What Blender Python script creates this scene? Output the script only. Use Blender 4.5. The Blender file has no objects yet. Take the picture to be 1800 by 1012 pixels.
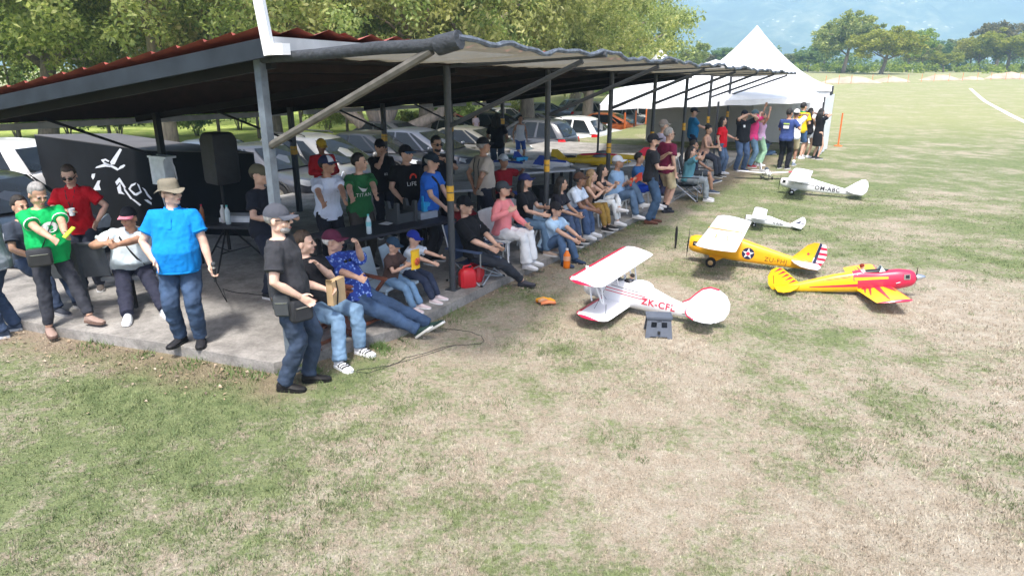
import bpy, bmesh, math, random
import numpy as np
from mathutils import Vector, Matrix, Euler, noise as mnoise

PI = math.pi
R = math.radians
rnd = random.Random(7)
npr = np.random.RandomState(11)
scene = bpy.context.scene
COL = scene.collection

# ------------------------------------------------------------------ camera
CAM_H = 3.0
PITCH = math.atan((506 - 118) / 1200.0)
cam_data = bpy.data.cameras.new('camera')
cam_data.sensor_width = 36.0
cam_data.lens = 24.0
cam_data.clip_start = 0.1
cam_data.clip_end = 6000.0
cam = bpy.data.objects.new('camera', cam_data)
cam.location = (0, 0, CAM_H)
cam.rotation_euler = (PI / 2 - PITCH, 0, 0)
COL.objects.link(cam)
scene.camera = cam

# ------------------------------------------------------------------ light
SUN_EL, SUN_AZ = 63.0, 188.0          # azimuth measured clockwise from +Y
world = bpy.data.worlds.new('World')
scene.world = world
world.use_nodes = True
wn = world.node_tree
wn.nodes.clear()
w_out = wn.nodes.new('ShaderNodeOutputWorld')
w_bg = wn.nodes.new('ShaderNodeBackground')
w_sky = wn.nodes.new('ShaderNodeTexSky')
w_sky.sky_type = 'NISHITA'
w_sky.sun_disc = False
w_sky.sun_elevation = R(SUN_EL)
w_sky.sun_rotation = R(SUN_AZ)
w_sky.altitude = 900.0
w_sky.air_density = 0.8
w_sky.dust_density = 7.0
w_sky.ozone_density = 0.4
w_bg.inputs['Strength'].default_value = 0.15
wn.links.new(w_sky.outputs[0], w_bg.inputs[0])
wn.links.new(w_bg.outputs[0], w_out.inputs[0])
sun_data = bpy.data.lights.new('sun', 'SUN')
sun_data.energy = 2.5
sun_data.angle = R(8.0)
sun_data.color = (1.0, 0.96, 0.9)
sun = bpy.data.objects.new('sun', sun_data)
sd = Vector((math.sin(R(SUN_AZ)) * math.cos(R(SUN_EL)), math.cos(R(SUN_AZ)) * math.cos(R(SUN_EL)), math.sin(R(SUN_EL))))
sun.rotation_euler = sd.to_track_quat('Z', 'Y').to_euler()
sun.location = (0, 0, 60)
COL.objects.link(sun)
scene.view_settings.view_transform = 'Standard'
scene.view_settings.look = 'None'
scene.view_settings.gamma = 1.0
scene.view_settings.exposure = 1.32
scene.view_settings.use_curve_mapping = False
scene.cycles.max_bounces = 8
scene.cycles.transparent_max_bounces = 16
scene.cycles.volume_bounces = 1

# ------------------------------------------------------------------ measuring: a point of the ground seen through the camera
_s, _c = math.sin(PITCH), math.cos(PITCH)
def ray(u, v):
    x = (u - 900) / 1200.0
    y = -(v - 506) / 1200.0
    return (x, _c + y * _s, -_s + y * _c)
def G(u, v, z=0.0):
    r = ray(u, v)
    t = (z - CAM_H) / r[2]
    return Vector((r[0] * t, r[1] * t, z))
def AT(u, v, Y):
    r = ray(u, v)
    t = Y / r[1]
    return Vector((r[0] * t, Y, CAM_H + r[2] * t))

# pavilion frame: origin at the near front post
P1 = Vector((-2.19, 6.24, 0))
AX = Vector((0.4695, 0.8829, 0))
NX = Vector((0.8829, -0.4695, 0))
def PV(al, out, z):
    return P1 + AX * al + NX * out + Vector((0, 0, z))
PAV_RZ = math.atan2(AX.y, AX.x)
SLAB = 0.12

def sstep(a, b, x):
    t = min(1.0, max(0.0, (x - a) / (b - a)))
    return t * t * (3 - 2 * t)
def gz(x, y):
    al = 0.4695 * (x + 2.19) + 0.8829 * (y - 6.24)
    bk = 0.4695 * (y - 6.24) - 0.8829 * (x + 2.19)      # distance behind the pavilion's front line
    return 1.9 * sstep(40, 170, y) - (0.12 + 0.028 * min(32, max(0, al))) * sstep(6.8, 8.8, bk) * (1 - sstep(55, 80, y))

def BEHIND(u, D, z=None):
    """ground point behind the pavilion, D metres from its front line, in the direction of picture column u"""
    k = (u - 900) / 1200.0
    Y = 20.0
    for _ in range(12):
        X = k * (Y * _c + 0.9)
        Y = (D + 0.8829 * (X + 2.19)) / 0.4695 + 6.24 if False else Y + ((D - (0.4695 * (Y - 6.24) - 0.8829 * (X + 2.19))) / (0.4695 - 0.8829 * k * _c))
    return Vector((X, Y, gz(X, Y)))

# ------------------------------------------------------------------ materials
MATS = {}
def srgb(r, g=None, b=None):
    if g is None:
        r, g, b = r
    f = lambda c: (c / 12.92) if c <= 0.04045 else ((c + 0.055) / 1.055) ** 2.4
    return (f(r / 255.0), f(g / 255.0), f(b / 255.0), 1.0)

def NODE(nt, typ, **kw):
    n = nt.nodes.new(typ)
    for k, v in kw.items():
        if k.startswith('i_'):
            n.inputs[k[2:].replace('_', ' ')].default_value = v
        else:
            setattr(n, k, v)
    return n

def mat(name, col, rough=0.6, metal=0.0, var=0.12, scale=9.0, bump=0.0, bscale=60.0, spec=None, coat=0.0,
        trans=0.0, stretch=None, sheen=0.0):
    """one plain surface: base colour broken up by soft noise, fine relief by bump"""
    if name in MATS:
        return MATS[name]
    m = bpy.data.materials.new(name)
    m.use_nodes = True
    nt = m.node_tree
    b = nt.nodes['Principled BSDF']
    if len(col) == 3:
        col = (*col, 1.0)
    m.diffuse_color = col
    tc = NODE(nt, 'ShaderNodeTexCoord')
    mp = NODE(nt, 'ShaderNodeMapping')
    if stretch:
        mp.inputs['Scale'].default_value = stretch
    nt.links.new(tc.outputs['Object'], mp.inputs[0])
    nz = NODE(nt, 'ShaderNodeTexNoise')
    nz.inputs['Scale'].default_value = scale
    nz.inputs['Detail'].default_value = 4.0
    nt.links.new(mp.outputs[0], nz.inputs['Vector'])
    hs = NODE(nt, 'ShaderNodeHueSaturation')
    mr = NODE(nt, 'ShaderNodeMapRange')
    mr.inputs[1].default_value = 0.3
    mr.inputs[2].default_value = 0.7
    mr.inputs[3].default_value = 1.0 - var
    mr.inputs[4].default_value = 1.0 + var
    nt.links.new(nz.outputs[0], mr.inputs[0])
    nt.links.new(mr.outputs[0], hs.inputs['Value'])
    hs.inputs['Color'].default_value = col
    nt.links.new(hs.outputs[0], b.inputs['Base Color'])
    b.inputs['Roughness'].default_value = rough
    b.inputs['Metallic'].default_value = metal
    if spec is not None:
        b.inputs['Specular IOR Level'].default_value = spec
    if coat:
        b.inputs['Coat Weight'].default_value = coat
        b.inputs['Coat Roughness'].default_value = 0.06
    if trans:
        b.inputs['Transmission Weight'].default_value = trans
    if sheen:
        b.inputs['Sheen Weight'].default_value = sheen
    if bump:
        n2 = NODE(nt, 'ShaderNodeTexNoise')
        n2.inputs['Scale'].default_value = bscale
        n2.inputs['Detail'].default_value = 3.0
        nt.links.new(mp.outputs[0], n2.inputs['Vector'])
        bp = NODE(nt, 'ShaderNodeBump')
        bp.inputs['Strength'].default_value = bump
        bp.inputs['Distance'].default_value = 0.02
        nt.links.new(n2.outputs[0], bp.inputs['Height'])
        nt.links.new(bp.outputs[0], b.inputs['Normal'])
    MATS[name] = m
    return m

def leaf_mat(name, c1, c2, c3, transl=0.5):
    if name in MATS:
        return MATS[name]
    m = bpy.data.materials.new(name)
    m.use_nodes = True
    nt = m.node_tree
    nt.nodes.clear()
    out = NODE(nt, 'ShaderNodeOutputMaterial')
    geo = NODE(nt, 'ShaderNodeNewGeometry')
    cr = NODE(nt, 'ShaderNodeValToRGB')
    cr.color_ramp.elements[0].color = (*c1, 1)
    cr.color_ramp.elements[1].color = (*c3, 1)
    e = cr.color_ramp.elements.new(0.55)
    e.color = (*c2, 1)
    oi = NODE(nt, 'ShaderNodeObjectInfo')
    tc = NODE(nt, 'ShaderNodeTexCoord')
    nz = NODE(nt, 'ShaderNodeTexNoise')
    nz.inputs['Scale'].default_value = 0.9
    nt.links.new(tc.outputs['Object'], nz.inputs['Vector'])
    a1 = NODE(nt, 'ShaderNodeMath', operation='MULTIPLY_ADD')
    a1.inputs[1].default_value = 0.55
    nt.links.new(geo.outputs['Random Per Island'], a1.inputs[0])
    m2 = NODE(nt, 'ShaderNodeMath', operation='MULTIPLY_ADD')
    m2.inputs[1].default_value = 1.5
    m2.inputs[2].default_value = -0.55
    nt.links.new(nz.outputs[0], m2.inputs[0])
    nt.links.new(m2.outputs[0], a1.inputs[2])
    nt.links.new(a1.outputs[0], cr.inputs[0])
    hs = NODE(nt, 'ShaderNodeHueSaturation')
    mr = NODE(nt, 'ShaderNodeMapRange')
    mr.inputs[3].default_value = 0.465
    mr.inputs[4].default_value = 0.53
    nt.links.new(oi.outputs['Random'], mr.inputs[0])
    nt.links.new(mr.outputs[0], hs.inputs['Hue'])
    nt.links.new(cr.outputs[0], hs.inputs['Color'])
    d = NODE(nt, 'ShaderNodeBsdfPrincipled')
    d.inputs['Roughness'].default_value = 0.5
    d.inputs['Specular IOR Level'].default_value = 0.35
    t = NODE(nt, 'ShaderNodeBsdfTranslucent')
    g = NODE(nt, 'ShaderNodeHueSaturation')
    g.inputs['Saturation'].default_value = 1.15
    g.inputs['Value'].default_value = 1.25
    nt.links.new(hs.outputs[0], g.inputs['Color'])
    nt.links.new(hs.outputs[0], d.inputs['Base Color'])
    nt.links.new(g.outputs[0], t.inputs['Color'])
    mx = NODE(nt, 'ShaderNodeMixShader')
    mx.inputs[0].default_value = transl
    nt.links.new(d.outputs[0], mx.inputs[1])
    nt.links.new(t.outputs[0], mx.inputs[2])
    nt.links.new(mx.outputs[0], out.inputs[0])
    MATS[name] = m
    return m

# ------------------------------------------------------------------ mesh builder
class MB:
    def __init__(self):
        self.v, self.f, self.m = [], [], []
        self.mi = 0
        self.stack = Matrix.Identity(4)
    def pts(self, P):
        o = len(self.v)
        M = self.stack
        self.v.extend([tuple(M @ Vector(p)) for p in P])
        return o
    def faces(self, F, o=0):
        for f in F:
            self.f.append(tuple(i + o for i in f))
            self.m.append(self.mi)
    def box(self, c, s, rot=None, taper=None):
        hx, hy, hz = s[0] / 2, s[1] / 2, s[2] / 2
        P = []
        for dz in (-1, 1):
            k = 1.0 if (taper is None or dz < 0) else taper
            for dx, dy in ((-1, -1), (1, -1), (1, 1), (-1, 1)):
                P.append(Vector((dx * hx * k, dy * hy * k, dz * hz)))
        if rot is not None:
            E = rot if isinstance(rot, Matrix) else Euler(rot).to_matrix()
            P = [E @ p for p in P]
        o = self.pts([p + Vector(c) for p in P])
        self.faces([(3, 2, 1, 0), (4, 5, 6, 7), (0, 1, 5, 4), (1, 2, 6, 5), (2, 3, 7, 6), (3, 0, 4, 7)], o)
    def bar(self, p0, p1, w, h=None, up=(0, 0, 1)):
        """square-section bar between two points"""
        p0, p1 = Vector(p0), Vector(p1)
        h = h or w
        d = (p1 - p0)
        t = d.normalized()
        x = t.cross(Vector(up))
        if x.length < 1e-4:
            x = t.cross(Vector((1, 0, 0)))
        x.normalize()
        y = x.cross(t)
        P = []
        for p in (p0, p1):
            for a, b in ((-1, -1), (1, -1), (1, 1), (-1, 1)):
                P.append(p + x * a * w / 2 + y * b * h / 2)
        o = self.pts(P)
        self.faces([(0, 1, 2, 3), (7, 6, 5, 4), (4, 5, 1, 0), (5, 6, 2, 1), (6, 7, 3, 2), (7, 4, 0, 3)], o)
    def rings(self, rings, cap=(True, True), closed=True):
        n = len(rings[0])
        o = self.pts([p for r in rings for p in r])
        F = []
        for i in range(len(rings) - 1):
            for j in range(n if closed else n - 1):
                k = (j + 1) % n
                F.append((i * n + j, i * n + k, (i + 1) * n + k, (i + 1) * n + j))
        if closed and cap[0]:
            F.append(tuple(range(n - 1, -1, -1)))
        if closed and cap[1]:
            b = (len(rings) - 1) * n
            F.append(tuple(b + j for j in range(n)))
        self.faces(F, o)
    def tube(self, P, rad, n=8, cap=(True, True), flat=None, up=None):
        """sweep; rad: one radius, or a list of radius / (rx, ry)"""
        P = [Vector(p) for p in P]
        L = len(P)
        if not isinstance(rad, (list, tuple)):
            rad = [rad] * L
        T = []
        for i in range(L):
            a, b = P[max(i - 1, 0)], P[min(i + 1, L - 1)]
            T.append((b - a).normalized())
        u = Vector(up) if up is not None else (Vector((0, 0, 1)) if abs(T[0].z) < 0.9 else Vector((0, 1, 0)))
        x = T[0].cross(u)
        if x.length < 1e-5:
            x = T[0].cross(Vector((1, 0, 0)))
        x.normalize()
        rings = []
        for i in range(L):
            x = (x - T[i] * x.dot(T[i]))
            if x.length < 1e-6:
                x = T[i].orthogonal()
            x.normalize()
            y = T[i].cross(x)
            r = rad[i]
            rx, ry = r if isinstance(r, (list, tuple)) else (r, r)
            rings.append([P[i] + x * (rx * math.cos(2 * PI * j / n)) + y * (ry * math.sin(2 * PI * j / n)) for j in range(n)])
        self.rings(rings, cap)
    def cyl(self, p0, p1, r0, r1=None, n=12):
        self.tube([p0, p1], [r0, r0 if r1 is None else r1], n)
    def ell(self, c, r, n=12, m=8, rot=None):
        c = Vector(c)
        E = None
        if rot is not None:
            E = rot if isinstance(rot, Matrix) else Euler(rot).to_matrix()
        if not isinstance(r, (tuple, list)):
            r = (r, r, r)
        rings = []
        for i in range(m + 1):
            a = -PI / 2 + PI * i / m
            ca, sa = max(math.cos(a), 0.02), math.sin(a)
            ring = []
            for j in range(n):
                b = 2 * PI * j / n
                p = Vector((r[0] * ca * math.cos(b), r[1] * ca * math.sin(b), r[2] * sa))
                ring.append(c + (E @ p if E else p))
            rings.append(ring)
        self.rings(rings)
    def lathe(self, c, prof, n=16, axis='Z'):
        """prof: list of (radius, height)"""
        c = Vector(c)
        rings = []
        for r, h in prof:
            ring = []
            for j in range(n):
                b = 2 * PI * j / n
                x, y = r * math.cos(b), r * math.sin(b)
                p = Vector((x, y, h)) if axis == 'Z' else (Vector((h, x, y)) if axis == 'X' else Vector((y, h, x)))
                ring.append(c + p)
            rings.append(ring)
        self.rings(rings)
    def prism(self, poly, z0, z1):
        """poly: list of (x, y), counter-clockwise"""
        n = len(poly)
        o = self.pts([(x, y, z0) for x, y in poly] + [(x, y, z1) for x, y in poly])
        F = [tuple(range(n - 1, -1, -1)), tuple(range(n, 2 * n))]
        for i in range(n):
            j = (i + 1) % n
            F.append((i, j, n + j, n + i))
        self.faces(F, o)
    def slab3(self, poly, off):
        """3-D polygon given thickness by the offset vector"""
        n = len(poly)
        off = Vector(off)
        P = [Vector(p) for p in poly]
        o = self.pts(P + [p + off for p in P])
        F = [tuple(range(n - 1, -1, -1)), tuple(range(n, 2 * n))]
        for i in range(n):
            j = (i + 1) % n
            F.append((i, j, n + j, n + i))
        self.faces(F, o)
    def mesh(self, name, smooth=None):
        me = bpy.data.meshes.new(name)
        me.from_pydata(self.v, [], self.f)
        if self.m and max(self.m) > 0:
            me.polygons.foreach_set('material_index', self.m)
        me.update()
        if smooth:
            me.polygons.foreach_set('use_smooth', [True] * len(me.polygons))
            if smooth is not True:
                me.set_sharp_from_angle(angle=R(smooth))
        return me

def put(name, me, mats=None, parent=None, loc=None, rz=None):
    if isinstance(me, MB):
        me = me.mesh(name, 40)
    if mats is not None and len(me.materials) == 0:
        for m in (mats if isinstance(mats, (list, tuple)) else [mats]):
            me.materials.append(m)
    o = bpy.data.objects.new(name, me)
    COL.objects.link(o)
    if parent is not None:
        o.parent = parent
    if loc is not None:
        o.location = loc
    if rz is not None:
        o.rotation_euler = (0, 0, rz)
    return o

def tag(o, label=None, cat=None, group=None, kind=None):
    if label: o['label'] = label
    if cat: o['category'] = cat
    if group: o['group'] = group
    if kind: o['kind'] = kind
    return o

def thing(name, label, cat, loc=(0, 0, 0), rz=0.0, group=None):
    o = bpy.data.objects.new(name, None)
    o.empty_display_size = 0.2
    COL.objects.link(o)
    o.location = loc
    o.rotation_euler = (0, 0, rz)
    return tag(o, label, cat, group)

KIDS = {}
def dup(root, loc, rz, label=None, scale=None):
    """copy of a thing with copies of its parts and sub-parts"""
    r = root.copy()
    COL.objects.link(r)
    r.location = loc
    r.rotation_euler = (0, 0, rz)
    if scale: r.scale = scale
    if label: r['label'] = label
    for ch in root.children:
        c = ch.copy(); COL.objects.link(c); c.parent = r
        for g in ch.children:
            d = g.copy(); COL.objects.link(d); d.parent = c
    return r

def text_mesh(s, size, extrude=0.002, bold=False):
    cu = bpy.data.curves.new('lettering', 'FONT')
    cu.body = s
    cu.size = size
    cu.extrude = extrude
    cu.align_x = 'CENTER'
    cu.align_y = 'CENTER'
    if bold:
        cu.offset = size * 0.024
    cu.space_character = 1.12
    cu.resolution_u = 3
    o = bpy.data.objects.new('lettering', cu)
    COL.objects.link(o)
    dg = bpy.context.evaluated_depsgraph_get()
    me = bpy.data.meshes.new_from_object(o.evaluated_get(dg))
    bpy.data.objects.remove(o)
    bpy.data.curves.remove(cu)
    me.name = 'lettering'
    return me
# ================================================================== GROUND
SLAB_POLY = [(-2.44, 6.41), (-1.32, 7.37), (-0.16, 9.33), (0.95, 11.04), (1.67, 12.23), (2.71, 13.92), (4.6, 17.3), (6.3, 20.5), (8.4, 24.9),
             (1.6, 28.6), (-9.4, 9.0), (-6.23, 7.8), (-5.3, 7.42), (-3.73, 6.91)]

def in_poly(x, y, poly=SLAB_POLY):
    c = False
    n = len(poly)
    for i in range(n):
        x1, y1 = poly[i]; x2, y2 = poly[(i + 1) % n]
        if (y1 > y) != (y2 > y) and x < (x2 - x1) * (y - y1) / (y2 - y1) + x1:
            c = not c
    return c

def ground_colour(nt, fine=True):
    """colour of the mown field by place: dry straw, green tufts, bare earth along the slab"""
    geo = NODE(nt, 'ShaderNodeNewGeometry')
    pos = geo.outputs['Position']
    sep = NODE(nt, 'ShaderNodeSeparateXYZ')
    nt.links.new(pos, sep.inputs[0])
    def noise(sc, det=4.0, rough=0.55, off=0.0):
        mp = NODE(nt, 'ShaderNodeMapping')
        mp.inputs['Location'].default_value = (off, off * 0.7, 0)
        nt.links.new(pos, mp.inputs[0])
        n = NODE(nt, 'ShaderNodeTexNoise')
        n.inputs['Scale'].default_value = sc
        n.inputs['Detail'].default_value = det
        n.inputs['Roughness'].default_value = rough
        nt.links.new(mp.outputs[0], n.inputs['Vector'])
        return n.outputs[0]
    def M(op, a, b=None, c=None):
        n = NODE(nt, 'ShaderNodeMath', operation=op)
        for k, q in enumerate((a, b, c)):
            if q is None: continue
            if isinstance(q, (int, float)): n.inputs[k].default_value = q
            else: nt.links.new(q, n.inputs[k])
        return n.outputs[0]
    def MR(v, a, b, c=0.0, d=1.0):
        n = NODE(nt, 'ShaderNodeMapRange', interpolation_type='SMOOTHSTEP')
        nt.links.new(v, n.inputs[0])
        for k, q in zip((1, 2, 3, 4), (a, b, c, d)): n.inputs[k].default_value = q
        return n.outputs[0]
    def MIX(f, a, b):
        n = NODE(nt, 'ShaderNodeMix', data_type='RGBA')
        if isinstance(f, (int, float)): n.inputs[0].default_value = f
        else: nt.links.new(f, n.inputs[0])
        for k, q in ((6, a), (7, b)):
            if isinstance(q, tuple): n.inputs[k].default_value = (*q, 1)
            else: nt.links.new(q, n.inputs[k])
        return n.outputs[2]
    X, Y = sep.outputs[0], sep.outputs[1]
    n1 = noise(0.42, 5, 0.6)
    n2 = noise(1.7, 5, 0.65, 3.1)
    n3 = noise(7.0, 4, 0.6, 9.2)
    n4 = noise(0.12, 3, 0.5, 5.0)
    # worn straw against green tufts
    n5 = noise(19.0, 4, 0.7, 2.2)
    g = M('ADD', M('ADD', M('MULTIPLY', n1, 0.36), M('MULTIPLY', n5, 0.26)), M('ADD', M('MULTIPLY', n2, 0.28), M('MULTIPLY', n3, 0.20)))
    left = MR(X, 1.0, -4.0, 0.0, 0.085)          # greener towards the near left
    near = MR(Y, 8.5, 5.8, 0.0, 1.0)
    far = MR(Y, 8.0, 15.0, 0.0, 0.055)
    g = M('ADD', g, M('ADD', M('MULTIPLY', left, near), far))
    green = MR(g, 0.519, 0.638)
    tint = MR(n4, 0.35, 0.65)
    dry = MIX(n2, (0.395, 0.335, 0.26), (0.29, 0.243, 0.182))
    dry = MIX(MR(n3, 0.35, 0.7), dry, (0.43, 0.385, 0.31))
    gr = MIX(MR(n3, 0.3, 0.7), (0.118, 0.158, 0.066), (0.205, 0.238, 0.112))
    farg = MIX(n1, (0.25, 0.275, 0.115), (0.36, 0.36, 0.18))
    gr = MIX(MR(Y, 20, 45, 0.0, 0.85), gr, farg)
    dry = MIX(MR(Y, 18, 45, 0.0, 0.7), dry, (0.40, 0.37, 0.235))
    c = MIX(green, dry, gr)
    # bare earth and trodden strip along the two slab edges
    d1 = M('ADD', M('MULTIPLY', M('ADD', X, 2.44), -0.344), M('MULTIPLY', M('SUBTRACT', Y, 6.41), -0.939))
    d2 = M('ADD', M('MULTIPLY', M('ADD', X, 2.44), 0.835), M('MULTIPLY', M('SUBTRACT', Y, 6.41), -0.55))
    dd = M('MAXIMUM', d1, d2)
    dn = M('ADD', dd, M('MULTIPLY', M('SUBTRACT', n2, 0.5), 1.1))
    earth = M('MULTIPLY', M('MULTIPLY', MR(dn, 0.80, 0.15), MR(Y, 26, 22)), MR(n1, 0.30, 0.50, 0.5, 1.0))
    ec = MIX(n3, (0.17, 0.125, 0.085), (0.33, 0.26, 0.19))
    c = MIX(M('MULTIPLY', earth, 0.75), c, ec)
    # field under the trees behind the cars is lush
    bk = M('SUBTRACT', M('MULTIPLY', M('SUBTRACT', Y, 6.24), 0.4695), M('MULTIPLY', M('ADD', X, 2.19), 0.8829))
    lush = M('MULTIPLY', MR(bk, 17.0, 19.5), MR(Y, 75, 60))
    lc = MIX(MR(n2, 0.35, 0.65), (0.24, 0.34, 0.07), (0.44, 0.48, 0.16))
    c = MIX(lush, c, lc)
    park = M('MULTIPLY', M('MULTIPLY', MR(bk, 9.2, 10.2), MR(bk, 19.5, 17.5)), MR(Y, 52, 44))
    c = MIX(M('MULTIPLY', park, 0.8), c, MIX(n2, (0.26, 0.22, 0.17), (0.38, 0.34, 0.27)))
    return c, n3, n2

mg = bpy.data.materials.new('mown_field')
mg.use_nodes = True
nt = mg.node_tree
bs = nt.nodes['Principled BSDF']
gc, gn3, gn2 = ground_colour(nt)
nfine = NODE(nt, 'ShaderNodeTexNoise')
nfine.inputs['Scale'].default_value = 55.0
nfine.inputs['Detail'].default_value = 5.0
nfine.inputs['Roughness'].default_value = 0.7
ggeo = NODE(nt, 'ShaderNodeNewGeometry')
nt.links.new(ggeo.outputs['Position'], nfine.inputs['Vector'])
hv = NODE(nt, 'ShaderNodeHueSaturation')
mr = NODE(nt, 'ShaderNodeMapRange')
for k, q in zip((1, 2, 3, 4), (0.25, 0.75, 0.62, 1.28)): mr.inputs[k].default_value = q
nt.links.new(nfine.outputs[0], mr.inputs[0])
nt.links.new(mr.outputs[0], hv.inputs['Value'])
nt.links.new(gc, hv.inputs['Color'])
nt.links.new(hv.outputs[0], bs.inputs['Base Color'])
bs.inputs['Roughness'].default_value = 0.95
bs.inputs['Specular IOR Level'].default_value = 0.1
bp = NODE(nt, 'ShaderNodeBump')
bp.inputs['Strength'].default_value = 0.8
bp.inputs['Distance'].default_value = 0.03
ad = NODE(nt, 'ShaderNodeMath', operation='MULTIPLY_ADD')
ad.inputs[1].default_value = 0.6
nt.links.new(gn3, ad.inputs[0])
nt.links.new(nfine.outputs[0], ad.inputs[2])
nt.links.new(ad.outputs[0], bp.inputs['Height'])
nt.links.new(bp.outputs[0], bs.inputs['Normal'])

xs = [-1850, -900, -500, -300, -200, -140, -100, -70, -50] + list(range(-40, 20, 1)) + list(range(20, 61, 4)) + [70, 90, 120, 160, 220, 300, 450, 700, 1100, 1700, 2600, 3800]
ys = [-60, -30, -15] + list(range(-8, 40, 1)) + list(range(40, 180, 8)) + [190, 230, 300, 400, 550, 750, 1000, 1400, 2000, 2650]
gb = MB()
gb.pts([(x, y, gz(x, y)) for y in ys for x in xs])
nx = len(xs)
gb.faces([(j * nx + i, j * nx + i + 1, (j + 1) * nx + i + 1, (j + 1) * nx + i) for j in range(len(ys) - 1) for i in range(nx - 1)])
tag(put('ground', gb.mesh('ground', True), mg), kind='structure')

# short mown grass blades, thinning with distance
def edge_dist(x, y):
    d1 = (x + 2.44) * -0.344 + (y - 6.41) * -0.939
    d2 = (x + 2.44) * 0.835 + (y - 6.41) * -0.55
    return np.maximum(d1, d2)

def blades(name, X, Y, h, w, material, lean=0.8):
    n = len(X)
    a = npr.uniform(0, 2 * PI, n)
    l = npr.uniform(0.1, lean, n) * h
    b = npr.uniform(0, 2 * PI, n)
    V = np.zeros((n, 3, 3), np.float32)
    V[:, 0, 0] = X - np.cos(a) * w; V[:, 0, 1] = Y - np.sin(a) * w
    V[:, 1, 0] = X + np.cos(a) * w; V[:, 1, 1] = Y + np.sin(a) * w
    V[:, 2, 0] = X + np.cos(b) * l; V[:, 2, 1] = Y + np.sin(b) * l
    V[:, 2, 2] = h
    me = bpy.data.meshes.new(name)
    me.vertices.add(n * 3)
    me.vertices.foreach_set('co', V.ravel())
    me.loops.add(n * 3)
    me.loops.foreach_set('vertex_index', np.arange(n * 3, dtype=np.int32))
    me.polygons.add(n)
    me.polygons.foreach_set('loop_start', np.arange(0, n * 3, 3, dtype=np.int32))
    me.polygons.foreach_set('loop_total', np.full(n, 3, np.int32))
    me.update(calc_edges=True)
    return tag(put(name, me, material), kind='stuff')

mgb = bpy.data.materials.new('grass_blade')
mgb.use_nodes = True
nt = mgb.node_tree
bs = nt.nodes['Principled BSDF']
gc, _a, _b = ground_colour(nt)
ge = NODE(nt, 'ShaderNodeNewGeometry')
hv = NODE(nt, 'ShaderNodeHueSaturation')
mr = NODE(nt, 'ShaderNodeMapRange')
mr.inputs[3].default_value = 0.62; mr.inputs[4].default_value = 1.45
nt.links.new(ge.outputs['Random Per Island'], mr.inputs[0])
nt.links.new(mr.outputs[0], hv.inputs['Value'])
nt.links.new(gc, hv.inputs['Color'])
nt.links.new(hv.outputs[0], bs.inputs['Base Color'])
bs.inputs['Roughness'].default_value = 0.7
bs.inputs['Specular IOR Level'].default_value = 0.2

N = 420000
dd = 3.2 * np.exp(npr.uniform(0, math.log(20.0 / 3.2), N))
th = npr.uniform(R(-46), R(46), N)
GX, GY = dd * np.sin(th), dd * np.cos(th)
ed = edge_dist(GX, GY)
keep = (ed > 0.02)
clump = np.sin(GX * 3.1 + np.sin(GY * 2.3) * 1.7) * np.sin(GY * 2.7 + np.sin(GX * 1.9) * 2.1)
keep &= npr.uniform(0, 1, N) < (0.62 + 0.38 * clump) * np.clip(0.35 + ed * 0.5, 0.25, 1)
GX, GY, ddk = GX[keep], GY[keep], dd[keep]
hh = npr.uniform(0.009, 0.027, len(GX)) * (1 + 0.35 * np.sin(GX * 1.3) * np.sin(GY * 1.1))
blades('grass', GX, GY, hh, 0.0018 + 0.00045 * ddk, mgb)

# greener tufts standing out of the mown grass
tx, ty = [], []
for i in range(3600):
    d = 3.3 * math.exp(rnd.random() * math.log(15 / 3.3)); a = rnd.uniform(R(-44), R(44))
    x, y = d * math.sin(a), d * math.cos(a)
    if mnoise.noise(Vector((x * .9, y * .9, 3))) + mnoise.noise(Vector((x * .3, y * .3, 8))) * .8 + (0.18 if x < -1 else 0) < 0.12: continue
    if max((x + 2.44) * -0.344 + (y - 6.41) * -0.939, (x + 2.44) * 0.835 + (y - 6.41) * -0.55) < .15: continue
    s_ = rnd.uniform(.02, .07)
    for k in range(rnd.randint(10, 26)):
        tx.append(x + rnd.gauss(0, s_)); ty.append(y + rnd.gauss(0, s_))
blades('grass_tufts', np.array(tx), np.array(ty), npr.uniform(0.018, 0.05, len(tx)), 0.0034, mat('tuft_green', (0.125, 0.17, 0.065), 0.7, var=.4, scale=5), 1.0)

# taller weeds hugging the slab edges
wx, wy = [], []
edges = [((-6.4, 7.86), (-2.44, 6.41), 1500), ((-2.44, 6.41), (-1.32, 7.37), 3000), ((-1.32, 7.37), (2.71, 13.92), 1300)]
for (a, b, k) in edges:
    for i in range(k):
        t = rnd.random()
        if mnoise.noise(Vector((t * 9, a[0], 0))) < 0.02: continue
        dx, dy = b[0] - a[0], b[1] - a[1]
        L = math.hypot(dx, dy)
        o = abs(rnd.gauss(0, 0.16)) + 0.015
        wx.append(a[0] + dx * t + dy / L * o); wy.append(a[1] + dy * t - dx / L * o)
WX, WY = np.array(wx), np.array(wy)
weed = mat('weed_green', (0.10, 0.16, 0.045), 0.6, var=0.35, scale=6)
blades('weeds', WX, WY, npr.uniform(0.03, 0.085, len(WX)), 0.005, weed, 1.2)

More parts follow.
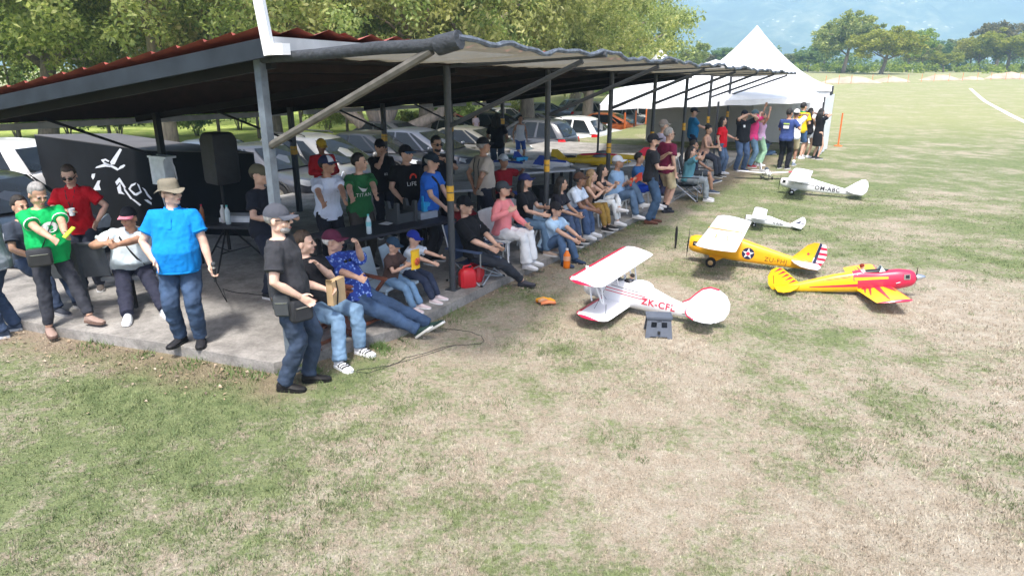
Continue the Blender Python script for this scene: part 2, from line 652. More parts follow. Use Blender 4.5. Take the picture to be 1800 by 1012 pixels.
# fallen leaves and crumbs of earth beside the slab
lb = MB()
for i in range(520):
    t = rnd.random()
    (a, b) = rnd.choice([((-6.0, 7.7), (-2.44, 6.41)), ((-2.44, 6.41), (2.71, 13.92)), ((-0.6, 8.6), (1.6, 12.1))])
    dx, dy = b[0] - a[0], b[1] - a[1]
    L = math.hypot(dx, dy)
    o = abs(rnd.gauss(0.0, 0.36)) + 0.03
    x, y = a[0] + dx * t + dy / L * o, a[1] + dy * t - dx / L * o
    s = rnd.uniform(0.007, 0.017)
    an = rnd.uniform(0, 2 * PI)
    ca, sa = math.cos(an) * s, math.sin(an) * s
    lb.mi = rnd.choice((0, 0, 1, 2))
    z = rnd.uniform(0.008, 0.02)
    k = lb.pts([(x - ca * 1.6, y - sa * 1.6, z), (x + sa, y - ca, z + rnd.uniform(0.004, 0.02)), (x + ca * 1.7, y + sa * 1.7, z + rnd.uniform(0, 0.015)), (x - sa, y + ca, z + rnd.uniform(0.004, 0.02))])
    lb.faces([(0, 1, 2, 3)], k)
tag(put('fallen_leaves', lb.mesh('fallen_leaves'), [mat('dead_leaf', (0.30, 0.22, 0.14)), mat('pale_leaf', (0.40, 0.32, 0.24)), mat('earth_crumb', (0.17, 0.13, 0.095))]), kind='stuff')

# ------------------------------------------------------------------ mountains
mb = MB()
mxs = np.linspace(-1800, 3800, 230)
mys = np.linspace(1150, 2700, 80)
for y in mys:
    for x in mxs:
        t = (y - 1150) / 1550.0
        h = 330 * (t ** 1.1)
        q = mnoise.fractal(Vector((x * 0.0021, y * 0.0021, 1.7)), 1.0, 2.1, 5)
        ridge = 1 - abs(mnoise.noise(Vector((x * 0.0020 + y * 0.0006, y * 0.0008, 4.2)))) * 2.0
        q2 = mnoise.fractal(Vector((x * 0.008 + y * .002, y * 0.0035, 5.7)), 1.0, 2.1, 4)
        z = h * (0.86 + 0.16 * q) + 34 * q2 * sstep(0.02, 0.2, t) + 70 * ridge * sstep(0.05, 0.4, t) * (1 - t * 0.5) + 14 * q
        mb.v.append((x, y, max(z, 0.0) + 1.2 if t > 0 else 1.0))
k = len(mxs)
mb.faces([(j * k + i, j * k + i + 1, (j + 1) * k + i + 1, (j + 1) * k + i) for j in range(len(mys) - 1) for i in range(k - 1)])
MOUNT_TOP = max(v[2] for v in mb.v)
mm = bpy.data.materials.new('mountain_side')
mm.use_nodes = True
nt = mm.node_tree
bs = nt.nodes['Principled BSDF']
tc = NODE(nt, 'ShaderNodeTexCoord')
n1 = NODE(nt, 'ShaderNodeTexNoise', i_Scale=0.007, i_Detail=8.0, i_Roughness=0.62)
n2 = NODE(nt, 'ShaderNodeTexNoise', i_Scale=0.03, i_Detail=6.0, i_Roughness=0.7)
vo = NODE(nt, 'ShaderNodeTexVoronoi', i_Scale=0.05)
for n in (n1, n2, vo): nt.links.new(tc.outputs['Object'], n.inputs['Vector'])
c1 = NODE(nt, 'ShaderNodeValToRGB')
e = c1.color_ramp.elements
e[0].position, e[0].color = 0.40, (0.008, 0.02, 0.012, 1)
e[1].position, e[1].color = 0.66, (0.20, 0.21, 0.12, 1)
q = e.new(0.53); q.color = (0.05, 0.085, 0.05, 1)
mx = NODE(nt, 'ShaderNodeMath', operation='MULTIPLY_ADD')
mx.inputs[1].default_value = 0.45
nt.links.new(n2.outputs[0], mx.inputs[0])
m0 = NODE(nt, 'ShaderNodeMath', operation='MULTIPLY')
m0.inputs[1].default_value = 0.6
nt.links.new(n1.outputs[0], m0.inputs[0])
nt.links.new(m0.outputs[0], mx.inputs[2])
nt.links.new(mx.outputs[0], c1.inputs[0])
vr = NODE(nt, 'ShaderNodeValToRGB')
vr.color_ramp.elements[0].position, vr.color_ramp.elements[0].color = 0.10, (1, 1, 1, 1)
vr.color_ramp.elements[1].position, vr.color_ramp.elements[1].color = 0.22, (0, 0, 0, 1)
nt.links.new(vo.outputs['Distance'], vr.inputs[0])
gt = NODE(nt, 'ShaderNodeMath', operation='GREATER_THAN')
gt.inputs[1].default_value = 0.56
nt.links.new(n1.outputs[0], gt.inputs[0])
mu = NODE(nt, 'ShaderNodeMath', operation='MULTIPLY')
nt.links.new(vr.outputs[0], mu.inputs[0]); nt.links.new(gt.outputs[0], mu.inputs[1])
mxc = NODE(nt, 'ShaderNodeMix', data_type='RGBA')
nt.links.new(mu.outputs[0], mxc.inputs[0])
nt.links.new(c1.outputs[0], mxc.inputs[6])
mxc.inputs[7].default_value = (0.5, 0.48, 0.45, 1)
nt.links.new(mxc.outputs[2], bs.inputs['Base Color'])
bs.inputs['Roughness'].default_value = 0.95
tag(put('mountains', mb.mesh('mountains', True), mm), kind='structure')

# ------------------------------------------------------------------ air
HAZE = 0.00066
hb = MB()
hb.box((1000, 1320, (MOUNT_TOP + 8 - 4) / 2), (5900, 2900, MOUNT_TOP + 8 + 4))
hm = bpy.data.materials.new('air')
hm.use_nodes = True
nt = hm.node_tree
nt.nodes.clear()
ho = NODE(nt, 'ShaderNodeOutputMaterial')
hp = NODE(nt, 'ShaderNodeVolumePrincipled')
hp.inputs['Color'].default_value = (0.46, 0.70, 0.93, 1)
hp.inputs['Density'].default_value = HAZE
hp.inputs['Anisotropy'].default_value = 0.0
nt.links.new(hp.outputs[0], ho.inputs['Volume'])
if HAZE > 0:
    tag(put('haze', hb.mesh('haze'), hm), kind='stuff')

# ================================================================== SLAB
mc = mat('concrete', (0.30, 0.285, 0.265), 0.9, var=0.22, scale=1.3, bump=0.35, bscale=60)
nt = mc.node_tree
bs = nt.nodes['Principled BSDF']
src_ = bs.inputs['Base Color'].links[0].from_socket
tc = NODE(nt, 'ShaderNodeTexCoord')
na_ = NODE(nt, 'ShaderNodeTexNoise', i_Scale=3.6, i_Detail=7.0, i_Roughness=0.72)
nb_ = NODE(nt, 'ShaderNodeTexNoise', i_Scale=38.0, i_Detail=4.0, i_Roughness=0.7)
cr = NODE(nt, 'ShaderNodeMapRange')
for k, q in zip((1, 2, 3, 4), (0.36, 0.58, 0.62, 1.06)): cr.inputs[k].default_value = q
cr2 = NODE(nt, 'ShaderNodeMapRange')
for k, q in zip((1, 2, 3, 4), (0.3, 0.6, 0.80, 1.08)): cr2.inputs[k].default_value = q
hv = NODE(nt, 'ShaderNodeHueSaturation')
mu = NODE(nt, 'ShaderNodeMath', operation='MULTIPLY')
for n_ in (na_, nb_): nt.links.new(tc.outputs['Object'], n_.inputs['Vector'])
nt.links.new(na_.outputs[0], cr.inputs[0]); nt.links.new(nb_.outputs[0], cr2.inputs[0])
nt.links.new(cr.outputs[0], mu.inputs[0]); nt.links.new(cr2.outputs[0], mu.inputs[1])
nt.links.new(mu.outputs[0], hv.inputs['Value']); nt.links.new(src_, hv.inputs['Color']); nt.links.new(hv.outputs[0], bs.inputs['Base Color'])
sb = MB()
sb.prism(SLAB_POLY, -0.05, SLAB)
tag(put('concrete_slab', sb, mc), kind='structure')

# ================================================================== PAVILION
pav = thing('pavilion', 'open sided pavilion with red tile sheet roof, grey posts and a shade net awning', 'pavilion', P1, PAV_RZ)
def L(al, out, z): return (al, -out, z)
m_post = mat('post_grey', (0.050, 0.056, 0.065), 0.5, var=0.15, scale=14)
m_post_sunlit = mat('post_grey_sunlit', (0.13, 0.155, 0.185), 0.6, var=0.2, scale=14, spec=.3)  # same grey as the other posts, lightened to carry the sunlight on it
m_dark = mat('sleeve_black', (0.035, 0.04, 0.048), 0.8, var=0.3, scale=22, bump=0.5, bscale=40)
m_fascia = mat('fascia_grey', (0.028, 0.036, 0.046), 0.85, var=0.2, scale=4, spec=.15)
m_fascial = mat('fascia_pale', (0.44, 0.45, 0.46), 0.6, var=0.15, scale=5)
m_red = mat('red_tile_sheet', (0.36, 0.085, 0.06), 0.6, var=0.3, scale=5)
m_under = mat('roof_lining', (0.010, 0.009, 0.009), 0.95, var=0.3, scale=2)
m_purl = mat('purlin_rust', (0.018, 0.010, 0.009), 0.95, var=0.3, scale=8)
m_yel = mat('band_yellow', (0.70, 0.38, 0.03), 0.5)
m_blk = mat('black_matt', (0.012, 0.013, 0.016), 0.7, var=0.2)

def zf(al): return 3.17 - 0.0185 * al          # height of the roof's front edge
ROOF_LEN, ROOF_BACK = 16.9, 6.6
def zr(al, out): return zf(al) - 0.128 * max(0.0, 0.2 - out)
SP = 2.95
for i in range(8):
    al = SP * i
    b = MB()
    top = zf(al) - 0.10
    r = 0.042 if i == 0 else 0.045
    b.box((0, 0, (top + SLAB) / 2), (2 * r * 0.9, 2 * r * 0.9, top - SLAB)) if i == 0 else b.cyl((0, 0, SLAB), (0, 0, top), r, n=12)
    b.box((0, 0, SLAB + 0.006), (0.16, 0.16, 0.012))
    p = put('post', b, m_post_sunlit if i == 0 else m_post, pav, L(al, 0, 0))
    if i == 0: p['label'] = 'square grey corner post with sunlight put into its colour'
    if i > 0:
        for z0, z1 in ((1.34, 1.44), (1.455, 1.535)):
            q = MB(); q.cyl((0, 0, z0), (0, 0, z1), r + 0.004, n=12)
            put('band', q, m_yel, p)
    # outrigger arm and its brace
    tip = zf(al) - 0.0
    a = MB()
    if i == 0:
        P = [L(0, 0.04, top + 0.0), L(0, 0.7, top + 0.03), L(0, 1.3, top + 0.07), L(0, 1.75, tip - 0.02), L(0, 2.0, tip + 0.01)]
        a.tube(P, [0.042, 0.046, 0.052, 0.05, 0.056], 10)
        a.tube([L(0, 1.86, tip - 0.02), L(0, 2.05, tip + 0.02)], [0.075, 0.07], 10)
        put('arm', a, m_dark, pav)['label'] = 'arm wrapped in bunched black netting'
    else:
        a.tube([L(al, 0.03, top), L(al, 2.08, tip + 0.012)], [0.03, 0.03], 8)
        put('arm', a, m_post, pav)
    c = MB()
    c.tube([L(al, 0.03, 2.33 - 0.012 * al), L(al, 1.80, tip - 0.055)], 0.036 if i == 0 else 0.03, 8)
    put('brace', c, mat('brace_bare_pipe', (0.115, 0.108, 0.095), 0.7, var=0.3, spec=.3, scale=9) if i == 0 else m_post, pav)
for i in range(-1, 5):
    al = SP * (i + 1)
    D = 5.7
    top = zr(al, -D) - 0.07
    b = MB(); b.box((0, 0, (top + 0.02) / 2), (0.09, 0.09, top - 0.02))
    p = put('post', b, m_blk if i < 1 else m_post, pav, L(al, -D, 0))
    if i > 0:
        for z0, z1 in ((1.30, 1.40), (1.41, 1.47)):
            q = MB(); q.box((0, 0, (z0 + z1) / 2), (0.098, 0.098, z1 - z0)); put('band', q, m_yel, p)
    c = MB(); c.tube([L(al, -D, 1.55), L(al - 1.75, -D, zr(al - 1.75, -D) - 0.09)], 0.022, 6)
    put('brace', c, m_blk, pav)
# roof: sheets side by side, each a wave of pan tiles stepped down the slope
sh = MB()
W = 1.0
cols, steps = 10, []
o = 0.28
while o > -ROOF_BACK:
    steps.append(o); o -= 0.36
rows = []
for k, o in enumerate(steps):
    for lift, oo in ((0.0, o), (0.028, o - 0.345)):
        rows.append([(W * j / cols, -oo, 0.075 + (0.128 * (min(oo, 0.28) - 0.28)) + 0.028 * math.cos(2 * PI * j / 2.0 * (W / (cols * 0.2)) * 1.0) + (0.030 - lift)) for j in range(cols + 1)])
sh.rings(rows, closed=False)
sme = sh.mesh('roof_sheet', 30)
sme.materials.append(m_red)
for i in range(int(ROOF_LEN)):
    s = put('roof_sheet', sme, None, pav, (i * 1.0 - 0.2, 0, zf(i) + 0.02))
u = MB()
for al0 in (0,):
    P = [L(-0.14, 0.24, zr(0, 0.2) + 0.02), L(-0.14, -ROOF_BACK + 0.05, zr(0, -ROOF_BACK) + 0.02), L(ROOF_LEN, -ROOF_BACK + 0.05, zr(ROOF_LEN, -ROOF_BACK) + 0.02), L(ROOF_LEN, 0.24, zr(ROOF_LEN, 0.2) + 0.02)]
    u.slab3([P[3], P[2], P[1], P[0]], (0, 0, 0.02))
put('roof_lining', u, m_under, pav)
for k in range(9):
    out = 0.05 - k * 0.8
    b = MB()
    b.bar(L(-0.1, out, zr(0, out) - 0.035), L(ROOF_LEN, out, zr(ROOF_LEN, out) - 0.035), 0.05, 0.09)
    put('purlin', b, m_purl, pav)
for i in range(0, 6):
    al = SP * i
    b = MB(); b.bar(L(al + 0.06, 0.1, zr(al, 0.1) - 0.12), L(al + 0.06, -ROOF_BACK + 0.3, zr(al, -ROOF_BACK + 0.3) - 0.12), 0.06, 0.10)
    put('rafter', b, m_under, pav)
b = MB(); b.bar(L(-0.175, 0.26, zr(0, 0.2) - 0.02), L(-0.175, -ROOF_BACK, zr(0, -ROOF_BACK) - 0.02), 0.045, 0.15)
put('gable_fascia', b, m_fascia, pav)
b = MB(); b.bar(L(-0.15, 0.285, zf(0) + 0.0), L(ROOF_LEN, 0.285, zf(ROOF_LEN) + 0.0), 0.035, 0.14)
put('front_fascia', b, m_fascial, pav)
b = MB(); b.bar(L(-0.15, -ROOF_BACK - 0.03, zr(0, -ROOF_BACK) + 0.0), L(ROOF_LEN, -ROOF_BACK - 0.03, zr(ROOF_LEN, -ROOF_BACK) + 0.0), 0.05, 0.11)
put('back_fascia', b, m_fascial, pav)
for k in range(3):   # pale gutter lengths hung under the back eave
    b = MB()
    s, e2 = (-0.1 + k * 7.2, 6.6 + k * 7.2)
    b.bar(L(s, -ROOF_BACK + 0.12, zr(s, -ROOF_BACK) - 0.12), L(min(e2, 16.7), -ROOF_BACK + 0.12, zr(e2, -ROOF_BACK) - 0.12), 0.10, 0.09)
    put('gutter', b, m_fascial, pav)
b = MB(); b.tube([L(ROOF_LEN - .5, 0.22, zf(ROOF_LEN - .5) - .08), L(20.8, 0.22, zf(20.8) - .08)], .028, 8); put('front_beam', b, m_post, pav)
# shade net
mnet = bpy.data.materials.new('shade_net')
mnet.use_nodes = True
nt = mnet.node_tree
nt.nodes.clear()
no = NODE(nt, 'ShaderNodeOutputMaterial')
d = NODE(nt, 'ShaderNodeBsdfDiffuse'); d.inputs[0].default_value = (0.085, 0.078, 0.062, 1)
t = NODE(nt, 'ShaderNodeBsdfTranslucent'); t.inputs[0].default_value = (0.17, 0.155, 0.115, 1)
tr = NODE(nt, 'ShaderNodeBsdfTransparent')
x1 = NODE(nt, 'ShaderNodeMixShader'); x1.inputs[0].default_value = 0.55
x2 = NODE(nt, 'ShaderNodeMixShader')
tc = NODE(nt, 'ShaderNodeTexCoord')
nz = NODE(nt, 'ShaderNodeTexNoise', i_Scale=2.2, i_Detail=4.0)
nt.links.new(tc.outputs['Object'], nz.inputs['Vector'])
mr = NODE(nt, 'ShaderNodeMapRange')
for k, q in zip((1, 2, 3, 4), (0.3, 0.7, 0.10, 0.24)): mr.inputs[k].default_value = q
nt.links.new(nz.outputs[0], mr.inputs[0])
nt.links.new(mr.outputs[0], x2.inputs[0])
nt.links.new(d.outputs[0], x1.inputs[1]); nt.links.new(t.outputs[0], x1.inputs[2])
nt.links.new(x1.outputs[0], x2.inputs[1]); nt.links.new(tr.outputs[0], x2.inputs[2])
nt.links.new(x2.outputs[0], no.inputs[0])
nb = MB()
rows = []
na = 150
for i in range(na + 1):
    al = 20.9 * i / na
    row = []
    for j in range(9):
        f = j / 8.0
        out = 0.22 + 1.82 * f
        ph = (al % SP) / SP
        sag = -0.05 * math.sin(PI * ph) * (0.35 + 0.65 * f)
        wav = 0.018 * math.sin(al * 5.3 + f * 3) * f + 0.012 * math.sin(al * 11.7 + f * 5)
        row.append(L(al, out + 0.03 * math.sin(al * 2.1) * f - 0.045 * math.sin(PI * ph) * f * f, zf(al) - 0.075 + 0.11 * f + sag + wav))
    rows.append(row)
nb.rings(rows, closed=False)
put('shade_net', nb.mesh('shade_net', True), mnet, pav)
hb = MB()
hb.tube([tuple(Vector(r[-1]) + Vector((0, 0, 0.012))) for r in rows], [0.018 + 0.008 * abs(math.sin(i * 1.7)) for i in range(len(rows))], 6)
put('net_hem', hb, mat('hem_blue_grey', (0.10, 0.12, 0.15), 0.8, var=0.5, scale=18), pav)

# white mast bolted to the roof corner
mw = mat('white_paint', (0.80, 0.80, 0.79), 0.45, var=0.05)
ms = thing('camera_mast', 'white square mast leaning up from the near roof corner', 'mast', PV(-0.16, 0.30, 3.09), PAV_RZ)
b = MB(); b.bar((0.0, 0.0, 0.0), (-0.02, 0.06, 0.60), 0.055, 0.08); put('pole', b, mw, ms)
b = MB(); b.box((0.06, -0.06, 0.05), (0.09, 0.14, 0.09)); b.box((0.06, -0.02, 0.03), (0.2, 0.05, 0.05)); put('foot_bracket', b, mw, ms)
b = MB(); b.lathe((-0.02, 0.06, 0.60), [(0.05, 0), (0.065, 0.02), (0.065, 0.05), (0.04, 0.06)], 14); put('ring_cap', b, m_blk, ms)

# ================================================================== TENTS
mten = bpy.data.materials.new('tent_canvas')
mten.use_nodes = True
nt = mten.node_tree
bs = nt.nodes['Principled BSDF']
bs.inputs['Base Color'].default_value = (0.80, 0.81, 0.83, 1)
bs.inputs['Roughness'].default_value = 0.55
bs.inputs['Subsurface Weight'].default_value = 0.0
nz = NODE(nt, 'ShaderNodeTexNoise', i_Scale=2.5, i_Detail=3.0)
tc = NODE(nt, 'ShaderNodeTexCoord')
nt.links.new(tc.outputs['Object'], nz.inputs['Vector'])
bp = NODE(nt, 'ShaderNodeBump'); bp.inputs['Strength'].default_value = 0.35; bp.inputs['Distance'].default_value = 0.1
nt.links.new(nz.outputs[0], bp.inputs['Height']); nt.links.new(bp.outputs[0], bs.inputs['Normal'])
mtin = mat('tent_wall_grey', (0.44, 0.425, 0.40), 0.8, var=0.08, scale=1.5, bump=0.4, bscale=3)
mleg = mat('tent_leg', (0.03, 0.033, 0.04), 0.5)
def canopy(corners, apex, power, parent, valance=0.22, n=18, ridge=None):
    """stretched roof over four corner points (counter-clockwise), rising to the apex"""
    C4 = [Vector(c) for c in corners]
    apex = Vector(apex)
    b = MB()
    rings = []
    for i in range(n + 1):
        t = i / n                       # 0 eave, 1 apex
        ring = []
        for s in range(4):
            a, c = C4[s], C4[(s + 1) % 4]
            for q in range(8):
                p = a.lerp(c, q / 8.0)
                w = p.lerp(apex, t)
                w.z = p.z + (apex.z - p.z) * (t ** power) - 0.10 * math.sin(PI * q / 8.0) * math.sin(PI * t) * (apex.z - p.z)
                ring.append(w)
        rings.append(ring)
    b.rings(rings, cap=(False, False))
    rf_ = put('roof', b.mesh('roof', 50), mten, parent)
    for s in range(4):
        sm_ = MB(); sm_.tube([r[s * 8] + Vector((0, 0, .006)) for r in rings], .014, 5); put('seam', sm_.mesh('seam', True), mat('tent_seam', (.62, .63, .66), .6), rf_)
    v = MB()
    for s in range(4):
        a, c = C4[s], C4[(s + 1) % 4]
        top, bot = [], []
        out = Vector((c.y - a.y, a.x - c.x, 0)).normalized() * 0.012
        for q in range(13):
            p = a.lerp(c, q / 12.0)
            top.append(p + out); bot.append(p + out * 2.2 + Vector((0, 0, -valance - 0.02 * math.sin(q * 2.6))))
        v.rings([bot, top], closed=False)
    put('valance', v.mesh('valance', 50), mten, parent)

t1 = thing('canopy_tent', 'low white canopy tent at the far end of the pavilion, people under its edge', 'tent')
cA, cB = Vector((2.9, 23.4, 1.80)), Vector((10.55, 23.9, 2.04))
cC, cD = Vector((12.2, 29.0, 2.15)), Vector((4.2, 29.6, 2.1))
canopy([cA, cB, cC, cD], (7.6, 26.8, 3.25), 1.15, t1, 0.17)
for c in (cA, cB, cC, cD, Vector((12.0, 26.7, 2.1)), Vector((6.9, 23.6, 1.9))):
    b = MB(); b.cyl((c.x, c.y, 0), (c.x, c.y, c.z), 0.035, n=8); b.box((c.x, c.y, 0.01), (0.16, 0.16, 0.02)); put('leg', b, mleg, t1)
def wall_panel(a, c, z0, z1a, z1b, m, parent, name='wall_panel', amp=0.05):
    b = MB()
    a, c = Vector(a), Vector(c)
    d = (c - a).normalized(); nn = Vector((-d.y, d.x, 0))
    r0, r1 = [], []
    for q in range(25):
        f = q / 24.0
        p = a.lerp(c, f) + nn * amp * math.sin(f * 21 + a.x)
        r0.append(Vector((p.x, p.y, z0))); r1.append(Vector((p.x, p.y, z1a + (z1b - z1a) * f)))
    b.rings([r0, r1], closed=False)
    put(name, b.mesh(name, True), m, parent)
wall_panel((10.62, 24.0, 0), (12.15, 26.7, 0), 0.03, 2.0, 2.05, mten, t1, amp=0.02)
wall_panel((5.6, 29.2, 0), (12.1, 28.9, 0), 0.03, 2.1, 2.1, mtin, t1)
t2 = thing('peaked_tent', 'tall white marquee with a sharp concave peak behind the low canopy', 'tent')
cc = Vector((10.75, 32.0, 0))
ax2, nx2 = Vector((0.31, 0.95, 0)), Vector((0.95, -0.31, 0))
hs_ = 3.05
K = [cc + (-ax2 - nx2) * hs_, cc + (-ax2 + nx2) * hs_, cc + (ax2 + nx2) * hs_, cc + (ax2 - nx2) * hs_]
for p in K: p.z = 2.28
canopy(K, (cc.x, cc.y, 4.72), 1.55, t2, 0.2)
for c in K:
    b = MB(); b.cyl((c.x, c.y, 0), (c.x, c.y, c.z), 0.04, n=8); put('leg', b, mleg, t2)
wall_panel((K[0].x, K[0].y, 0), (K[1].x, K[1].y, 0), 0.03, 2.25, 2.25, mten, t2, amp=0.03)
wall_panel((K[1].x, K[1].y, 0), (K[2].x, K[2].y, 0), 0.03, 2.25, 2.25, mten, t2, amp=0.03)
wall_panel((K[2].x, K[2].y, 0), (K[3].x, K[3].y, 0), 0.03, 2.25, 2.25, mten, t2, amp=0.03)
t3 = thing('far_tent', 'distant white tent showing only its pointed top above the awning', 'tent')
cc = AT(1160, 128, 38.5); cc.z = 0
K = [cc + Vector((sx * 1.5, sy * 1.5, 2.3)) for sx, sy in ((-1, -1), (1, -1), (1, 1), (-1, 1))]
canopy(K, (cc.x, cc.y, AT(1160, 84, 38.5).z), 1.4, t3, 0.2)
for c in K:
    b = MB(); b.cyl((c.x, c.y, 0), (c.x, c.y, c.z), 0.04, n=8); put('leg', b, mleg, t3)
def GG(u, v):
    p = G(u, v, -.35); p.z = gz(p.x, p.y)
    return p
# ================================================================== TREES
def crown_mesh(name, clumps, per, lsize, spread, seed, up=0.35, droop=0.0):
    """thousands of separate leaves gathered in clumps; clumps: list of (x, y, z, radius)"""
    rs = np.random.RandomState(seed)
    C = np.array(clumps, np.float32)
    n = len(C) * per
    idx = np.repeat(np.arange(len(C)), per)
    d = rs.normal(0, 1, (n, 3)); d /= np.linalg.norm(d, axis=1)[:, None]
    r = rs.uniform(0, 1, n) ** 0.5
    P = C[idx, :3] + d * (r * C[idx, 3])[:, None] * np.array([1, 1, 0.75])
    P[:, 2] -= droop * rs.uniform(0, 1, n) ** 2
    nrm = rs.normal(0, 1, (n, 3)) + d * 0.6; nrm[:, 2] += up * 2.0
    nrm /= np.linalg.norm(nrm, axis=1)[:, None]
    t = np.cross(nrm, rs.normal(0, 1, (n, 3))); t /= np.linalg.norm(t, axis=1)[:, None]
    t[:, 2] -= droop * 0.6
    b = np.cross(nrm, t)
    s = lsize * rs.uniform(0.6, 1.35, n)[:, None]
    V = np.zeros((n, 4, 3), np.float32)
    V[:, 0] = P - t * s
    V[:, 1] = P - b * s * spread + nrm * s * 0.12
    V[:, 2] = P + t * s
    V[:, 3] = P + b * s * spread + nrm * s * 0.12
    me = bpy.data.meshes.new(name)
    me.vertices.add(n * 4)
    me.vertices.foreach_set('co', V.ravel())
    me.loops.add(n * 4)
    me.loops.foreach_set('vertex_index', np.arange(n * 4, dtype=np.int32))
    me.polygons.add(n)
    me.polygons.foreach_set('loop_start', np.arange(0, n * 4, 4, dtype=np.int32))
    me.polygons.foreach_set('loop_total', np.full(n, 4, np.int32))
    me.update(calc_edges=True)
    return me

def clump_cloud(k, rx, ry, rz, cz, cr, seed, hollow=0.35, lumps=7):
    rr = random.Random(seed)
    L_ = []
    for i in range(lumps):
        a = 2 * PI * i / lumps + rr.uniform(-.4, .4)
        e = rr.uniform(-0.5, 0.75)
        L_.append(Vector((rx * 0.55 * math.cos(a) * math.cos(e), ry * 0.55 * math.sin(a) * math.cos(e), cz + rz * 0.6 * math.sin(e))))
    out = []
    while len(out) < k:
        c = rr.choice(L_)
        v = Vector((rr.gauss(0, 1), rr.gauss(0, 1), rr.gauss(0, 1))).normalized()
        f = hollow + (1 - hollow) * rr.random() ** 0.5
        p = c + Vector((v.x * rx * 0.5 * f, v.y * ry * 0.5 * f, v.z * rz * 0.52 * f))
        out.append((p.x, p.y, p.z, cr * rr.uniform(0.6, 1.3)))
    return out

m_bark = mat('bark', (0.21, 0.175, 0.14), 0.9, var=0.35, scale=3, bump=0.9, bscale=14, stretch=(3, 3, 0.7))
m_barkl = mat('bark_pale', (0.24, 0.20, 0.165), 0.9, var=0.35, scale=3, bump=0.8, bscale=12, stretch=(3, 3, 0.7))
def limbs(seed, h, r, reach, k=6, low=0.5, stems=1):
    rr = random.Random(seed)
    b = MB()
    for s in range(stems):
        bx, by = (rr.uniform(-.5, .5) * r * 3, rr.uniform(-.5, .5) * r * 3) if stems > 1 else (0, 0)
        lx, ly = (rr.uniform(-.3, .3), rr.uniform(-.3, .3))
        P = [Vector((bx, by, -0.2)), Vector((bx * 1.1, by * 1.1, 0.25)), Vector((bx + lx * h * .3, by + ly * h * .3, h * 0.35)), Vector((bx + lx * h * .6 + .1, by + ly * h * .6, h * 0.7)), Vector((bx + lx * h * 0.8, by + ly * h * .8, h))]
        b.tube(P, [r * 1.6, r * 1.1, r * 0.85, r * 0.6, r * 0.3], 10)
        for i in range(k):
            a = 2 * PI * i / k + rr.uniform(-.5, .5)
            f = rr.uniform(low, 0.95)
            st = P[2].lerp(P[4], (f - 0.35) / 0.65) if f > .35 else P[1].lerp(P[2], f / .35)
            q = Vector((math.cos(a), math.sin(a), 0))
            ln = reach * rr.uniform(0.6, 1.0)
            e1 = st + q * ln * 0.4 + Vector((0, 0, ln * 0.2))
            e2 = st + q * ln * 0.75 + Vector((0, 0, ln * 0.42 + rr.uniform(-.3, .3)))
            e3 = st + q * ln + Vector((rr.uniform(-.4, .4), rr.uniform(-.4, .4), ln * 0.5))
            b.tube([st, e1, e2, e3], [r * 0.5, r * 0.36, r * 0.22, r * 0.07], 7)
            e4 = e1 + q.cross(Vector((0, 0, 1))) * ln * 0.4 + Vector((0, 0, ln * .3))
            b.tube([e1, e1.lerp(e4, .5) + Vector((0, 0, .15)), e4], [r * 0.25, r * 0.17, r * 0.05], 6)
    return b.mesh('trunk', True)

lf_dark = leaf_mat('leaf_deep', (0.05, 0.09, 0.03), (0.19, 0.26, 0.085), (0.42, 0.48, 0.21))
lf_mid = leaf_mat('leaf_mid', (0.08, 0.125, 0.035), (0.30, 0.37, 0.115), (0.62, 0.62, 0.28))
lf_olive = leaf_mat('leaf_olive', (0.12, 0.145, 0.045), (0.41, 0.43, 0.15), (0.70, 0.66, 0.34))
lf_yel = leaf_mat('leaf_yellow_green', (0.12, 0.16, 0.025), (0.28, 0.34, 0.06), (0.44, 0.44, 0.12))
lf_brown = leaf_mat('leaf_brownish', (0.07, 0.065, 0.03), (0.19, 0.17, 0.08), (0.30, 0.27, 0.13))

BIG = []
for s, (lf, dr) in enumerate(((lf_mid, 0.25), (lf_olive, 0.7), (lf_dark, 0.2))):
    cl = clump_cloud(350, 8.2, 8.0, 5.4, 6.6, 0.78, 40 + s, 0.45, 14)
    me = crown_mesh('crown', cl, 118, 0.105, 0.5, 50 + s, 0.35, dr)
    me.materials.append(lf)
    tm = limbs(60 + s, 7.5, 0.42, 7.0, 9, 0.3)
    tm.materials.append(m_barkl if s == 1 else m_bark)
    BIG.append((me, tm))
BIGL = ['mid green broad leaved tree', 'olive green drooping tree', 'deep green dense tree']
def big_tree(u, Y, var, label, sc=1.0, rz=None, z=0.0, base=None):
    p = AT(u, 118, Y); p.z = gz(p.x, p.y)
    t = thing('broadleaf_tree', label, 'tree', p, rnd.uniform(0, 6.28) if rz is None else rz, 'tall trees behind the parked cars')
    t.scale = (sc, sc, sc)
    put('crown', BIG[var][0], None, t, (0, 0, z))
    put('trunk', BIG[var][1], None, t)
    return t
big_tree(-230, 26, 0, 'mid green broad leaved tree at the far left, behind the white car', 0.95)
big_tree(60, 33, 2, 'deep green tree standing behind the white car beside the black hut', 1.0)
big_tree(276, 30, 0, 'mid green tree on a thick pale trunk behind the electrics post', 1.0)
big_tree(470, 37, 1, 'olive tree behind the near corner post, above the roof corner', 1.05)
big_tree(745, 33, 1, 'olive tree with a straight thick trunk right of the spreading tree', 0.95)
big_tree(930, 39, 0, 'mid green tree rising behind the middle of the awning', 1.0)
big_tree(1035, 49, 1, 'pale olive hanging tree, rightmost of the tall trees above the awning', 0.92)
big_tree(150, 50, 1, 'olive tree in the second rank behind the thick pale trunk', 1.25)
big_tree(620, 52, 2, 'dark tree in the second rank behind the spreading tree', 1.3)
big_tree(860, 56, 1, 'olive tree in the second rank behind the middle of the awning', 1.3)
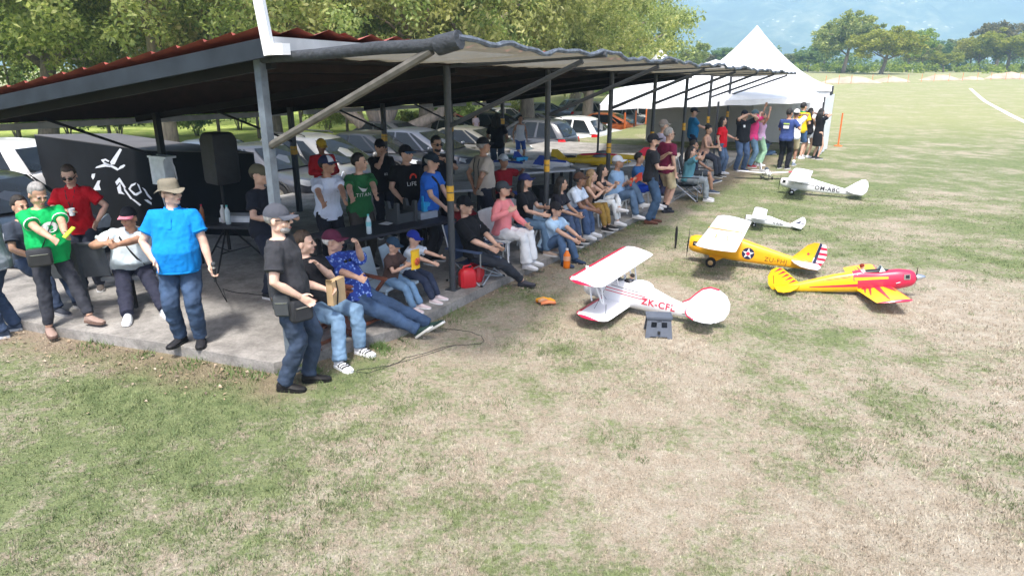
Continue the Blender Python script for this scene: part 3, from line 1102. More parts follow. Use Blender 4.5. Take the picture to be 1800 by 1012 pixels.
big_tree(1010, 66, 2, 'dark tree in the second rank behind the pale hanging tree', 1.15)
# the spreading tree with several low stems
p = GG(672, 262)
t = thing('spreading_tree', 'spreading grey barked tree with several low forking stems behind the silver car', 'tree', p, 0.4)
t.scale = (1, 1, 1)
put('crown', BIG[0][0], None, t, (0.5, 2.2, 0.9))
b = MB()
for P, r in (([(0, 0, -.2), (0.1, 0, .8), (0.15, 0.1, 2.2), (-.3, .3, 4.2)], (.55, .42, .36, .2)),
             ([(-.2, 0.1, .7), (-.9, .2, 1.5), (-2.2, .3, 2.6), (-3.6, .5, 4.0)], (.32, .26, .2, .1)),
             ([(.2, 0, .6), (1.2, -.1, 1.15), (2.6, 0, 1.7), (3.9, .2, 3.0)], (.34, .26, .22, .12)),
             ([(.1, .1, 1.1), (.7, .2, 2.2), (1.5, .3, 3.3), (2.2, .5, 5)], (.3, .24, .18, .1)),
             ([(-.1, 0, 1.2), (-.5, -.1, 2.2), (-1.0, 0, 3.3), (-1.6, .2, 5)], (.28, .22, .18, .1))):
    b.tube(P, list(r), 10)
put('trunk', b.mesh('trunk', True), m_barkl, t)

# thin young stems and bushes between the tall trees and the cars
SM = []
for s in range(2):
    cl = clump_cloud(46, 1.5, 1.5, 1.0, 1.0, 0.42, 80 + s, 0.2, 6)
    me = crown_mesh('crown', cl, 70, 0.085, 0.5, 90 + s, 0.3, 0.05)
    me.materials.append(lf_mid if s else lf_dark)
    SM.append(me)
stem = MB()
for k in range(5):
    a = k * 1.25
    stem.tube([(0.05 * math.cos(a), 0.05 * math.sin(a), -.1), (0.2 * math.cos(a), .2 * math.sin(a), .5), (.5 * math.cos(a), .5 * math.sin(a), 1.1)], [.035, .025, .012], 6)
stm = stem.mesh('stems', True); stm.materials.append(m_bark)
bl = [(30, 236, 1.1, 0, 'dark bush at the far left behind the white car'), (120, 228, 1.2, 1, 'leafy bush behind the left end of the black hut'),
      (210, 232, 0.9, 0, 'dark bush just left of the thick pale trunk'), (345, 226, 1.0, 1, 'bush right of the thick pale trunk'),
      (420, 214, 1.2, 0, 'dark bush seen left of the near corner post'), (575, 216, 1.1, 1, 'bush left of the spreading tree'),
      (720, 232, 0.95, 1, 'bush at the foot of the straight thick trunk'), (800, 205, 1.2, 0, 'bush behind the motorbikes'),
      (905, 200, 1.0, 1, 'bush behind the grey hatchback'), (640, 262, 0.5, 1, 'low green shrub beside the blue motorbike')]
for u, v, sc, var, lb_ in bl:
    t = thing('bush', lb_, 'bush', GG(u, v), rnd.uniform(0, 6), 'bushes under the tall trees')
    t.scale = (sc, sc, sc)
    put('crown', SM[var], None, t); put('stems', stm, None, t)
TH = MB(); TH.tube([(0, 0, -.1), (.03, 0, 1.2), (-.04, .05, 2.4), (.02, 0, 4.5)], [.10, .075, .06, .05], 8)
TH.tube([(.03, 0, 1.2), (.5, .1, 2.6), (.8, .1, 4.0)], [.05, .04, .025], 6)
thm = TH.mesh('trunk', True); thm.materials.append(m_bark)
for u, v, lb_ in ((35, 240, 'thin dark trunk left of the black hut'), (193, 236, 'slim trunk above the black hut'), (385, 232, 'thin trunk left of the near corner post'),
                  (455, 230, 'slim forked trunk right behind the speaker'), (530, 236, 'thin trunk right of the near corner post'), (610, 224, 'slim trunk left of the spreading tree')):
    t = thing('young_tree', lb_, 'tree', GG(u, v), rnd.uniform(0, 6), 'slim trunks under the tall trees')
    put('trunk', thm, None, t); put('crown', SM[0], None, t, (0, 0, 3.9))
# the wood beyond, one mass
cl = []
rr = random.Random(5)
for i in range(900):
    x = rr.uniform(-95, 14); y = rr.uniform(72, 88) + 0.1 * x
    cl.append((x, y, rr.uniform(0.2, 13.5) * (0.8 + .2 * math.sin(x * .2)), rr.uniform(1.0, 2.0)))
wm = crown_mesh('wood', cl, 46, 0.36, 0.55, 3, 0.35)
wm.materials.append(lf_mid)
tag(put('woodland', wm), kind='stuff')

# trees at the end of the field
FAR = []
for s, (lf, rx, rz_, n_) in enumerate(((lf_mid, 5.5, 4.6, 180), (lf_yel, 6.0, 4.6, 190), (lf_dark, 5.0, 3.6, 170), (lf_brown, 5.0, 3.2, 90))):
    cl = clump_cloud(n_, rx, rx, rz_, 6.4, 0.85, 110 + s, 0.35, 9)
    me = crown_mesh('crown', cl, 62, 0.24, 0.55, 120 + s, 0.4)
    me.materials.append(lf)
    tm = limbs(130 + s, 6.2, 0.34, 4.6, 6, 0.35)
    tm.materials.append(m_bark)
    FAR.append((me, tm))
def far_tree(u, v_top, v_base, var, label, wide=1.0, Y=150):
    p = AT(u, v_base, Y)
    top = AT(u, v_top, Y)
    sc = (top.z - p.z) / 10.0
    t = thing('field_tree', label, 'tree', (p.x, p.y, gz(p.x, p.y) - 0.05), rnd.uniform(0, 6), 'trees at the end of the field')
    t.scale = (sc * wide, sc * wide, sc)
    put('crown', FAR[var][0], None, t); put('trunk', FAR[var][1], None, t)
far_tree(1481, 22, 131, 0, 'tall grey green spreading tree, left of the pair at the end of the field', 1.0)
far_tree(1548, 42, 131, 1, 'yellow green umbrella shaped tree at the end of the field', 1.25, 140)
far_tree(1592, 40, 122, 1, 'yellow green tree just right of the umbrella shaped one', 1.0, 165)
far_tree(1640, 58, 116, 2, 'dark green tree between the two yellow green groups', 1.1, 190)
far_tree(1682, 52, 114, 2, 'darkest round tree left of the big right hand tree', 1.1, 190)
far_tree(1752, 12, 112, 3, 'bare brownish crown standing above the right hand tree', 1.0, 185)
far_tree(1772, 38, 116, 1, 'broad yellow green tree at the right edge', 1.35, 165)
far_tree(1840, 45, 116, 1, 'yellow green tree cut by the right edge', 1.2, 165)
far_tree(1706, 62, 116, 2, 'small dark tree under the bare brownish crown', 0.9, 180)
far_tree(1420, 84, 124, 2, 'low dark tree right of the tent peak', 1.4, 170)
far_tree(1385, 88, 122, 2, 'low dark tree close behind the tent slope', 1.3, 185)
far_tree(1618, 64, 116, 0, 'mid green tree behind the yellow green pair', 1.1, 178)
far_tree(1722, 46, 115, 1, 'yellow green tree left of the broad one at the right edge', 1.15, 172)
far_tree(1660, 76, 116, 1, 'low yellow green tree before the darkest round tree', 1.2, 160)
far_tree(1448, 66, 124, 2, 'dark tree close left of the tall grey green one', 1.0, 175)
far_tree(1216, 58, 124, 0, 'lone rounded green tree left of the tent peak', 0.85, 120)
far_tree(1272, 78, 124, 2, 'small dark tree touching the left slope of the tent peak', 1.2, 170)
far_tree(1245, 88, 124, 3, 'thin brownish tree left of the tent peak', 1.1, 170)
# scrub line at their feet, one mass
cl = []
rr = random.Random(15)
for i in range(420):
    x = rr.uniform(20, 150); y = rr.uniform(146, 200)
    cl.append((x, y, gz(x, y) + rr.uniform(0.0, 1.6), rr.uniform(0.6, 1.2)))
wm = crown_mesh('scrub', cl, 40, 0.26, 0.55, 33, 0.4)
wm.materials.append(lf_yel)
tag(put('scrub', wm), kind='stuff')
cl = []
for i in range(420):
    x = rr.uniform(-20, 170); y = rr.uniform(186, 205)
    cl.append((x, y, gz(x, y) + rr.uniform(0.0, 4.6 + 1.6 * math.sin(x * .11)), rr.uniform(1.2, 2.4)))
wm = crown_mesh('far_wood', cl, 44, 0.5, 0.55, 34, 0.4)
wm.materials.append(lf_dark)
tag(put('far_woodland', wm), kind='stuff')

# heaps of earth along the end of the field, and the taped stakes
m_earth = mat('heap_earth', (0.47, 0.35, 0.27), 0.95, var=0.25, scale=0.8, bump=0.6, bscale=4)
def heap(u, Y, lx, ly, h, label):
    p = AT(u, 118, Y); p.z = gz(p.x, p.y)
    b = MB()
    rings = []
    for i in range(8):
        f = i / 7.0
        ring = []
        for j in range(28):
            a = 2 * PI * j / 28
            q = 1 + 0.22 * mnoise.noise(Vector((math.cos(a) * 1.7, math.sin(a) * 1.7, u * .1 + f)))
            ring.append((lx * (1 - f) * q * math.cos(a), ly * (1 - f) * q * math.sin(a), -0.1 + (h + .1) * (1 - (1 - f) ** 2) * (1 + 0.35 * mnoise.noise(Vector((math.cos(a) * lx * .8, math.sin(a), u + f * 2))))))
        rings.append(ring)
    b.rings(rings)
    tag(put('earth_heap', b.mesh('earth_heap', True), m_earth, None, p, 0.05), label, 'earth heap', 'earth heaps at the end of the field')
heap(1500, 100, 4.6, 1.3, 0.75, 'pale earth bank nearest the tent')
heap(1570, 104, 3.4, 1.2, 0.6, 'pinkish earth bank under the umbrella shaped tree')
heap(1655, 110, 3.6, 1.2, 0.7, 'low grey pink heap in the middle of the field end')
heap(1712, 112, 2.2, 1.0, 0.5, 'small heap left of the largest pink heap')
heap(1778, 116, 4.2, 1.4, 0.9, 'largest pink heap near the right edge')
m_or = mat('stake_orange', (0.72, 0.16, 0.03), 0.6)
stk = MB(); stk.cyl((0, 0, -.1), (0, 0, 1.15), 0.03, n=6)
stkm = stk.mesh('stake'); stkm.materials.append(m_or)
for i, u in enumerate((1455, 1478, 1500, 1537, 1565, 1600, 1624, 1646, 1672, 1696, 1722, 1746, 1772, 1797)):
    p = AT(u, 118, 96 + i * 1.3); p.z = gz(p.x, p.y)
    tag(put('marker_stake', stkm, None, None, p), ('%s thin orange stake from the tent in the line along the end of the field' % ('first', 'second', 'third', 'fourth', 'fifth', 'sixth', 'seventh', 'eighth', 'ninth', 'tenth', 'eleventh', 'twelfth', 'thirteenth', 'fourteenth')[i]), 'stake', 'orange stakes along the end of the field')
# orange pole and its rope beside the tent
p = G(1473, 257)
t = thing('rope_pole', 'bright orange pole with a foot standing right of the white tent wall', 'pole', p)
b = MB(); b.cyl((0, 0, 0), (0, 0, 1.28), 0.03, n=8); put('shaft', b, m_or, t)
b = MB(); b.lathe((0, 0, 0), [(0.16, 0), (0.16, .02), (0.05, .05)], 12); put('foot', b, m_or, t)
# chalk line on the field
b = MB()
Q = [G(1706, 164 - 1), G(1725, 180), G(1760, 196), G(1800, 214), G(1850, 236)]
Q = [G(u, v, 0.0) for u, v in ((1704, 164), (1716, 172), (1730, 181), (1745, 188), (1762, 196), (1780, 205), (1800, 214), (1840, 234))]
for i in range(len(Q)):
    Q[i].z = gz(Q[i].x, Q[i].y) + 0.015
for i in range(len(Q) - 1):
    d = (Q[i + 1] - Q[i]).normalized(); s = Vector((d.y, -d.x, 0)) * 0.17
    k = b.pts([Q[i] - s, Q[i] + s, Q[i + 1] + s, Q[i + 1] - s]); b.faces([(0, 1, 2, 3)], k)
tag(put('chalk_line', b, mat('chalk', (0.72, 0.70, 0.62), 0.9, var=0.2, scale=2)), kind='structure')
# ================================================================== PEOPLE
PENDING = []                       # meshes waiting to be fused into one continuous surface
def fuse(name, mb, m, parent, vox, smooth=3, wrinkle=0.0, wsize=0.09):
    me = mb.mesh(name)
    o = put(name, me, m, parent)
    PENDING.append((o, vox, smooth, wrinkle, wsize))
    return o
_wtex = {}
FOLD_S = bpy.data.objects.new('fold_frame', None); FOLD_S.scale = (.8, .8, 2.3); FOLD_S.rotation_euler = (.25, .2, 0)
FOLD_T = bpy.data.objects.new('fold_frame', None); FOLD_T.scale = (1.1, 1.1, 1.3); FOLD_T.rotation_euler = (.2, .1, .3)
for q_ in (FOLD_S, FOLD_T): COL.objects.link(q_)
def fuse_all():
    for o, vox, sm, wr, ws in PENDING:
        r = o.modifiers.new('r', 'REMESH'); r.mode = 'VOXEL'; r.voxel_size = vox; r.use_smooth_shade = True
        if wr:
            if ws not in _wtex:
                t = bpy.data.textures.new('folds', 'CLOUDS'); t.noise_scale = ws; t.noise_depth = 2
                _wtex[ws] = t
            d = o.modifiers.new('d', 'DISPLACE'); d.texture = _wtex[ws]; d.strength = wr; d.mid_level = 0.30; d.texture_coords = 'OBJECT'; d.texture_coords_object = FOLD_T if 'rous' in o.name or 'jean' in o.name else FOLD_S
        s = o.modifiers.new('s', 'SMOOTH'); s.iterations = sm; s.factor = 0.5
    dg = bpy.context.evaluated_depsgraph_get()
    done = []
    for o, *_ in PENDING:
        me = bpy.data.meshes.new_from_object(o.evaluated_get(dg))
        me.polygons.foreach_set('use_smooth', [True] * len(me.polygons))
        done.append((o, me))
    for o, me in done:
        n = o.data.name
        o.modifiers.clear()
        o.data = me
        me.name = n
    for q in (FOLD_S, FOLD_T): bpy.data.objects.remove(q)

SKIN = {'light': (0.60, 0.37, 0.27), 'fair': (0.66, 0.43, 0.33), 'tan': (0.45, 0.25, 0.165), 'brown': (0.29, 0.155, 0.10), 'mid': (0.52, 0.31, 0.215)}
def skin(k): return mat('skin_' + k, SKIN[k], 0.5, var=0.2, scale=11, spec=0.4, bump=.15, bscale=70)
def cloth(c, var=0.10, rough=0.85):
    return mat('cloth_%02x%02x%02x' % tuple(int(q) for q in c), srgb(c), rough, var=var, scale=7, bump=0.5, bscale=17, sheen=0.02, spec=0.25)
def denim(c):
    q_ = [int(.62 * q + .38 * (c[0] * .3 + c[1] * .5 + c[2] * .2) * .86) for q in c]
    return mat('denim_%02x%02x%02x' % tuple(int(q) for q in c), srgb(q_), 0.85, var=0.30, scale=5, bump=0.6, bscale=16)
HAIR = {'black': (0.012, 0.010, 0.009), 'brown': (0.045, 0.026, 0.015), 'grey': (0.30, 0.29, 0.28), 'blonde': (0.34, 0.22, 0.11), 'white': (0.6, 0.58, 0.55), 'dark': (0.022, 0.016, 0.012)}
def hairm(k): return mat('hair_' + k, HAIR[k], 0.6, var=0.35, scale=40, bump=0.6, bscale=120, stretch=(1, 1, 0.25))

def ik(a, t, l1, l2, hint):
    a, t = Vector(a), Vector(t)
    d = t - a
    L_ = d.length
    m = (l1 + l2) * 0.998
    if L_ > m:
        d = d * (m / L_); L_ = m; t = a + d
    if L_ < abs(l1 - l2) + .02:
        L_ = abs(l1 - l2) + .02; d = d.normalized() * L_; t = a + d
    u = d / L_
    x = (l1 * l1 - l2 * l2 + L_ * L_) / (2 * L_)
    y = math.sqrt(max(l1 * l1 - x * x, 0))
    h = Vector(hint); h = h - u * h.dot(u)
    if h.length < 1e-4: h = u.orthogonal()
    return a + u * x + h.normalized() * y, t

def lerpr(P, n):
    """resample a polyline of (point, radius) with a soft curve"""
    return P

def person(label, pos, face, z0=0.0, h=1.75, w=1.0, belly=0.0, fem=False, kid=False, pz=None, lean=0, side=0, twist=0, head=(0, 0),
           RH=None, LH=None, RF=None, LF=None, re=None, le=None, rk=None, lk=None, top='tee', tc=(40, 40, 45), bottom='jeans', bc=(40, 60, 95),
           shoe=(30, 30, 32), sole=(200, 200, 200), hair='dark', hs='short', hat=None, sk='mid', lod=1, glasses=False, beard=None, group=None,
           collar=None, curlR=0.6, curlL=0.6, gape=False, hemu=None, sock=None, seated=None, open_hand=False):
    s = h / 1.75
    rz = R(face) - PI / 2
    pos = Vector(pos); pos.z = z0
    root = thing('person', label, 'person', pos, rz, group)
    toL = Matrix.Translation(pos) @ Matrix.Rotation(rz, 4, 'Z')
    inv = toL.inverted()
    if seated is None: seated = pz is not None and pz < 0.8 * s
    if pz is None: pz = 0.925 * s
    X, Y, Z = Vector((1, 0, 0)), Vector((0, 1, 0)), Vector((0, 0, 1))
    pel = Vector((0, 0, pz))
    Rl = Euler((-R(lean), R(side), 0)).to_matrix()
    t = Rl @ Z
    Rt = Matrix.Rotation(R(twist), 3, t)
    sx, sy = Rt @ (Rl @ X), Rt @ (Rl @ Y)
    hx, hy = X, Y
    SPN = 0.515 * s
    if kid: SPN *= 0.95
    vox = (0.0088, 0.0135, 0.021)[lod]
    nseg = (14, 12, 10)[lod]
    def frame(u):
        f = min(max(u, 0), 1)
        ax = (hx.lerp(sx, f)).normalized(); ay = (hy.lerp(sy, f)).normalized()
        return pel + t * (SPN * u), ax, ay
    def prof(u, grow=0.0):
        if fem: K = [(-.2, .11, .10, 0), (0, .168, .118, -.01), (.22, .138, .10, 0), (.45, .132, .098, .005), (.72, .152, .118, .014), (.88, .150, .085, 0), (.97, .085, .07, -.005), (1.05, .052, .055, 0)]
        else: K = [(-.2, .12, .10, 0), (0, .163, .112, -.005), (.22, .155, .108, 0), (.45, .158, .11, .004), (.72, .178, .122, .008), (.88, .178, .092, 0), (.97, .10, .075, -.006), (1.05, .056, .058, 0)]
        for i in range(len(K) - 1):
            if u <= K[i + 1][0] or i == len(K) - 2:
                f = (u - K[i][0]) / (K[i + 1][0] - K[i][0]); f = min(max(f, 0), 1)
                a, b, o = (K[i][j] + (K[i + 1][j] - K[i][j]) * f for j in (1, 2, 3))
                break
        bl = belly * math.exp(-((u - 0.25) / 0.25) ** 2)
        ww = w if u < .9 else 1 + (w - 1) * .6
        return (a * ww + bl * 0.03) * s + grow, (b * (1 + (w - 1) * .8) + bl * 0.06) * s + grow, (o + bl * 0.055) * s
    def ring(u, grow=0.0, n=None, sq=2.4):
        n = n or nseg + 4
        c, ax, ay = frame(u)
        a, b, o = prof(u, grow)
        out = []
        for j in range(n):
            q = 2 * PI * j / n
            cq, sq_ = math.cos(q), math.sin(q)
            x = a * math.copysign(abs(cq) ** (2 / sq), cq); y = b * math.copysign(abs(sq_) ** (2 / sq), sq_)
            out.append(c + ax * x + ay * (y + o))
        return out
    nb, _, _ = frame(1.0)
    nd = (t * 0.55 + Z * 0.45).normalized()
    hk = (1.30 if kid else 1.10) * (0.97 if fem else 1.0) * s
    hbase = nb + nd * 0.045 * s
    Hm = Matrix.Rotation(R(face * 0), 3, 'Z')
    fwd = Vector((sy.x, sy.y, 0)).normalized()
    base = Matrix((Vector((fwd.y, -fwd.x, 0)), fwd, Z)).transposed()
    Hm = base @ Euler((R(head[1]), 0, R(head[0]))).to_matrix()
    hc = hbase + Vector((0, 0, 0.094 * hk)) + Hm @ Vector((0, 0.012, 0.015)) * hk
    def HP(x, y, z): return hc + Hm @ (Vector((x, y, z)) * hk)
    # ---------------- joints
    wid = (0.150 if fem else 0.165) * s * (1 + (w - 1) * 0.7)
    c88, _, _ = frame(0.87)
    shR, shL = c88 + sx * wid, c88 - sx * wid
    UA, FA = 0.285 * s, 0.25 * s
    def loc(v):
        return inv @ v if isinstance(v, Vector) else Vector(v)
    zs = pel.z
    dR = shR + Vector((0.10, 0.03, -0.50)) * s; dL = shL + Vector((-0.10, 0.03, -0.50)) * s
    if seated:
        dR = Vector((0.14, 0.34, pz + 0.10)); dL = Vector((-0.14, 0.34, pz + 0.10))
    tR = loc(RH) if RH is not None else dR
    tL = loc(LH) if LH is not None else dL
    eR, wR = ik(shR, tR, UA, FA, re or (0.7, -0.7, -0.35))
    eL, wL = ik(shL, tL, UA, FA, le or (-0.7, -0.7, -0.35))
    hipR, hipL = pel + X * 0.092 * s * w - Z * .03 * s, pel - X * 0.092 * s * w - Z * .03 * s
    TH, SN, AK = 0.435 * s, 0.42 * s, 0.085 * s
    if kid: TH *= .94; SN *= .94
    def foot(F, d):
        if F is None: F = d
        if isinstance(F, Vector): return inv @ F, 0, 0
        if isinstance(F[0], Vector):
            return inv @ F[0], F[1], (F[2] if len(F) > 2 else 0)
        return Vector(F[:3]), (F[3] if len(F) > 3 else 0), (F[4] if len(F) > 4 else 0)
    if seated: dfR, dfL = (0.11, .46, 0, -8), (-0.11, .46, 0, 8)
    else: dfR, dfL = (0.10, 0, 0, -12), (-0.10, 0, 0, 12)
    fR, yR, pR = foot(RF, dfR); fL, yL, pL = foot(LF, dfL)
    kR, aR = ik(hipR, fR + Z * AK, TH, SN, rk or (0.06, 1, 0.25))
    kL, aL = ik(hipL, fL + Z * AK, TH, SN, lk or (-0.06, 1, 0.25))
    thick = (0.9 if fem else 1.0) * (0.55 + 0.45 * w) * s
    # ---------------- skin: one continuous body
    B = MB()
    B.rings([ring(u) for u in (-.16, 0, .22, .45, .72, .86, .93, 1.0)])
    B.tube([nb - t * .06 * s, hbase, hc - Hm @ Vector((0, .012, .03)) * hk], [.062 * s * (.86 if fem else 1), .052 * s * (.86 if fem else 1), .052 * s], nseg)
    def limb(P, rad): B.tube(P, [q * thick for q in rad], nseg)
    for sh, e, wr in ((shR, eR, wR), (shL, eL, wL)):
        limb([sh - (sh - c88) * .35, sh, sh.lerp(e, .4), e, e.lerp(wr, .35), wr.lerp(e, .15), wr], [.05, .056, .049, .041, .042, .03, .027])
    for hp, k, a in ((hipR, kR, aR), (hipL, kL, aL)):
        limb([hp + Z * .03, hp.lerp(k, .35), k, k.lerp(a, .35), a.lerp(k, .15), a], [.088, .076, .056, .056, .038, .037])
    # head with its face
    nn, mmm = (16, 12) if lod == 0 else (12, 9)
    def E_(x, y, z, r, rot=None): B.ell(HP(x, y, z), tuple(q * hk for q in r), nn, mmm, Hm if rot is None else Hm @ Euler(rot).to_matrix())
    E_(0, -.012, .028, (.074, .094, .092))
    E_(0, .022, -.03, (.060, .068, .078), (R(-12), 0, 0))
    E_(0, .062, -.088, (.028, .024, .02))
    E_(0, .075, .022, (.048, .018, .012))
    for q in (-1, 1):
        E_(q * .034, .058, -.03, (.026, .026, .024))
        E_(q * .076, -.012, -.012, (.010, .02, .031), (0, 0, q * -.3))
        E_(q * .048, .0, -.065, (.018, .03, .03))
    B.tube([HP(0, .086, .018), HP(0, .104, -.012), HP(0, .110, -.026)], [.010 * hk, .0135 * hk, .015 * hk], 8)
    E_(0, .084, -.062, (.025, .012, .011))
    # hands with five fingers
    palms = []
    for sgn, wr, e, curl in ((1, wR, eR, curlR), (-1, wL, eL, curlL)):
        d = (wr - e).normalized()
        th = Y * 0.8 + Z * 0.25 - X * sgn * 0.35
        if abs(d.dot(th.normalized())) > .85: th = Z - X * sgn * .6
        th = (th - d * th.dot(d)).normalized()
        pn = d.cross(th) * sgn
        hs_ = s * (1.06 if lod else 1.0)
        kn = wr + d * .088 * hs_
        B.tube([wr - d * .01, wr + d * .04 * hs_, kn], [(.027 * hs_, .02 * hs_), (.039 * hs_, .019 * hs_), (.040 * hs_, .015 * hs_)], 10, up=pn)
        for i, (o, ln) in enumerate(((.030, .074), (.010, .083), (-.011, .077), (-.031, .060))):
            b = kn + th * o * hs_ - d * .008
            dr = (d + th * o * (3.0 if lod == 0 else 1.2)).normalized()
            P = [b - d * .015]
            p = b
            for j, f in enumerate((.42, .32, .26)):
                ca = curl * (0.35 + .55 * j) * (1 + .12 * i)
                p = p + (dr * math.cos(ca) + pn * math.sin(ca)) * ln * f * hs_
                P.append(p)
            B.tube(P, [.0092 * hs_, .0092 * hs_, .0085 * hs_, .007 * hs_], 7)
        b = wr + d * .028 * hs_ + th * .028 * hs_
        P = [wr + d * .02 * hs_ + th * .012 * hs_, b + (d * .4 + th * .8 + pn * .2) * .02 * hs_, b + (d * .7 + th * .7 + pn * .35) * .048 * hs_, b + (d * .95 + th * .5 + pn * .55) * .068 * hs_]
        B.tube(P, [.014 * hs_, .012 * hs_, .0098 * hs_, .0075 * hs_], 7)
        palms.append(toL @ (kn + pn * .022 * hs_))
    sm = skin(sk)
    fuse('body', B, sm, root, vox, (2, 2, 2)[lod])
    # ---------------- clothes
    g = .015 * s if top != 'tank' else .008 * s
    cv = (0.011, 0.015, 0.022)[lod]
    tcm = cloth(tc)
    if hemu is None: hemu = -0.06 if seated else -0.19
    T = MB()
    us = [hemu, hemu * .5 + .05, .22, .45, .72, .86, .93, .985]
    if top == 'dress': us = [-.9, -.5, -.2] + us[2:]
    def tring(u):
        if u < .24 and not seated and belly > .3:
            r0, r1 = ring(u, g + .012 * s), ring(.26, g)
            c0, _, _ = frame(u); c1, _, _ = frame(.26)
            return [p.lerp(q + (c0 - c1), .72) for p, q in zip(r0, r1)]
        return ring(u, g + (0.034 * s if u < -.04 else .014 * s if u < .12 else 0))
    if top == 'tank': us = us[:-2] + [.90]
    T.rings([tring(u) for u in us])
    def sleeve(sh, e, wr, ext):
        P = [sh - (sh - c88) * .45, sh, sh.lerp(e, .5)]
        rd = [.062, .072, .068]
        if ext <= 1.0:
            P.append(sh.lerp(e, ext)); rd.append(.070)
        else:
            P += [e, e.lerp(wr, .5), e.lerp(wr, ext - 1)]; rd += [.056, .05, .043]
        T.tube(P, [q * thick + .003 for q in rd], nseg)
    ext = {'tee': .66, 'polo': .66, 'long': 1.96, 'tank': 0, 'dress': .4, 'half': 1.0}[top]
    if ext:
        sleeve(shR, eR, wR, ext); sleeve(shL, eL, wL, ext)
    fuse('shirt' if top not in ('dress',) else 'dress', T, tcm, root, cv, 2, 0.032 * s, 0.10)
    if lod < 2 and ext and ext <= 1.0:
        for sh, e in ((shR, eR), (shL, eL)):
            d = (e - sh).normalized(); c0 = sh.lerp(e, ext) - d * .012
            a1 = d.orthogonal().normalized(); a2 = d.cross(a1)
            hb_ = MB(); hb_.tube([c0 + (a1 * math.cos(q) + a2 * math.sin(q)) * (.070 * thick + .010) for q in [2 * PI * k / 14 for k in range(15)]], [(.004, .010)] * 15, 5, up=tuple(d))
            put('sleeve_hem', hb_.mesh('sleeve_hem', True), tcm, root)
    if lod == 0 and not seated and top != 'dress':
        hb_ = MB(); rg_ = tring(hemu); rg_ = [p + (p - pel).normalized() * .006 for p in rg_]
        hb_.tube(rg_ + [rg_[0]], [(.005, .012)] * (len(rg_) + 1), 5, up=(0, 0, 1)); put('hem', hb_.mesh('hem', True), tcm, root)
    if lod == 0 and top == 'polo':
        c0, ax, ay = frame(.86); a_, b_, o_ = prof(.86, g)
        c1, ax1, ay1 = frame(.66); a1_, b1_, o1_ = prof(.66, g)
        pk = MB(); pk.bar(c0 + ay * (b_ + o_ + .012), c1 + ay1 * (b1_ + o1_ + .014), .03, .006, tuple(ay)); put('placket', pk, tcm, root)
    if collar or top == 'polo':
        cb = MB()
        c0, ax, ay = frame(.985)
        rr_ = []
        for j in range(15):
            q = -PI * .5 + PI * 2 * (0.07 + .86 * j / 14) + PI
            q = PI / 2 + R(24) + (2 * PI - R(48)) * j / 14
            rr_.append((c0 + ax * .075 * s * math.cos(q) + ay * .07 * s * math.sin(q) + t * (.012 - .012 * math.sin(q)) * s))
        cb.tube(rr_, [(.010 * s, .024 * s)] * 15, 6, up=tuple(t))
        put('collar', cb.mesh('collar', True), cloth(collar) if collar else tcm, root)
    bcm = denim(bc) if bottom == 'jeans' else cloth(bc)
    if bottom not in ('none',):
        Bt = MB()
        gg = .012 * s
        Bt.rings([ring(u, gg) for u in (-.19, -.08, 0.0, .06 if not seated else .04)])
        for hp, k, a in ((hipR, kR, aR), (hipL, kL, aL)):
            gk = (k - (hp + a) * .5)
            if bottom == 'shorts':
                P = [hp + Z * .03, hp.lerp(k, .4), hp.lerp(k, .88)]; rd = [.10, .092, .085]
            elif bottom == 'skinny':
                P = [hp + Z * .03, hp.lerp(k, .4), k, k.lerp(a, .4), k.lerp(a, .92)]; rd = [.098, .084, .062, .062, .045]
            elif bottom == 'wide':
                P = [hp + Z * .03, hp.lerp(k, .4), k, k.lerp(a, .5), k.lerp(a, .97)]; rd = [.102, .094, .082, .086, .10]
            elif bottom == 'hot':
                P = [hp + Z * .03, hp.lerp(k, .25), hp.lerp(k, .42)]; rd = [.10, .097, .098]
            else:
                P = [hp + Z * .03, hp.lerp(k, .4), k, k.lerp(a, .45), k.lerp(a, .9), a]; rd = [.102, .092, .073, .069, .060, .062]
            Bt.tube(P, [q * thick + .002 for q in rd], nseg)
        fuse({'jeans': 'jeans', 'shorts': 'shorts', 'hot': 'shorts'}.get(bottom, 'trousers'), Bt, bcm, root, cv, 2, 0.036 * s, 0.075)
    # ---------------- shoes
    shm, slm = cloth(shoe, 0.12, 0.6), cloth(sole, 0.05, 0.6)
    for a, fy, fp, k in ((aR, yR, pR, kR), (aL, yL, pL, kL)):
        S_ = MB()
        Fm = Matrix.Rotation(R(fy), 3, 'Z') @ Matrix.Rotation(R(fp), 3, 'X')
        o = a - Vector((0, 0, 0))
        def FP(x, y, z): return o + Fm @ (Vector((x, y, z - .085)) * s * (1.12 if kid else 1))
        prof_ = [(-.068, .030, .075), (-.05, .040, .098), (-.01, .043, .108), (.04, .044, .085), (.10, .049, .064), (.155, .047, .052), (.190, .034, .044), (.205, .016, .034)]
        rings = []
        for y, wd, tp in prof_:
            rg = []
            for j in range(10):
                q = 2 * PI * j / 10
                zz = .018 + (tp - .018) * (0.5 + .5 * math.sin(q)) if math.sin(q) > -.5 else .018
                rg.append(FP(wd * math.cos(q) * (1 if math.sin(q) < .3 else .82), y, zz))
            rings.append(rg)
        S_.mi = 0
        S_.rings(rings)
        S_.mi = 1
        sl = [(wd + .005, y) for y, wd, tp in prof_]
        poly = [(a_, y) for a_, y in sl] + [(-a_, y) for a_, y in reversed(sl)]
        n_ = len(poly)
        kk = S_.pts([FP(x, y, .0) for x, y in poly] + [FP(x, y, .026) for x, y in poly])
        S_.faces([tuple(range(n_ - 1, -1, -1)), tuple(range(n_, 2 * n_))] + [(i, (i + 1) % n_, n_ + (i + 1) % n_, n_ + i) for i in range(n_)], kk)
        put('shoe', S_.mesh('shoe', 45), [shm, slm], root)
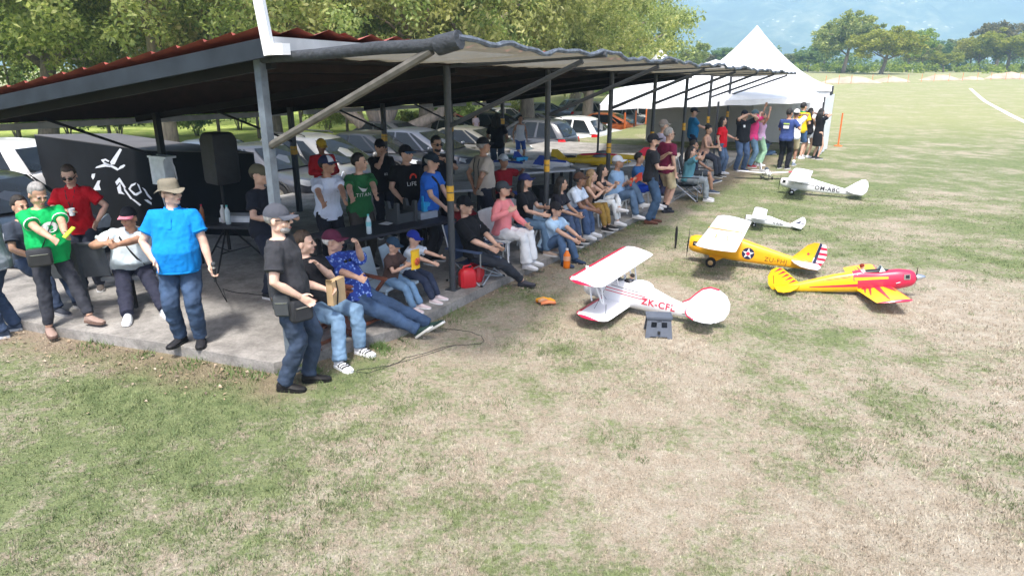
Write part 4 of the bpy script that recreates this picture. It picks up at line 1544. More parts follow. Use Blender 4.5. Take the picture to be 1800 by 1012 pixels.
        if sock:
            q = MB(); q.tube([a - Z * .02, a.lerp(k, .22)], [.044 * thick, .046 * thick], 10); put('sock', q.mesh('sock', True), cloth(sock), root)
    # ---------------- face details
    if lod < 2:
        for q in (-1, 1):
            e_ = MB(); e_.ell(HP(q * .031, .0855, .004), (.0155 * hk, .007 * hk, .0078 * hk), 8, 6, Hm)
            put('eye', e_.mesh('eye', True), mat('eye_dark', (0.02, 0.014, 0.012), 0.2), root)
            e_ = MB(); e_.ell(HP(q * .032, .0905, .024), (.021 * hk, .006 * hk, .0052 * hk), 8, 6, Hm @ Euler((0, q * .12, 0)).to_matrix())
            put('eyebrow', e_.mesh('eyebrow', True), hairm(hair if hair != 'blonde' else 'brown'), root)
        e_ = MB(); e_.ell(HP(0, .0935, -.062), (.023 * hk, .007 * hk, .0065 * hk), 10, 6, Hm)
        put('mouth', e_.mesh('mouth', True), mat('lip', (0.36, 0.12, 0.10), 0.5), root)
    if glasses:
        g_ = MB()
        for q in (-1, 1):
            g_.ell(HP(q * .033, .097, .002), (.027 * hk, .006 * hk, .02 * hk), 10, 6, Hm)
            g_.bar(HP(q * .058, .092, .006), HP(q * .078, .0, .006), .006, .008)
        g_.bar(HP(-.012, .102, .008), HP(.012, .102, .008), .005, .006)
        put('sunglasses' if glasses is True else 'glasses', g_.mesh('sunglasses', True), mat('lens_black', (0.01, 0.01, 0.012), 0.15), root)
    # ---------------- hair, beard, hat
    rr = random.Random(hash(label) % 1000 if False else len(label))
    if hs != 'none':
        Hb = MB()
        nr, ns = 13, 18
        rings = []
        for i in range(nr):
            lat = -PI / 2 + PI * i / (nr - 1)
            rg = []
            for j in range(ns):
                lo = 2 * PI * j / ns
                x, y, z = math.cos(lat) * math.cos(lo), math.cos(lat) * math.sin(lo), math.sin(lat)
                k = 1.09 + .035 * mnoise.noise(Vector((x * 4, y * 4, z * 4 + len(label))))
                line = .42 if y > .35 else (-.25 if y > -.1 else -.75)
                if z < line: k = .84
                elif z < line + .2: k = .98
                if hat and z > .15: k *= .86
                rg.append(HP(x * .074 * k, -.014 + y * .094 * k, .03 + z * .092 * k * (1.0 if z < 0 else 1.07)))
            rings.append(rg)
        Hb.rings(rings)
        if hs in ('long', 'bun', 'tail'):
            if hs == 'long':
                for x_, ln in ((-.062, .30), (-.032, .34), (0, .36), (.032, .34), (.062, .30)):
                    p0 = HP(x_, -.075 + abs(x_) * .6, .04)
                    Hb.tube([p0, HP(x_ * 1.25, -.11 + abs(x_) * .6, -.06), HP(x_ * 1.3, -.105 + abs(x_) * .5, -.06) - Z * ln * .45 * s, HP(x_ * 1.2, -.09 + abs(x_) * .4, -.06) - Z * ln * .85 * s], [.035 * hk, .042 * hk, .04 * hk, .015 * hk], 8)
            elif hs == 'bun':
                Hb.ell(HP(0, -.10, .085), (.042 * hk, .042 * hk, .042 * hk), 10, 8)
            else:
                Hb.tube([HP(0, -.09, .03), HP(0, -.15, .01), HP(0, -.155, -.10), HP(0, -.13, -.22)], [.02 * hk, .034 * hk, .03 * hk, .01 * hk], 8)
        put('hair', Hb.mesh('hair', True), hairm(hair), root)
    if beard:
        b_ = MB()
        b_.ell(HP(0, .035, -.072), (.054 * hk, .058 * hk, .04 * hk), 12, 8, Hm @ Euler((R(-14), 0, 0)).to_matrix())
        put('face_mask' if beard == 'mask' else 'beard', b_.mesh('beard', True), cloth((225, 228, 230)) if beard == 'mask' else hairm(beard), root)
    if hat:
        kind, c1, c2 = hat[0], hat[1], hat[2]
        rot = Hm @ Euler((0, 0, R(hat[3]) if len(hat) > 3 else 0)).to_matrix()
        def CP(x, y, z): return hc + rot @ (Vector((x, y, z)) * hk)
        b_ = MB()
        rings = []
        tall = 1.0
        for i in range(7):
            f = i / 6.0
            a = f * PI / 2
            rg = []
            for j in range(18):
                q = 2 * PI * j / 18
                ca = max(math.cos(a), .03) if kind != 'bucket' else (1 - .16 * f if f < .8 else max(.03, (1 - f) * 4.2))
                zz = math.sin(a) * .098 if kind != 'bucket' else min(1, f * 1.25) * .095
                rg.append(CP(.084 * ca * math.cos(q), -.012 + .105 * ca * math.sin(q), .032 + zz))
            rings.append(rg)
        b_.rings(rings)
        hm_ = put('cap' if kind == 'cap' else 'bucket_hat', b_.mesh('cap', 50), cloth(c1), root)
        br = MB()
        rr_, r2 = [], []
        if kind == 'cap':
            top_, bot_ = [], []
            for j in range(11):
                q = R(22) + R(136) * j / 10
                ci, si = math.cos(q), math.sin(q)
                inn = (.082 * ci, -.012 + .100 * si, .040)
                outt = (.080 * ci, -.012 + .098 * si + .082 * max(0, si) ** .6, .034 - .030 * abs(ci) ** 2 + .004)
                rr_.append(inn); r2.append(outt)
            n_ = len(rr_)
            kk = br.pts([CP(*p) for p in rr_] + [CP(*p) for p in r2] + [CP(p[0], p[1], p[2] - .007) for p in rr_] + [CP(p[0], p[1], p[2] - .007) for p in r2])
            F = []
            for i in range(n_ - 1):
                F += [(i, i + 1, n_ + i + 1, n_ + i), (2 * n_ + i, 3 * n_ + i, 3 * n_ + i + 1, 2 * n_ + i + 1), (n_ + i, n_ + i + 1, 3 * n_ + i + 1, 3 * n_ + i), (i + 1, i, 2 * n_ + i, 2 * n_ + i + 1)]
            br.faces(F, kk)
        else:
            ra, rb = [], []
            for j in range(25):
                q = 2 * PI * j / 24
                ci, si = math.cos(q), math.sin(q)
                wv = .014 * math.sin(3 * q + .7)
                ra.append(CP(.086 * ci, -.012 + .106 * si, .036)); rb.append(CP(.120 * ci, -.012 + .148 * si, .010 + wv + .012 * abs(ci)))
            br.rings([ra, rb], closed=False)
            br.rings([[p - Vector((0, 0, .006)) for p in rb], [p - Vector((0, 0, .006)) for p in ra]], closed=False)
        put('brim', br.mesh('brim', 50), cloth(c2), hm_)
        if kind == 'cap' and len(hat) > 4:
            fr = MB()
            rings = []
            for i in range(5):
                a = R(4) + R(62) * i / 4
                rg = []
                for j in range(9):
                    q = R(40) + R(100) * j / 8
                    rg.append(CP(.0865 * math.cos(a) * math.cos(q), -.012 + .108 * math.cos(a) * math.sin(q), .034 + math.sin(a) * .1005))
                rings.append(rg)
            fr.rings(rings, closed=False)
            put('front_panel', fr.mesh('front_panel', True), cloth(hat[4]), hm_)
    info = dict(root=root, R=palms[0], L=palms[1], toW=toL, frame=frame, prof=prof, s=s, g=g, tw=t, head=toL @ hc, hm=toL.to_3x3() @ Hm,
                wR=toL @ wR, wL=toL @ wL, kR=toL @ kR, kL=toL @ kL, sh=(toL @ shR, toL @ shL), pel=toL @ pel, hk=hk)
    return info

def chest(inf, x, u, out=.012):
    """a point on the shirt front: x across (to the wearer's right), u up the spine; returns local point and frame"""
    c, ax, ay = inf['frame'](u)
    a, b, o = inf['prof'](u, inf['g'])
    q = max(-.95, min(.95, x / a))
    y = b * (1 - abs(q) ** 2.4) ** (1 / 2.4)
    return c + ax * x + ay * (y + o + out), ax, ay

def chest_patch(inf, poly, m, name='print', out=.016, x0=0, u0=.6, k=1.0, back=False):
    """flat print following the shirt: poly in metres round (x0, u0)"""
    b = MB()
    P = []
    sp = .515 * inf['s']
    for x, y in poly:
        p, ax, ay = chest(inf, x0 + x * k, u0 + y * k / sp, out)
        P.append(p)
    o = b.pts(P)
    b.faces([tuple(range(len(P)))], o)
    return put(name, b.mesh(name), m, inf['root'])

def chest_text(inf, s, size, m, x0=0, u0=.6, out=.016, name='lettering', mirror=-1):
    me = text_mesh(s, size, 0.0)
    sp = .515 * inf['s']
    for v in me.vertices:
        p, ax, ay = chest(inf, x0 + v.co.x * -mirror * -1, u0 + v.co.y / sp, out)
        v.co = p
    me.update()
    me.materials.clear()
    return put(name, me, m, inf['root'])
W_ = cloth((235, 235, 238))
FRONT = 'people watching from the front row'
def FG(u, v, z=SLAB): return G(u, v, z)

# --- man in the grey cap, standing on the grass at the slab corner
p = G(523, 678)
i1 = person('man in charcoal cap and black shirt on the grass at the slab corner', p, 4, 0, h=1.83, w=1.06, belly=.5, lean=-3, head=(-4, -2),
    RF=(.09, -.10, 0, -10), LF=(-.09, .10, 0, 4), RH=(.21, .16, 1.00), re=(.75, -.9, -.2), LH=(-.22, .06, .88), top='tee', tc=(54, 55, 60), bc=(44, 66, 100), shoe=(28, 27, 28), sole=(24, 24, 24),
    hair='grey', hat=('cap', (72, 75, 84), (80, 84, 94)), sk='fair', lod=0, beard='grey', glasses='g', curlR=.5)
# --- man in the blue polo
p = G(338, 601, SLAB)
i2 = person('man in bright blue polo and patterned bucket hat standing on the slab, hand on hip', p, -80, SLAB, h=1.80, w=1.1, belly=1.0, lean=-2, head=(55, 4),
    RF=(.11, .0, 0, -24), LF=(-.11, .05, 0, 10), RH=(.19, .19, .99), re=(1, -.45, -.1), LH=(-.33, .12, .90), le=(-.8, -.5, 0), top='polo', tc=(10, 132, 214), bc=(44, 78, 124), shoe=(36, 36, 40), sole=(30, 30, 32),
    hair='brown', hat=('bucket', (128, 122, 108), (136, 130, 116)), sk='fair', lod=0, glasses='g', curlR=.35, curlL=.9)
# --- man in green with the phone, leaning on the barrier
p = G(110, 563, SLAB)
i3 = person('grey haired man in bright green shirt leaning on the barrier, poking at a lime phone', p, -38, SLAB, h=1.72, w=1.08, belly=.9, pz=.86, lean=5, head=(6, -24), seated=False,
    RF=(G(90, 594), -10), LF=(G(163, 572, SLAB), 20), RH=AT(100, 426, 7.2), LH=AT(118, 422, 7.25), re=(.8, -.5, -.5), le=(-.6, -.3, -.8), top='tee', tc=(10, 168, 88), bottom='skinny', bc=(52, 54, 62), shoe=(150, 128, 118), sole=(110, 88, 78),
    hair='grey', sk='mid', lod=0, curlR=.4, curlL=.9)
# --- man at the left edge
p = G(20, 588)
i4 = person('man in pale grey long sleeved shirt, dark hat and face mask at the left edge', p, -165, 0, h=1.76, w=1.0, lean=2, head=(-20, -12),
    RF=(.16, .0, 0, 0), LF=(-.08, .05, 0, 12), RH=(.16, .30, 1.05), LH=(-.16, .3, 1.02), top='long', tc=(150, 156, 168), bc=(48, 78, 124), shoe=(66, 78, 96), sole=(190, 195, 200),
    hair='dark', hat=('bucket', (60, 64, 68), (56, 60, 64)), sk='mid', lod=0, beard='mask')
p = G(70, 535, SLAB)
i4b = person('seated person in blue jeans hidden behind the green shirted man', p, -25, SLAB, h=1.72, pz=.60, lean=4, RF=(G(104, 551, SLAB), 0), LF=(G(140, 540, SLAB), 8), tc=(58, 66, 80), bc=(44, 68, 110), shoe=(58, 62, 72), sole=(150, 150, 152), hair='dark', lod=1)
# --- man in the red polo with a cup
p = G(163, 508, SLAB)
i5 = person('man in red polo and sunglasses holding a white cup in front of the painted aeroplane', p, -72, SLAB, h=1.70, lean=4, head=(0, -20), RH=(.03, .30, 1.14), LH=(-.26, .20, .97), re=(.9, -.2, -.5), le=(-.9, -.3, -.2),
    top='polo', tc=(176, 12, 28), bc=(38, 46, 70), shoe=(90, 84, 80), hair='brown', sk='light', lod=0, glasses=True, collar=(190, 30, 40))
# --- heavy man in white behind the rail
p = G(243, 530, SLAB)
i6 = person('heavy man in white shirt and black and pink cap resting his forearms on the barrier', p, -62, SLAB, h=1.74, w=1.16, belly=1.2, pz=.50, lean=22, side=-8, head=(-24, -4), RH=AT(186, 428, 7.85), LH=AT(204, 431, 7.75), re=(.8, .1, -.3), le=(-.8, .1, -.3),
    RF=(G(226, 566, SLAB), -6), LF=(G(290, 553, SLAB), 16), tc=(214, 226, 232), top='polo', bottom='slacks', bc=(44, 46, 62), shoe=(214, 222, 228), sole=(240, 242, 244), hair='black', hat=('cap', (24, 26, 34), (232, 140, 158)), sk='tan', lod=0, curlR=.3, curlL=.3)
# --- dark shirt with a round patch behind the corner post
p = G(478, 520, SLAB)
i7 = person('man in dark shirt with round yellow sleeve patch, olive cap, behind the corner post', p, -10, SLAB, h=1.74, w=1.08, head=(0, 0), RH=(.18, .26, 1.08), LH=(-.05, .36, 1.08), tc=(30, 33, 44), bottom='slacks', bc=(34, 38, 52), hair='brown', hat=('cap', (96, 92, 74), (88, 84, 68)), sk='light', lod=1)
# --- young men at the black table
p = G(586, 478, SLAB)
i8 = person('young man in white t-shirt and navy and white cap leaning on the black table', p, -50, SLAB, h=1.72, lean=6, head=(40, 4), RH=AT(584, 406, 8.55), LH=AT(621, 398, 8.7), tc=(216, 224, 242), bottom='slacks', bc=(34, 36, 44), hair='black', hat=('cap', (38, 42, 72), (36, 40, 68), 0, (210, 216, 228)), sk='tan', lod=0, re=(.6, -.8, 0), le=(-.8, -.5, 0))
p = G(640, 470, SLAB)
i9 = person('dark haired young man in green t-shirt with a white tick leaning on the black table', p, -52, SLAB, h=1.72, lean=6, head=(44, 2), RH=AT(627, 396, 8.7), LH=AT(672, 378, 9.0), tc=(44, 104, 62), bottom='slacks', bc=(70, 66, 62), hair='black', sk='light', lod=0, re=(.3, -1, 0), le=(-.8, -.3, 0))
p = G(612, 452, SLAB) + Vector((-.7, 1.6, 0))
# --- seated pair on wooden folding chairs
CH1 = (G(566, 597, SLAB), -30)
i10 = person('seated man in black t-shirt and light jeans with a hand to his mouth', CH1[0], -30, SLAB, h=1.74, w=1.05, belly=.5, pz=.43, lean=-16, head=(28, 0), RF=(G(598, 646), -12), LF=(G(634, 621), 0), RH=AT(572, 508, 6.65), LH=AT(560, 466, 6.95),
    re=(.8, -.6, -.4), le=(-.5, .3, -.8), tc=(30, 31, 36), bc=(104, 150, 196), shoe=(228, 228, 230), sole=(235, 235, 236), hair='brown', sk='fair', lod=0, curlL=1.1, curlR=.5)
CH2 = (G(628, 570, SLAB), -34)
i11 = person('reclining man in maroon cap and blue floral shirt with legs stretched onto the grass', CH2[0], -34, SLAB, h=1.76, w=1.05, belly=.6, pz=.38, lean=-36, head=(34, 0), RF=(G(742, 594), 5, 38), LF=(G(757, 582), 12, 34), RH=AT(652, 498, 7.1), LH=AT(628, 430, 7.45), re=(.8, -.6, -.4), le=(-.5, .5, -.9),
    top='half', tc=(62, 98, 178), bc=(48, 84, 134), shoe=(52, 76, 70), sole=(225, 225, 220), hair='white', hat=('cap', (92, 40, 62), (98, 44, 66)), sk='light', lod=0, curlL=1.2, group=None)
# --- the two boys
CH3 = (G(690, 537, SLAB), -24)
i12 = person('small boy in brown shirt and dark teal cap holding a yellow snack bag', CH3[0], -24, SLAB, h=1.12, kid=True, pz=.37, lean=8, head=(10, -16), RF=(.07, .36, 0, -6), LF=(-.08, .36, 0, 6), RH=(.05, .25, .56), LH=(-.06, .28, .54), top='tee', tc=(84, 66, 62), bc=(96, 146, 196), shoe=(225, 205, 205), sole=(240, 240, 240), hair='brown', hat=('cap', (40, 62, 82), (36, 56, 76)), sk='light', lod=0)
CH4 = (G(722, 522, SLAB), -24)
i13 = person('small boy in white t-shirt and royal blue cap reaching both hands out', CH4[0], -24, SLAB, h=1.14, kid=True, pz=.37, lean=12, head=(6, -12), RF=(.07, .38, 0, -6), LF=(-.08, .36, 0, 6), RH=(.05, .40, .52), LH=(-.10, .41, .57), tc=(214, 222, 232), bc=(38, 52, 88), shoe=(226, 208, 208), sole=(240, 240, 240), hair='brown', hat=('cap', (34, 50, 140), (30, 46, 132)), sk='light', lod=0, curlR=.2, curlL=.2)
# --- front row further along
CH5 = (G(838, 490, SLAB), -30)
i14 = person('smiling man in black polo and black cap in a camp chair, dark trousers stretched out', CH5[0], -30, SLAB, h=1.78, pz=.38, lean=-20, head=(2, 2), RF=(G(918, 503), -4, 10), LF=(G(898, 478), 14), RH=(.10, .28, .52), LH=(-.05, .32, .52), top='half', tc=(24, 25, 30), bottom='skinny', bc=(48, 52, 60), shoe=(74, 74, 82), sole=(48, 48, 52), hair='black', hat=('cap', (26, 27, 32), (24, 25, 30)), sk='light', lod=0)
CH6 = (G(884, 462, SLAB), -28)
i15 = person('woman in pink sweater, white trousers and charcoal cap in the front row', CH6[0], -28, SLAB, h=1.66, fem=True, pz=.50, lean=0, head=(24, 6), RF=(.10, .46, 0, -4), LF=(-.12, .44, 0, 4), RH=(.20, .20, .86), LH=(-.10, .34, .62), top='long', tc=(232, 138, 142), bottom='wide', bc=(226, 228, 230), shoe=(222, 222, 224), hair='black', hs='tail', hat=('cap', (62, 68, 74), (58, 64, 70)), sk='light', lod=1)
CH7 = (G(922, 440, SLAB), -28)
i16 = person('woman in black t-shirt, navy cap and jeans next to the pink sweater', CH7[0], -28, SLAB, h=1.66, fem=True, w=1.06, pz=.50, head=(26, 8), RH=(.12, .36, .66), LH=(-.03, .34, .74), RF=(.10, .46, 0, -4), LF=(-.12, .44, 0, 4), tc=(26, 27, 34), bc=(86, 132, 178), shoe=(170, 150, 135), hair='black', hs='long', hat=('cap', (40, 46, 92), (38, 44, 88)), sk='light', lod=1)
i17 = person('boy in pale blue t-shirt sitting on the slab edge with arms on his knees', G(962, 444, SLAB), -40, 0, h=1.58, pz=.26, lean=18, head=(-6, 2), RF=(.12, .44, 0, -4), LF=(-.14, .46, 0, 8), RH=(.06, .60, .42), LH=(-.06, .60, .44), tc=(178, 208, 234), bc=(60, 100, 152), shoe=(52, 70, 98), sole=(60, 60, 66), hair='black', hat=('cap', (40, 40, 44), (36, 36, 40)), sk='light', lod=1)
CH8 = (G(970, 424, SLAB), -28)
i18 = person('woman in black shirt with dark hair behind the boy on the slab edge', CH8[0], -28, SLAB, h=1.58, fem=True, pz=.42, lean=18, head=(40, 0), RH=(.06, .45, .52), LH=(-.06, .45, .52), tc=(36, 36, 46), bc=(58, 84, 130), hair='black', hs='long', sk='mid', lod=1)
CH9 = (G(994, 412, SLAB), -28)
i19 = person('man in white polo and brown cap leaning forward, hands clasped over blue jeans', CH9[0], -28, SLAB, h=1.66, pz=.42, lean=28, head=(34, 4), RH=(.04, .54, .50), LH=(-.04, .54, .50), top='polo', tc=(212, 224, 240), bc=(52, 88, 146), shoe=(210, 212, 216), hair='black', hat=('cap', (84, 62, 52), (78, 58, 48)), sk='brown', lod=1)
CH10 = (G(1026, 400, SLAB), -28)
i20 = person('blonde woman in tan top clapping in the second row seats', CH10[0], -28, SLAB, h=1.58, fem=True, pz=.38, lean=14, head=(34, 8), RH=(.04, .38, .74), LH=(-.04, .38, .76), tc=(146, 112, 92), top='tank', bc=(150, 120, 60), bottom='skinny', hair='blonde', hs='long', sk='light', lod=1)
CH11 = (G(1046, 390, SLAB), -28)
i21 = person('woman in black vest with white trousers crossing her legs and clapping', CH11[0], -28, SLAB, h=1.60, fem=True, pz=.38, lean=12, head=(30, 8), RH=(.04, .38, .76), LH=(-.04, .38, .78), RF=(.05, .48, 0, -4), LF=(.10, .52, .26, -10, 10), tc=(32, 32, 40), top='tank', bottom='skinny', bc=(222, 226, 228), shoe=(226, 226, 228), hair='black', hs='long', sk='light', lod=1)
CH12 = (G(1078, 378, SLAB), -28)
i22 = person('man in pale blue shirt and white cap seated with folded arms and jeans', CH12[0], -28, SLAB, h=1.74, w=1.1, belly=.6, pz=.40, lean=4, head=(20, 4), RH=(-.08, .29, .70), LH=(.10, .29, .68), RF=(.08, .5, 0, -4), LF=(-.10, .56, .20, 6, 10), tc=(150, 184, 222), bc=(82, 122, 168), shoe=(222, 222, 224), hair='grey', hat=('cap', (206, 214, 226), (200, 208, 220)), sk='tan', lod=1)
CH13 = (G(1118, 362, SLAB), -28)
i23 = person('person in blue shorts half hidden behind the standing man in black', CH13[0], -28, SLAB, h=1.60, pz=.40, head=(20, 0), tc=(60, 110, 170), bottom='shorts', bc=(28, 70, 190), shoe=(210, 210, 212), hair='black', sk='mid', lod=2)
# --- standing pair on the earth strip
i24 = person('bearded man in black shirt and jeans with brown shoes standing at the slab edge', G(1139, 392), -4, 0, h=1.78, w=1.0, head=(-4, 4), RH=(.10, .30, 1.12), LH=(-.12, .30, 1.36), RF=(.08, -.02, 0, -8), LF=(-.08, .08, 0, 4), tc=(44, 45, 50), bc=(50, 92, 142), shoe=(96, 60, 48), sole=(80, 52, 42), hair='black', hat=('cap', (36, 37, 42), (34, 35, 40)), sk='light', lod=1, beard='black')
i25 = person('grey haired man in maroon t-shirt and khaki shorts standing at the slab edge', G(1166, 372), 24, 0, h=1.80, w=1.05, head=(-14, 0), RF=(.12, -.04, 0, -8), LF=(-.12, .10, 0, 4), tc=(118, 34, 66), bottom='shorts', bc=(206, 190, 154), shoe=(36, 38, 48), sole=(40, 40, 46), hair='grey', sk='light', lod=1, glasses='g', sock=(40, 42, 50))
i26 = person('man in lilac shirt with a strap, grey cap, behind the maroon t-shirt', G(1158, 345, SLAB), 20, SLAB, h=1.76, head=(0, 0), tc=(196, 192, 220), bottom='slacks', bc=(52, 52, 78), hair='grey', hat=('cap', (140, 132, 128), (130, 124, 120)), sk='light', lod=2)
# --- group by the camp chairs
CH14 = (G(1206, 342, SLAB), -16)
i27 = person('person in teal shirt and grey jeans in a camp chair, hands up at the face', CH14[0], -16, 0, h=1.66, pz=.48, lean=4, head=(4, 0), RH=(.05, .24, 1.02), LH=(-.05, .24, 1.03), tc=(94, 150, 166), bc=(140, 152, 162), shoe=(190, 190, 192), hair='black', hs='long', sk='light', lod=1)
CH15 = (G(1216, 328, SLAB), -20)
i28 = person('person in navy shirt behind the camp chair, bare leg stretched out', CH15[0], -20, 0, h=1.70, pz=.48, lean=-4, head=(0, 0), RF=(.1, .50, 0, 0), LF=(G(1270, 328), 0, 20), tc=(44, 48, 70), bottom='shorts', bc=(70, 76, 84), shoe=(64, 76, 96), hair='black', sk='tan', lod=1, RH=(.05, .25, .95))
i29 = person('woman in tan strap top with tied hair seated beside the post', G(1234, 308, SLAB), -40, SLAB, h=1.64, fem=True, pz=.62, lean=8, head=(0, -14), RH=(.06, .34, .80), LH=(-.06, .32, .80), top='tank', tc=(176, 140, 126), bc=(44, 52, 74), hair='black', hs='bun', sk='mid', lod=2)
i30 = person('man in teal blue shirt and cap standing under the tent looking down', G(1212, 290, SLAB), -4, SLAB, h=1.74, w=1.08, belly=.5, head=(0, -12), RH=(.06, .42, 1.10), LH=(-.1, .42, 1.12), tc=(44, 124, 172), bottom='slacks', bc=(40, 50, 70), hair='black', hat=('cap', (40, 46, 56), (36, 42, 52)), sk='light', lod=2)
i31 = person('woman in red t-shirt and jeans resting a hand on her neighbour', G(1262, 306), -30, 0, h=1.66, fem=True, w=1.14, belly=.4, head=(30, 4), LH=(-.34, .28, 1.02), le=(-.6, -.6, -.3), RF=(.12, -.02, 0, -8), LF=(-.12, .10, 0, 4), tc=(206, 18, 38), bc=(70, 104, 150), shoe=(214, 216, 220), hair='black', hs='long', sk='light', lod=1)
i32 = person('man in black polo shading his eyes with both hands', G(1299, 300), -70, 0, h=1.80, w=1.1, belly=.3, head=(4, 8), RH=(.10, .20, 1.66), LH=(-.10, .20, 1.66), re=(1, .1, -.3), le=(-1, .1, -.3), RF=(.14, 0, 0, -10), LF=(-.14, 0, 0, 10), top='polo', tc=(30, 32, 38), bc=(62, 98, 150), shoe=(60, 72, 104), hair='black', hat=('cap', (36, 40, 52), (34, 38, 50)), sk='light', lod=1)
i33 = person('man in hot pink shirt and light jeans with an arm raised to his cap', G(1318, 294), -20, 0, h=1.76, w=1.02, head=(0, 10), RH=(.10, .14, 1.66), LH=(-.08, .2, 1.64), re=(1, .2, .1), le=(-1, .2, -.2), top='half', tc=(222, 66, 130), bc=(98, 150, 192), shoe=(150, 50, 60), hair='grey', hat=('cap', (84, 110, 120), (70, 96, 108)), sk='light', lod=1)
i34 = person('woman in lilac top and mint trousers holding both arms above her head', G(1332, 291), 0, 0, h=1.68, fem=True, head=(0, 10), RH=(.26, .10, 1.72), LH=(-.24, .12, 1.80), re=(1, 0, .2), le=(-1, 0, .2), tc=(214, 180, 214), top='tank', bottom='wide', bc=(162, 204, 172), shoe=(225, 225, 228), hair='black', sk='tan', lod=1)
i35 = person('person in blue jeans kneeling in the shade of the tent', G(1345, 272), 180, 0, h=1.7, pz=.42, lean=62, head=(0, -10), RF=(.12, -.28, .02, 0), LF=(-.12, -.30, .02, 0), RH=(.16, .60, .10), LH=(-.16, .60, .10), rk=(0, 1, -1), lk=(0, 1, -1), tc=(60, 62, 74), bc=(66, 110, 164), hair='black', sk='mid', lod=2, seated=False)
i36 = person('man in navy t-shirt with printed back and black trousers nearest the tent front', G(1376, 297), 50, 0, h=1.82, w=1.06, head=(-10, 0), RH=(.24, .22, 1.24), LH=(-.1, .3, 1.2), RF=(.10, .02, 0, -8), LF=(-.12, 0, 0, 4), tc=(56, 74, 128), bottom='slacks', bc=(24, 25, 32), shoe=(26, 27, 36), hair='black', sk='tan', lod=1)
i37 = person('man in white shirt, white cap and khaki shorts just behind the navy t-shirt', G(1389, 291), 60, 0, h=1.76, head=(-4, 0), RH=(.10, .2, 1.56), RF=(.09, .0, 0, -8), LF=(-.09, .04, 0, 4), tc=(226, 228, 232), bottom='shorts', bc=(196, 182, 150), shoe=(120, 132, 150), hair='black', hat=('cap', (228, 226, 222), (220, 218, 214)), sk='brown', lod=2, sock=(220, 220, 222))
i38 = person('tall man in yellow and green football shirt and denim shorts', G(1401, 279), 40, 0, h=1.88, head=(-10, 0), RH=(.1, .22, 1.2), LH=(-.1, .22, 1.22), tc=(226, 190, 34), bottom='shorts', bc=(72, 100, 140), shoe=(224, 224, 226), hair='black', sk='light', lod=1, collar=(30, 150, 80))
i39 = person('woman in black top and white shorts facing away beside the tent post', G(1415, 277), 30, 0, h=1.68, fem=True, head=(-10, 4), RH=(.02, .26, 1.16), LH=(-.04, .2, 1.5), top='tank', tc=(28, 26, 32), bottom='hot', bc=(226, 230, 238), shoe=(226, 226, 228), hair='black', hs='long', sk='light', lod=1)
i40 = person('woman in long black dress holding a camera at the tent corner post', G(1433, 280), 20, 0, h=1.70, fem=True, head=(0, 4), RH=(.04, .2, 1.46), LH=(-.06, .2, 1.46), top='dress', tc=(24, 24, 30), bottom='none', shoe=(40, 40, 44), hair='black', hs='long', sk='light', lod=2)
# --- people behind the tables and among the cars
i41 = person('child in white vest walking by the orange car', PV(14.6, -5.0, 0), -70, SLAB, h=1.5, fem=True, head=(10, 0), top='tank', tc=(222, 224, 232), bottom='shorts', bc=(70, 100, 170), hair='black', hs='bun', sk='tan', lod=2)
i42 = person('person with long black hair in black t-shirt standing at the tables with back turned', PV(11.7, -4.2, 0), 80, SLAB, h=1.74, fem=True, w=1.1, RH=(.2, .28, 1.0), LH=(-.2, .28, 1.0), tc=(26, 26, 32), bc=(58, 84, 120), hair='black', hs='long', sk='tan', lod=1)
i43 = person('man in red shirt and yellow cap standing by the silver car', AT(568, 300, 12.6), -60, SLAB, h=1.66, head=(10, -16), RH=(.08, .24, 1.06), LH=(-.08, .24, 1.06), top='long', tc=(196, 42, 52), bottom='slacks', bc=(40, 40, 48), hair='black', hat=('cap', (206, 172, 62), (200, 166, 60)), sk='brown', lod=1)
i44 = person('young man in black t-shirt and black cap with a hand over his mouth', AT(670, 300, 11.9), -58, SLAB, h=1.72, head=(-4, -4), RH=(.02, .18, 1.46), re=(.6, .3, -.9), LH=(-.1, .22, 1.08), tc=(28, 28, 34), bottom='slacks', bc=(36, 38, 46), hair='black', hat=('cap', (28, 28, 34), (26, 26, 32)), sk='light', lod=1)
i45 = person('man in black t-shirt with red and white print, cap turned to his left', AT(715, 320, 10.6), -62, SLAB, h=1.76, w=1.1, belly=.4, head=(34, 0), RH=(.20, .26, .98), LH=(-.2, .22, .98), tc=(24, 24, 28), bottom='slacks', bc=(34, 36, 42), hair='black', hat=('cap', (26, 27, 34), (60, 90, 120)), sk='light', lod=1)
i46 = person('man in royal blue t-shirt with dark cap and backpack strap leaning over a table', AT(752, 335, 10.2), -20, SLAB, h=1.70, lean=8, head=(0, -8), RH=(.16, .34, .92), LH=(-.05, .38, .92), tc=(48, 108, 206), bottom='slacks', bc=(52, 52, 58), hair='grey', hat=('cap', (36, 46, 58), (34, 42, 54)), sk='light', lod=1)
i47 = person('bearded man with glasses in dark shirt holding a phone to his chest', AT(768, 300, 11.8), -64, SLAB, h=1.78, w=1.06, head=(10, -4), RH=(.06, .2, 1.36), LH=(-.08, .18, 1.38), re=(1, -.2, -.6), le=(-1, -.2, -.6), tc=(32, 34, 44), bottom='slacks', bc=(34, 36, 44), hair='black', sk='mid', lod=1, beard='black', glasses='g')
i48 = person('man in beige t-shirt with dark braces and black cap seen from behind', AT(850, 330, 11.4), 28, SLAB, h=1.80, w=1.06, belly=.4, head=(4, 0), RH=(.06, -.14, .98), LH=(-.10, -.14, .98), re=(1, -.6, 0), le=(-1, -.6, 0), tc=(188, 178, 166), bottom='slacks', bc=(44, 48, 60), hair='grey', hat=('cap', (34, 34, 38), (32, 32, 36)), sk='tan', lod=1)
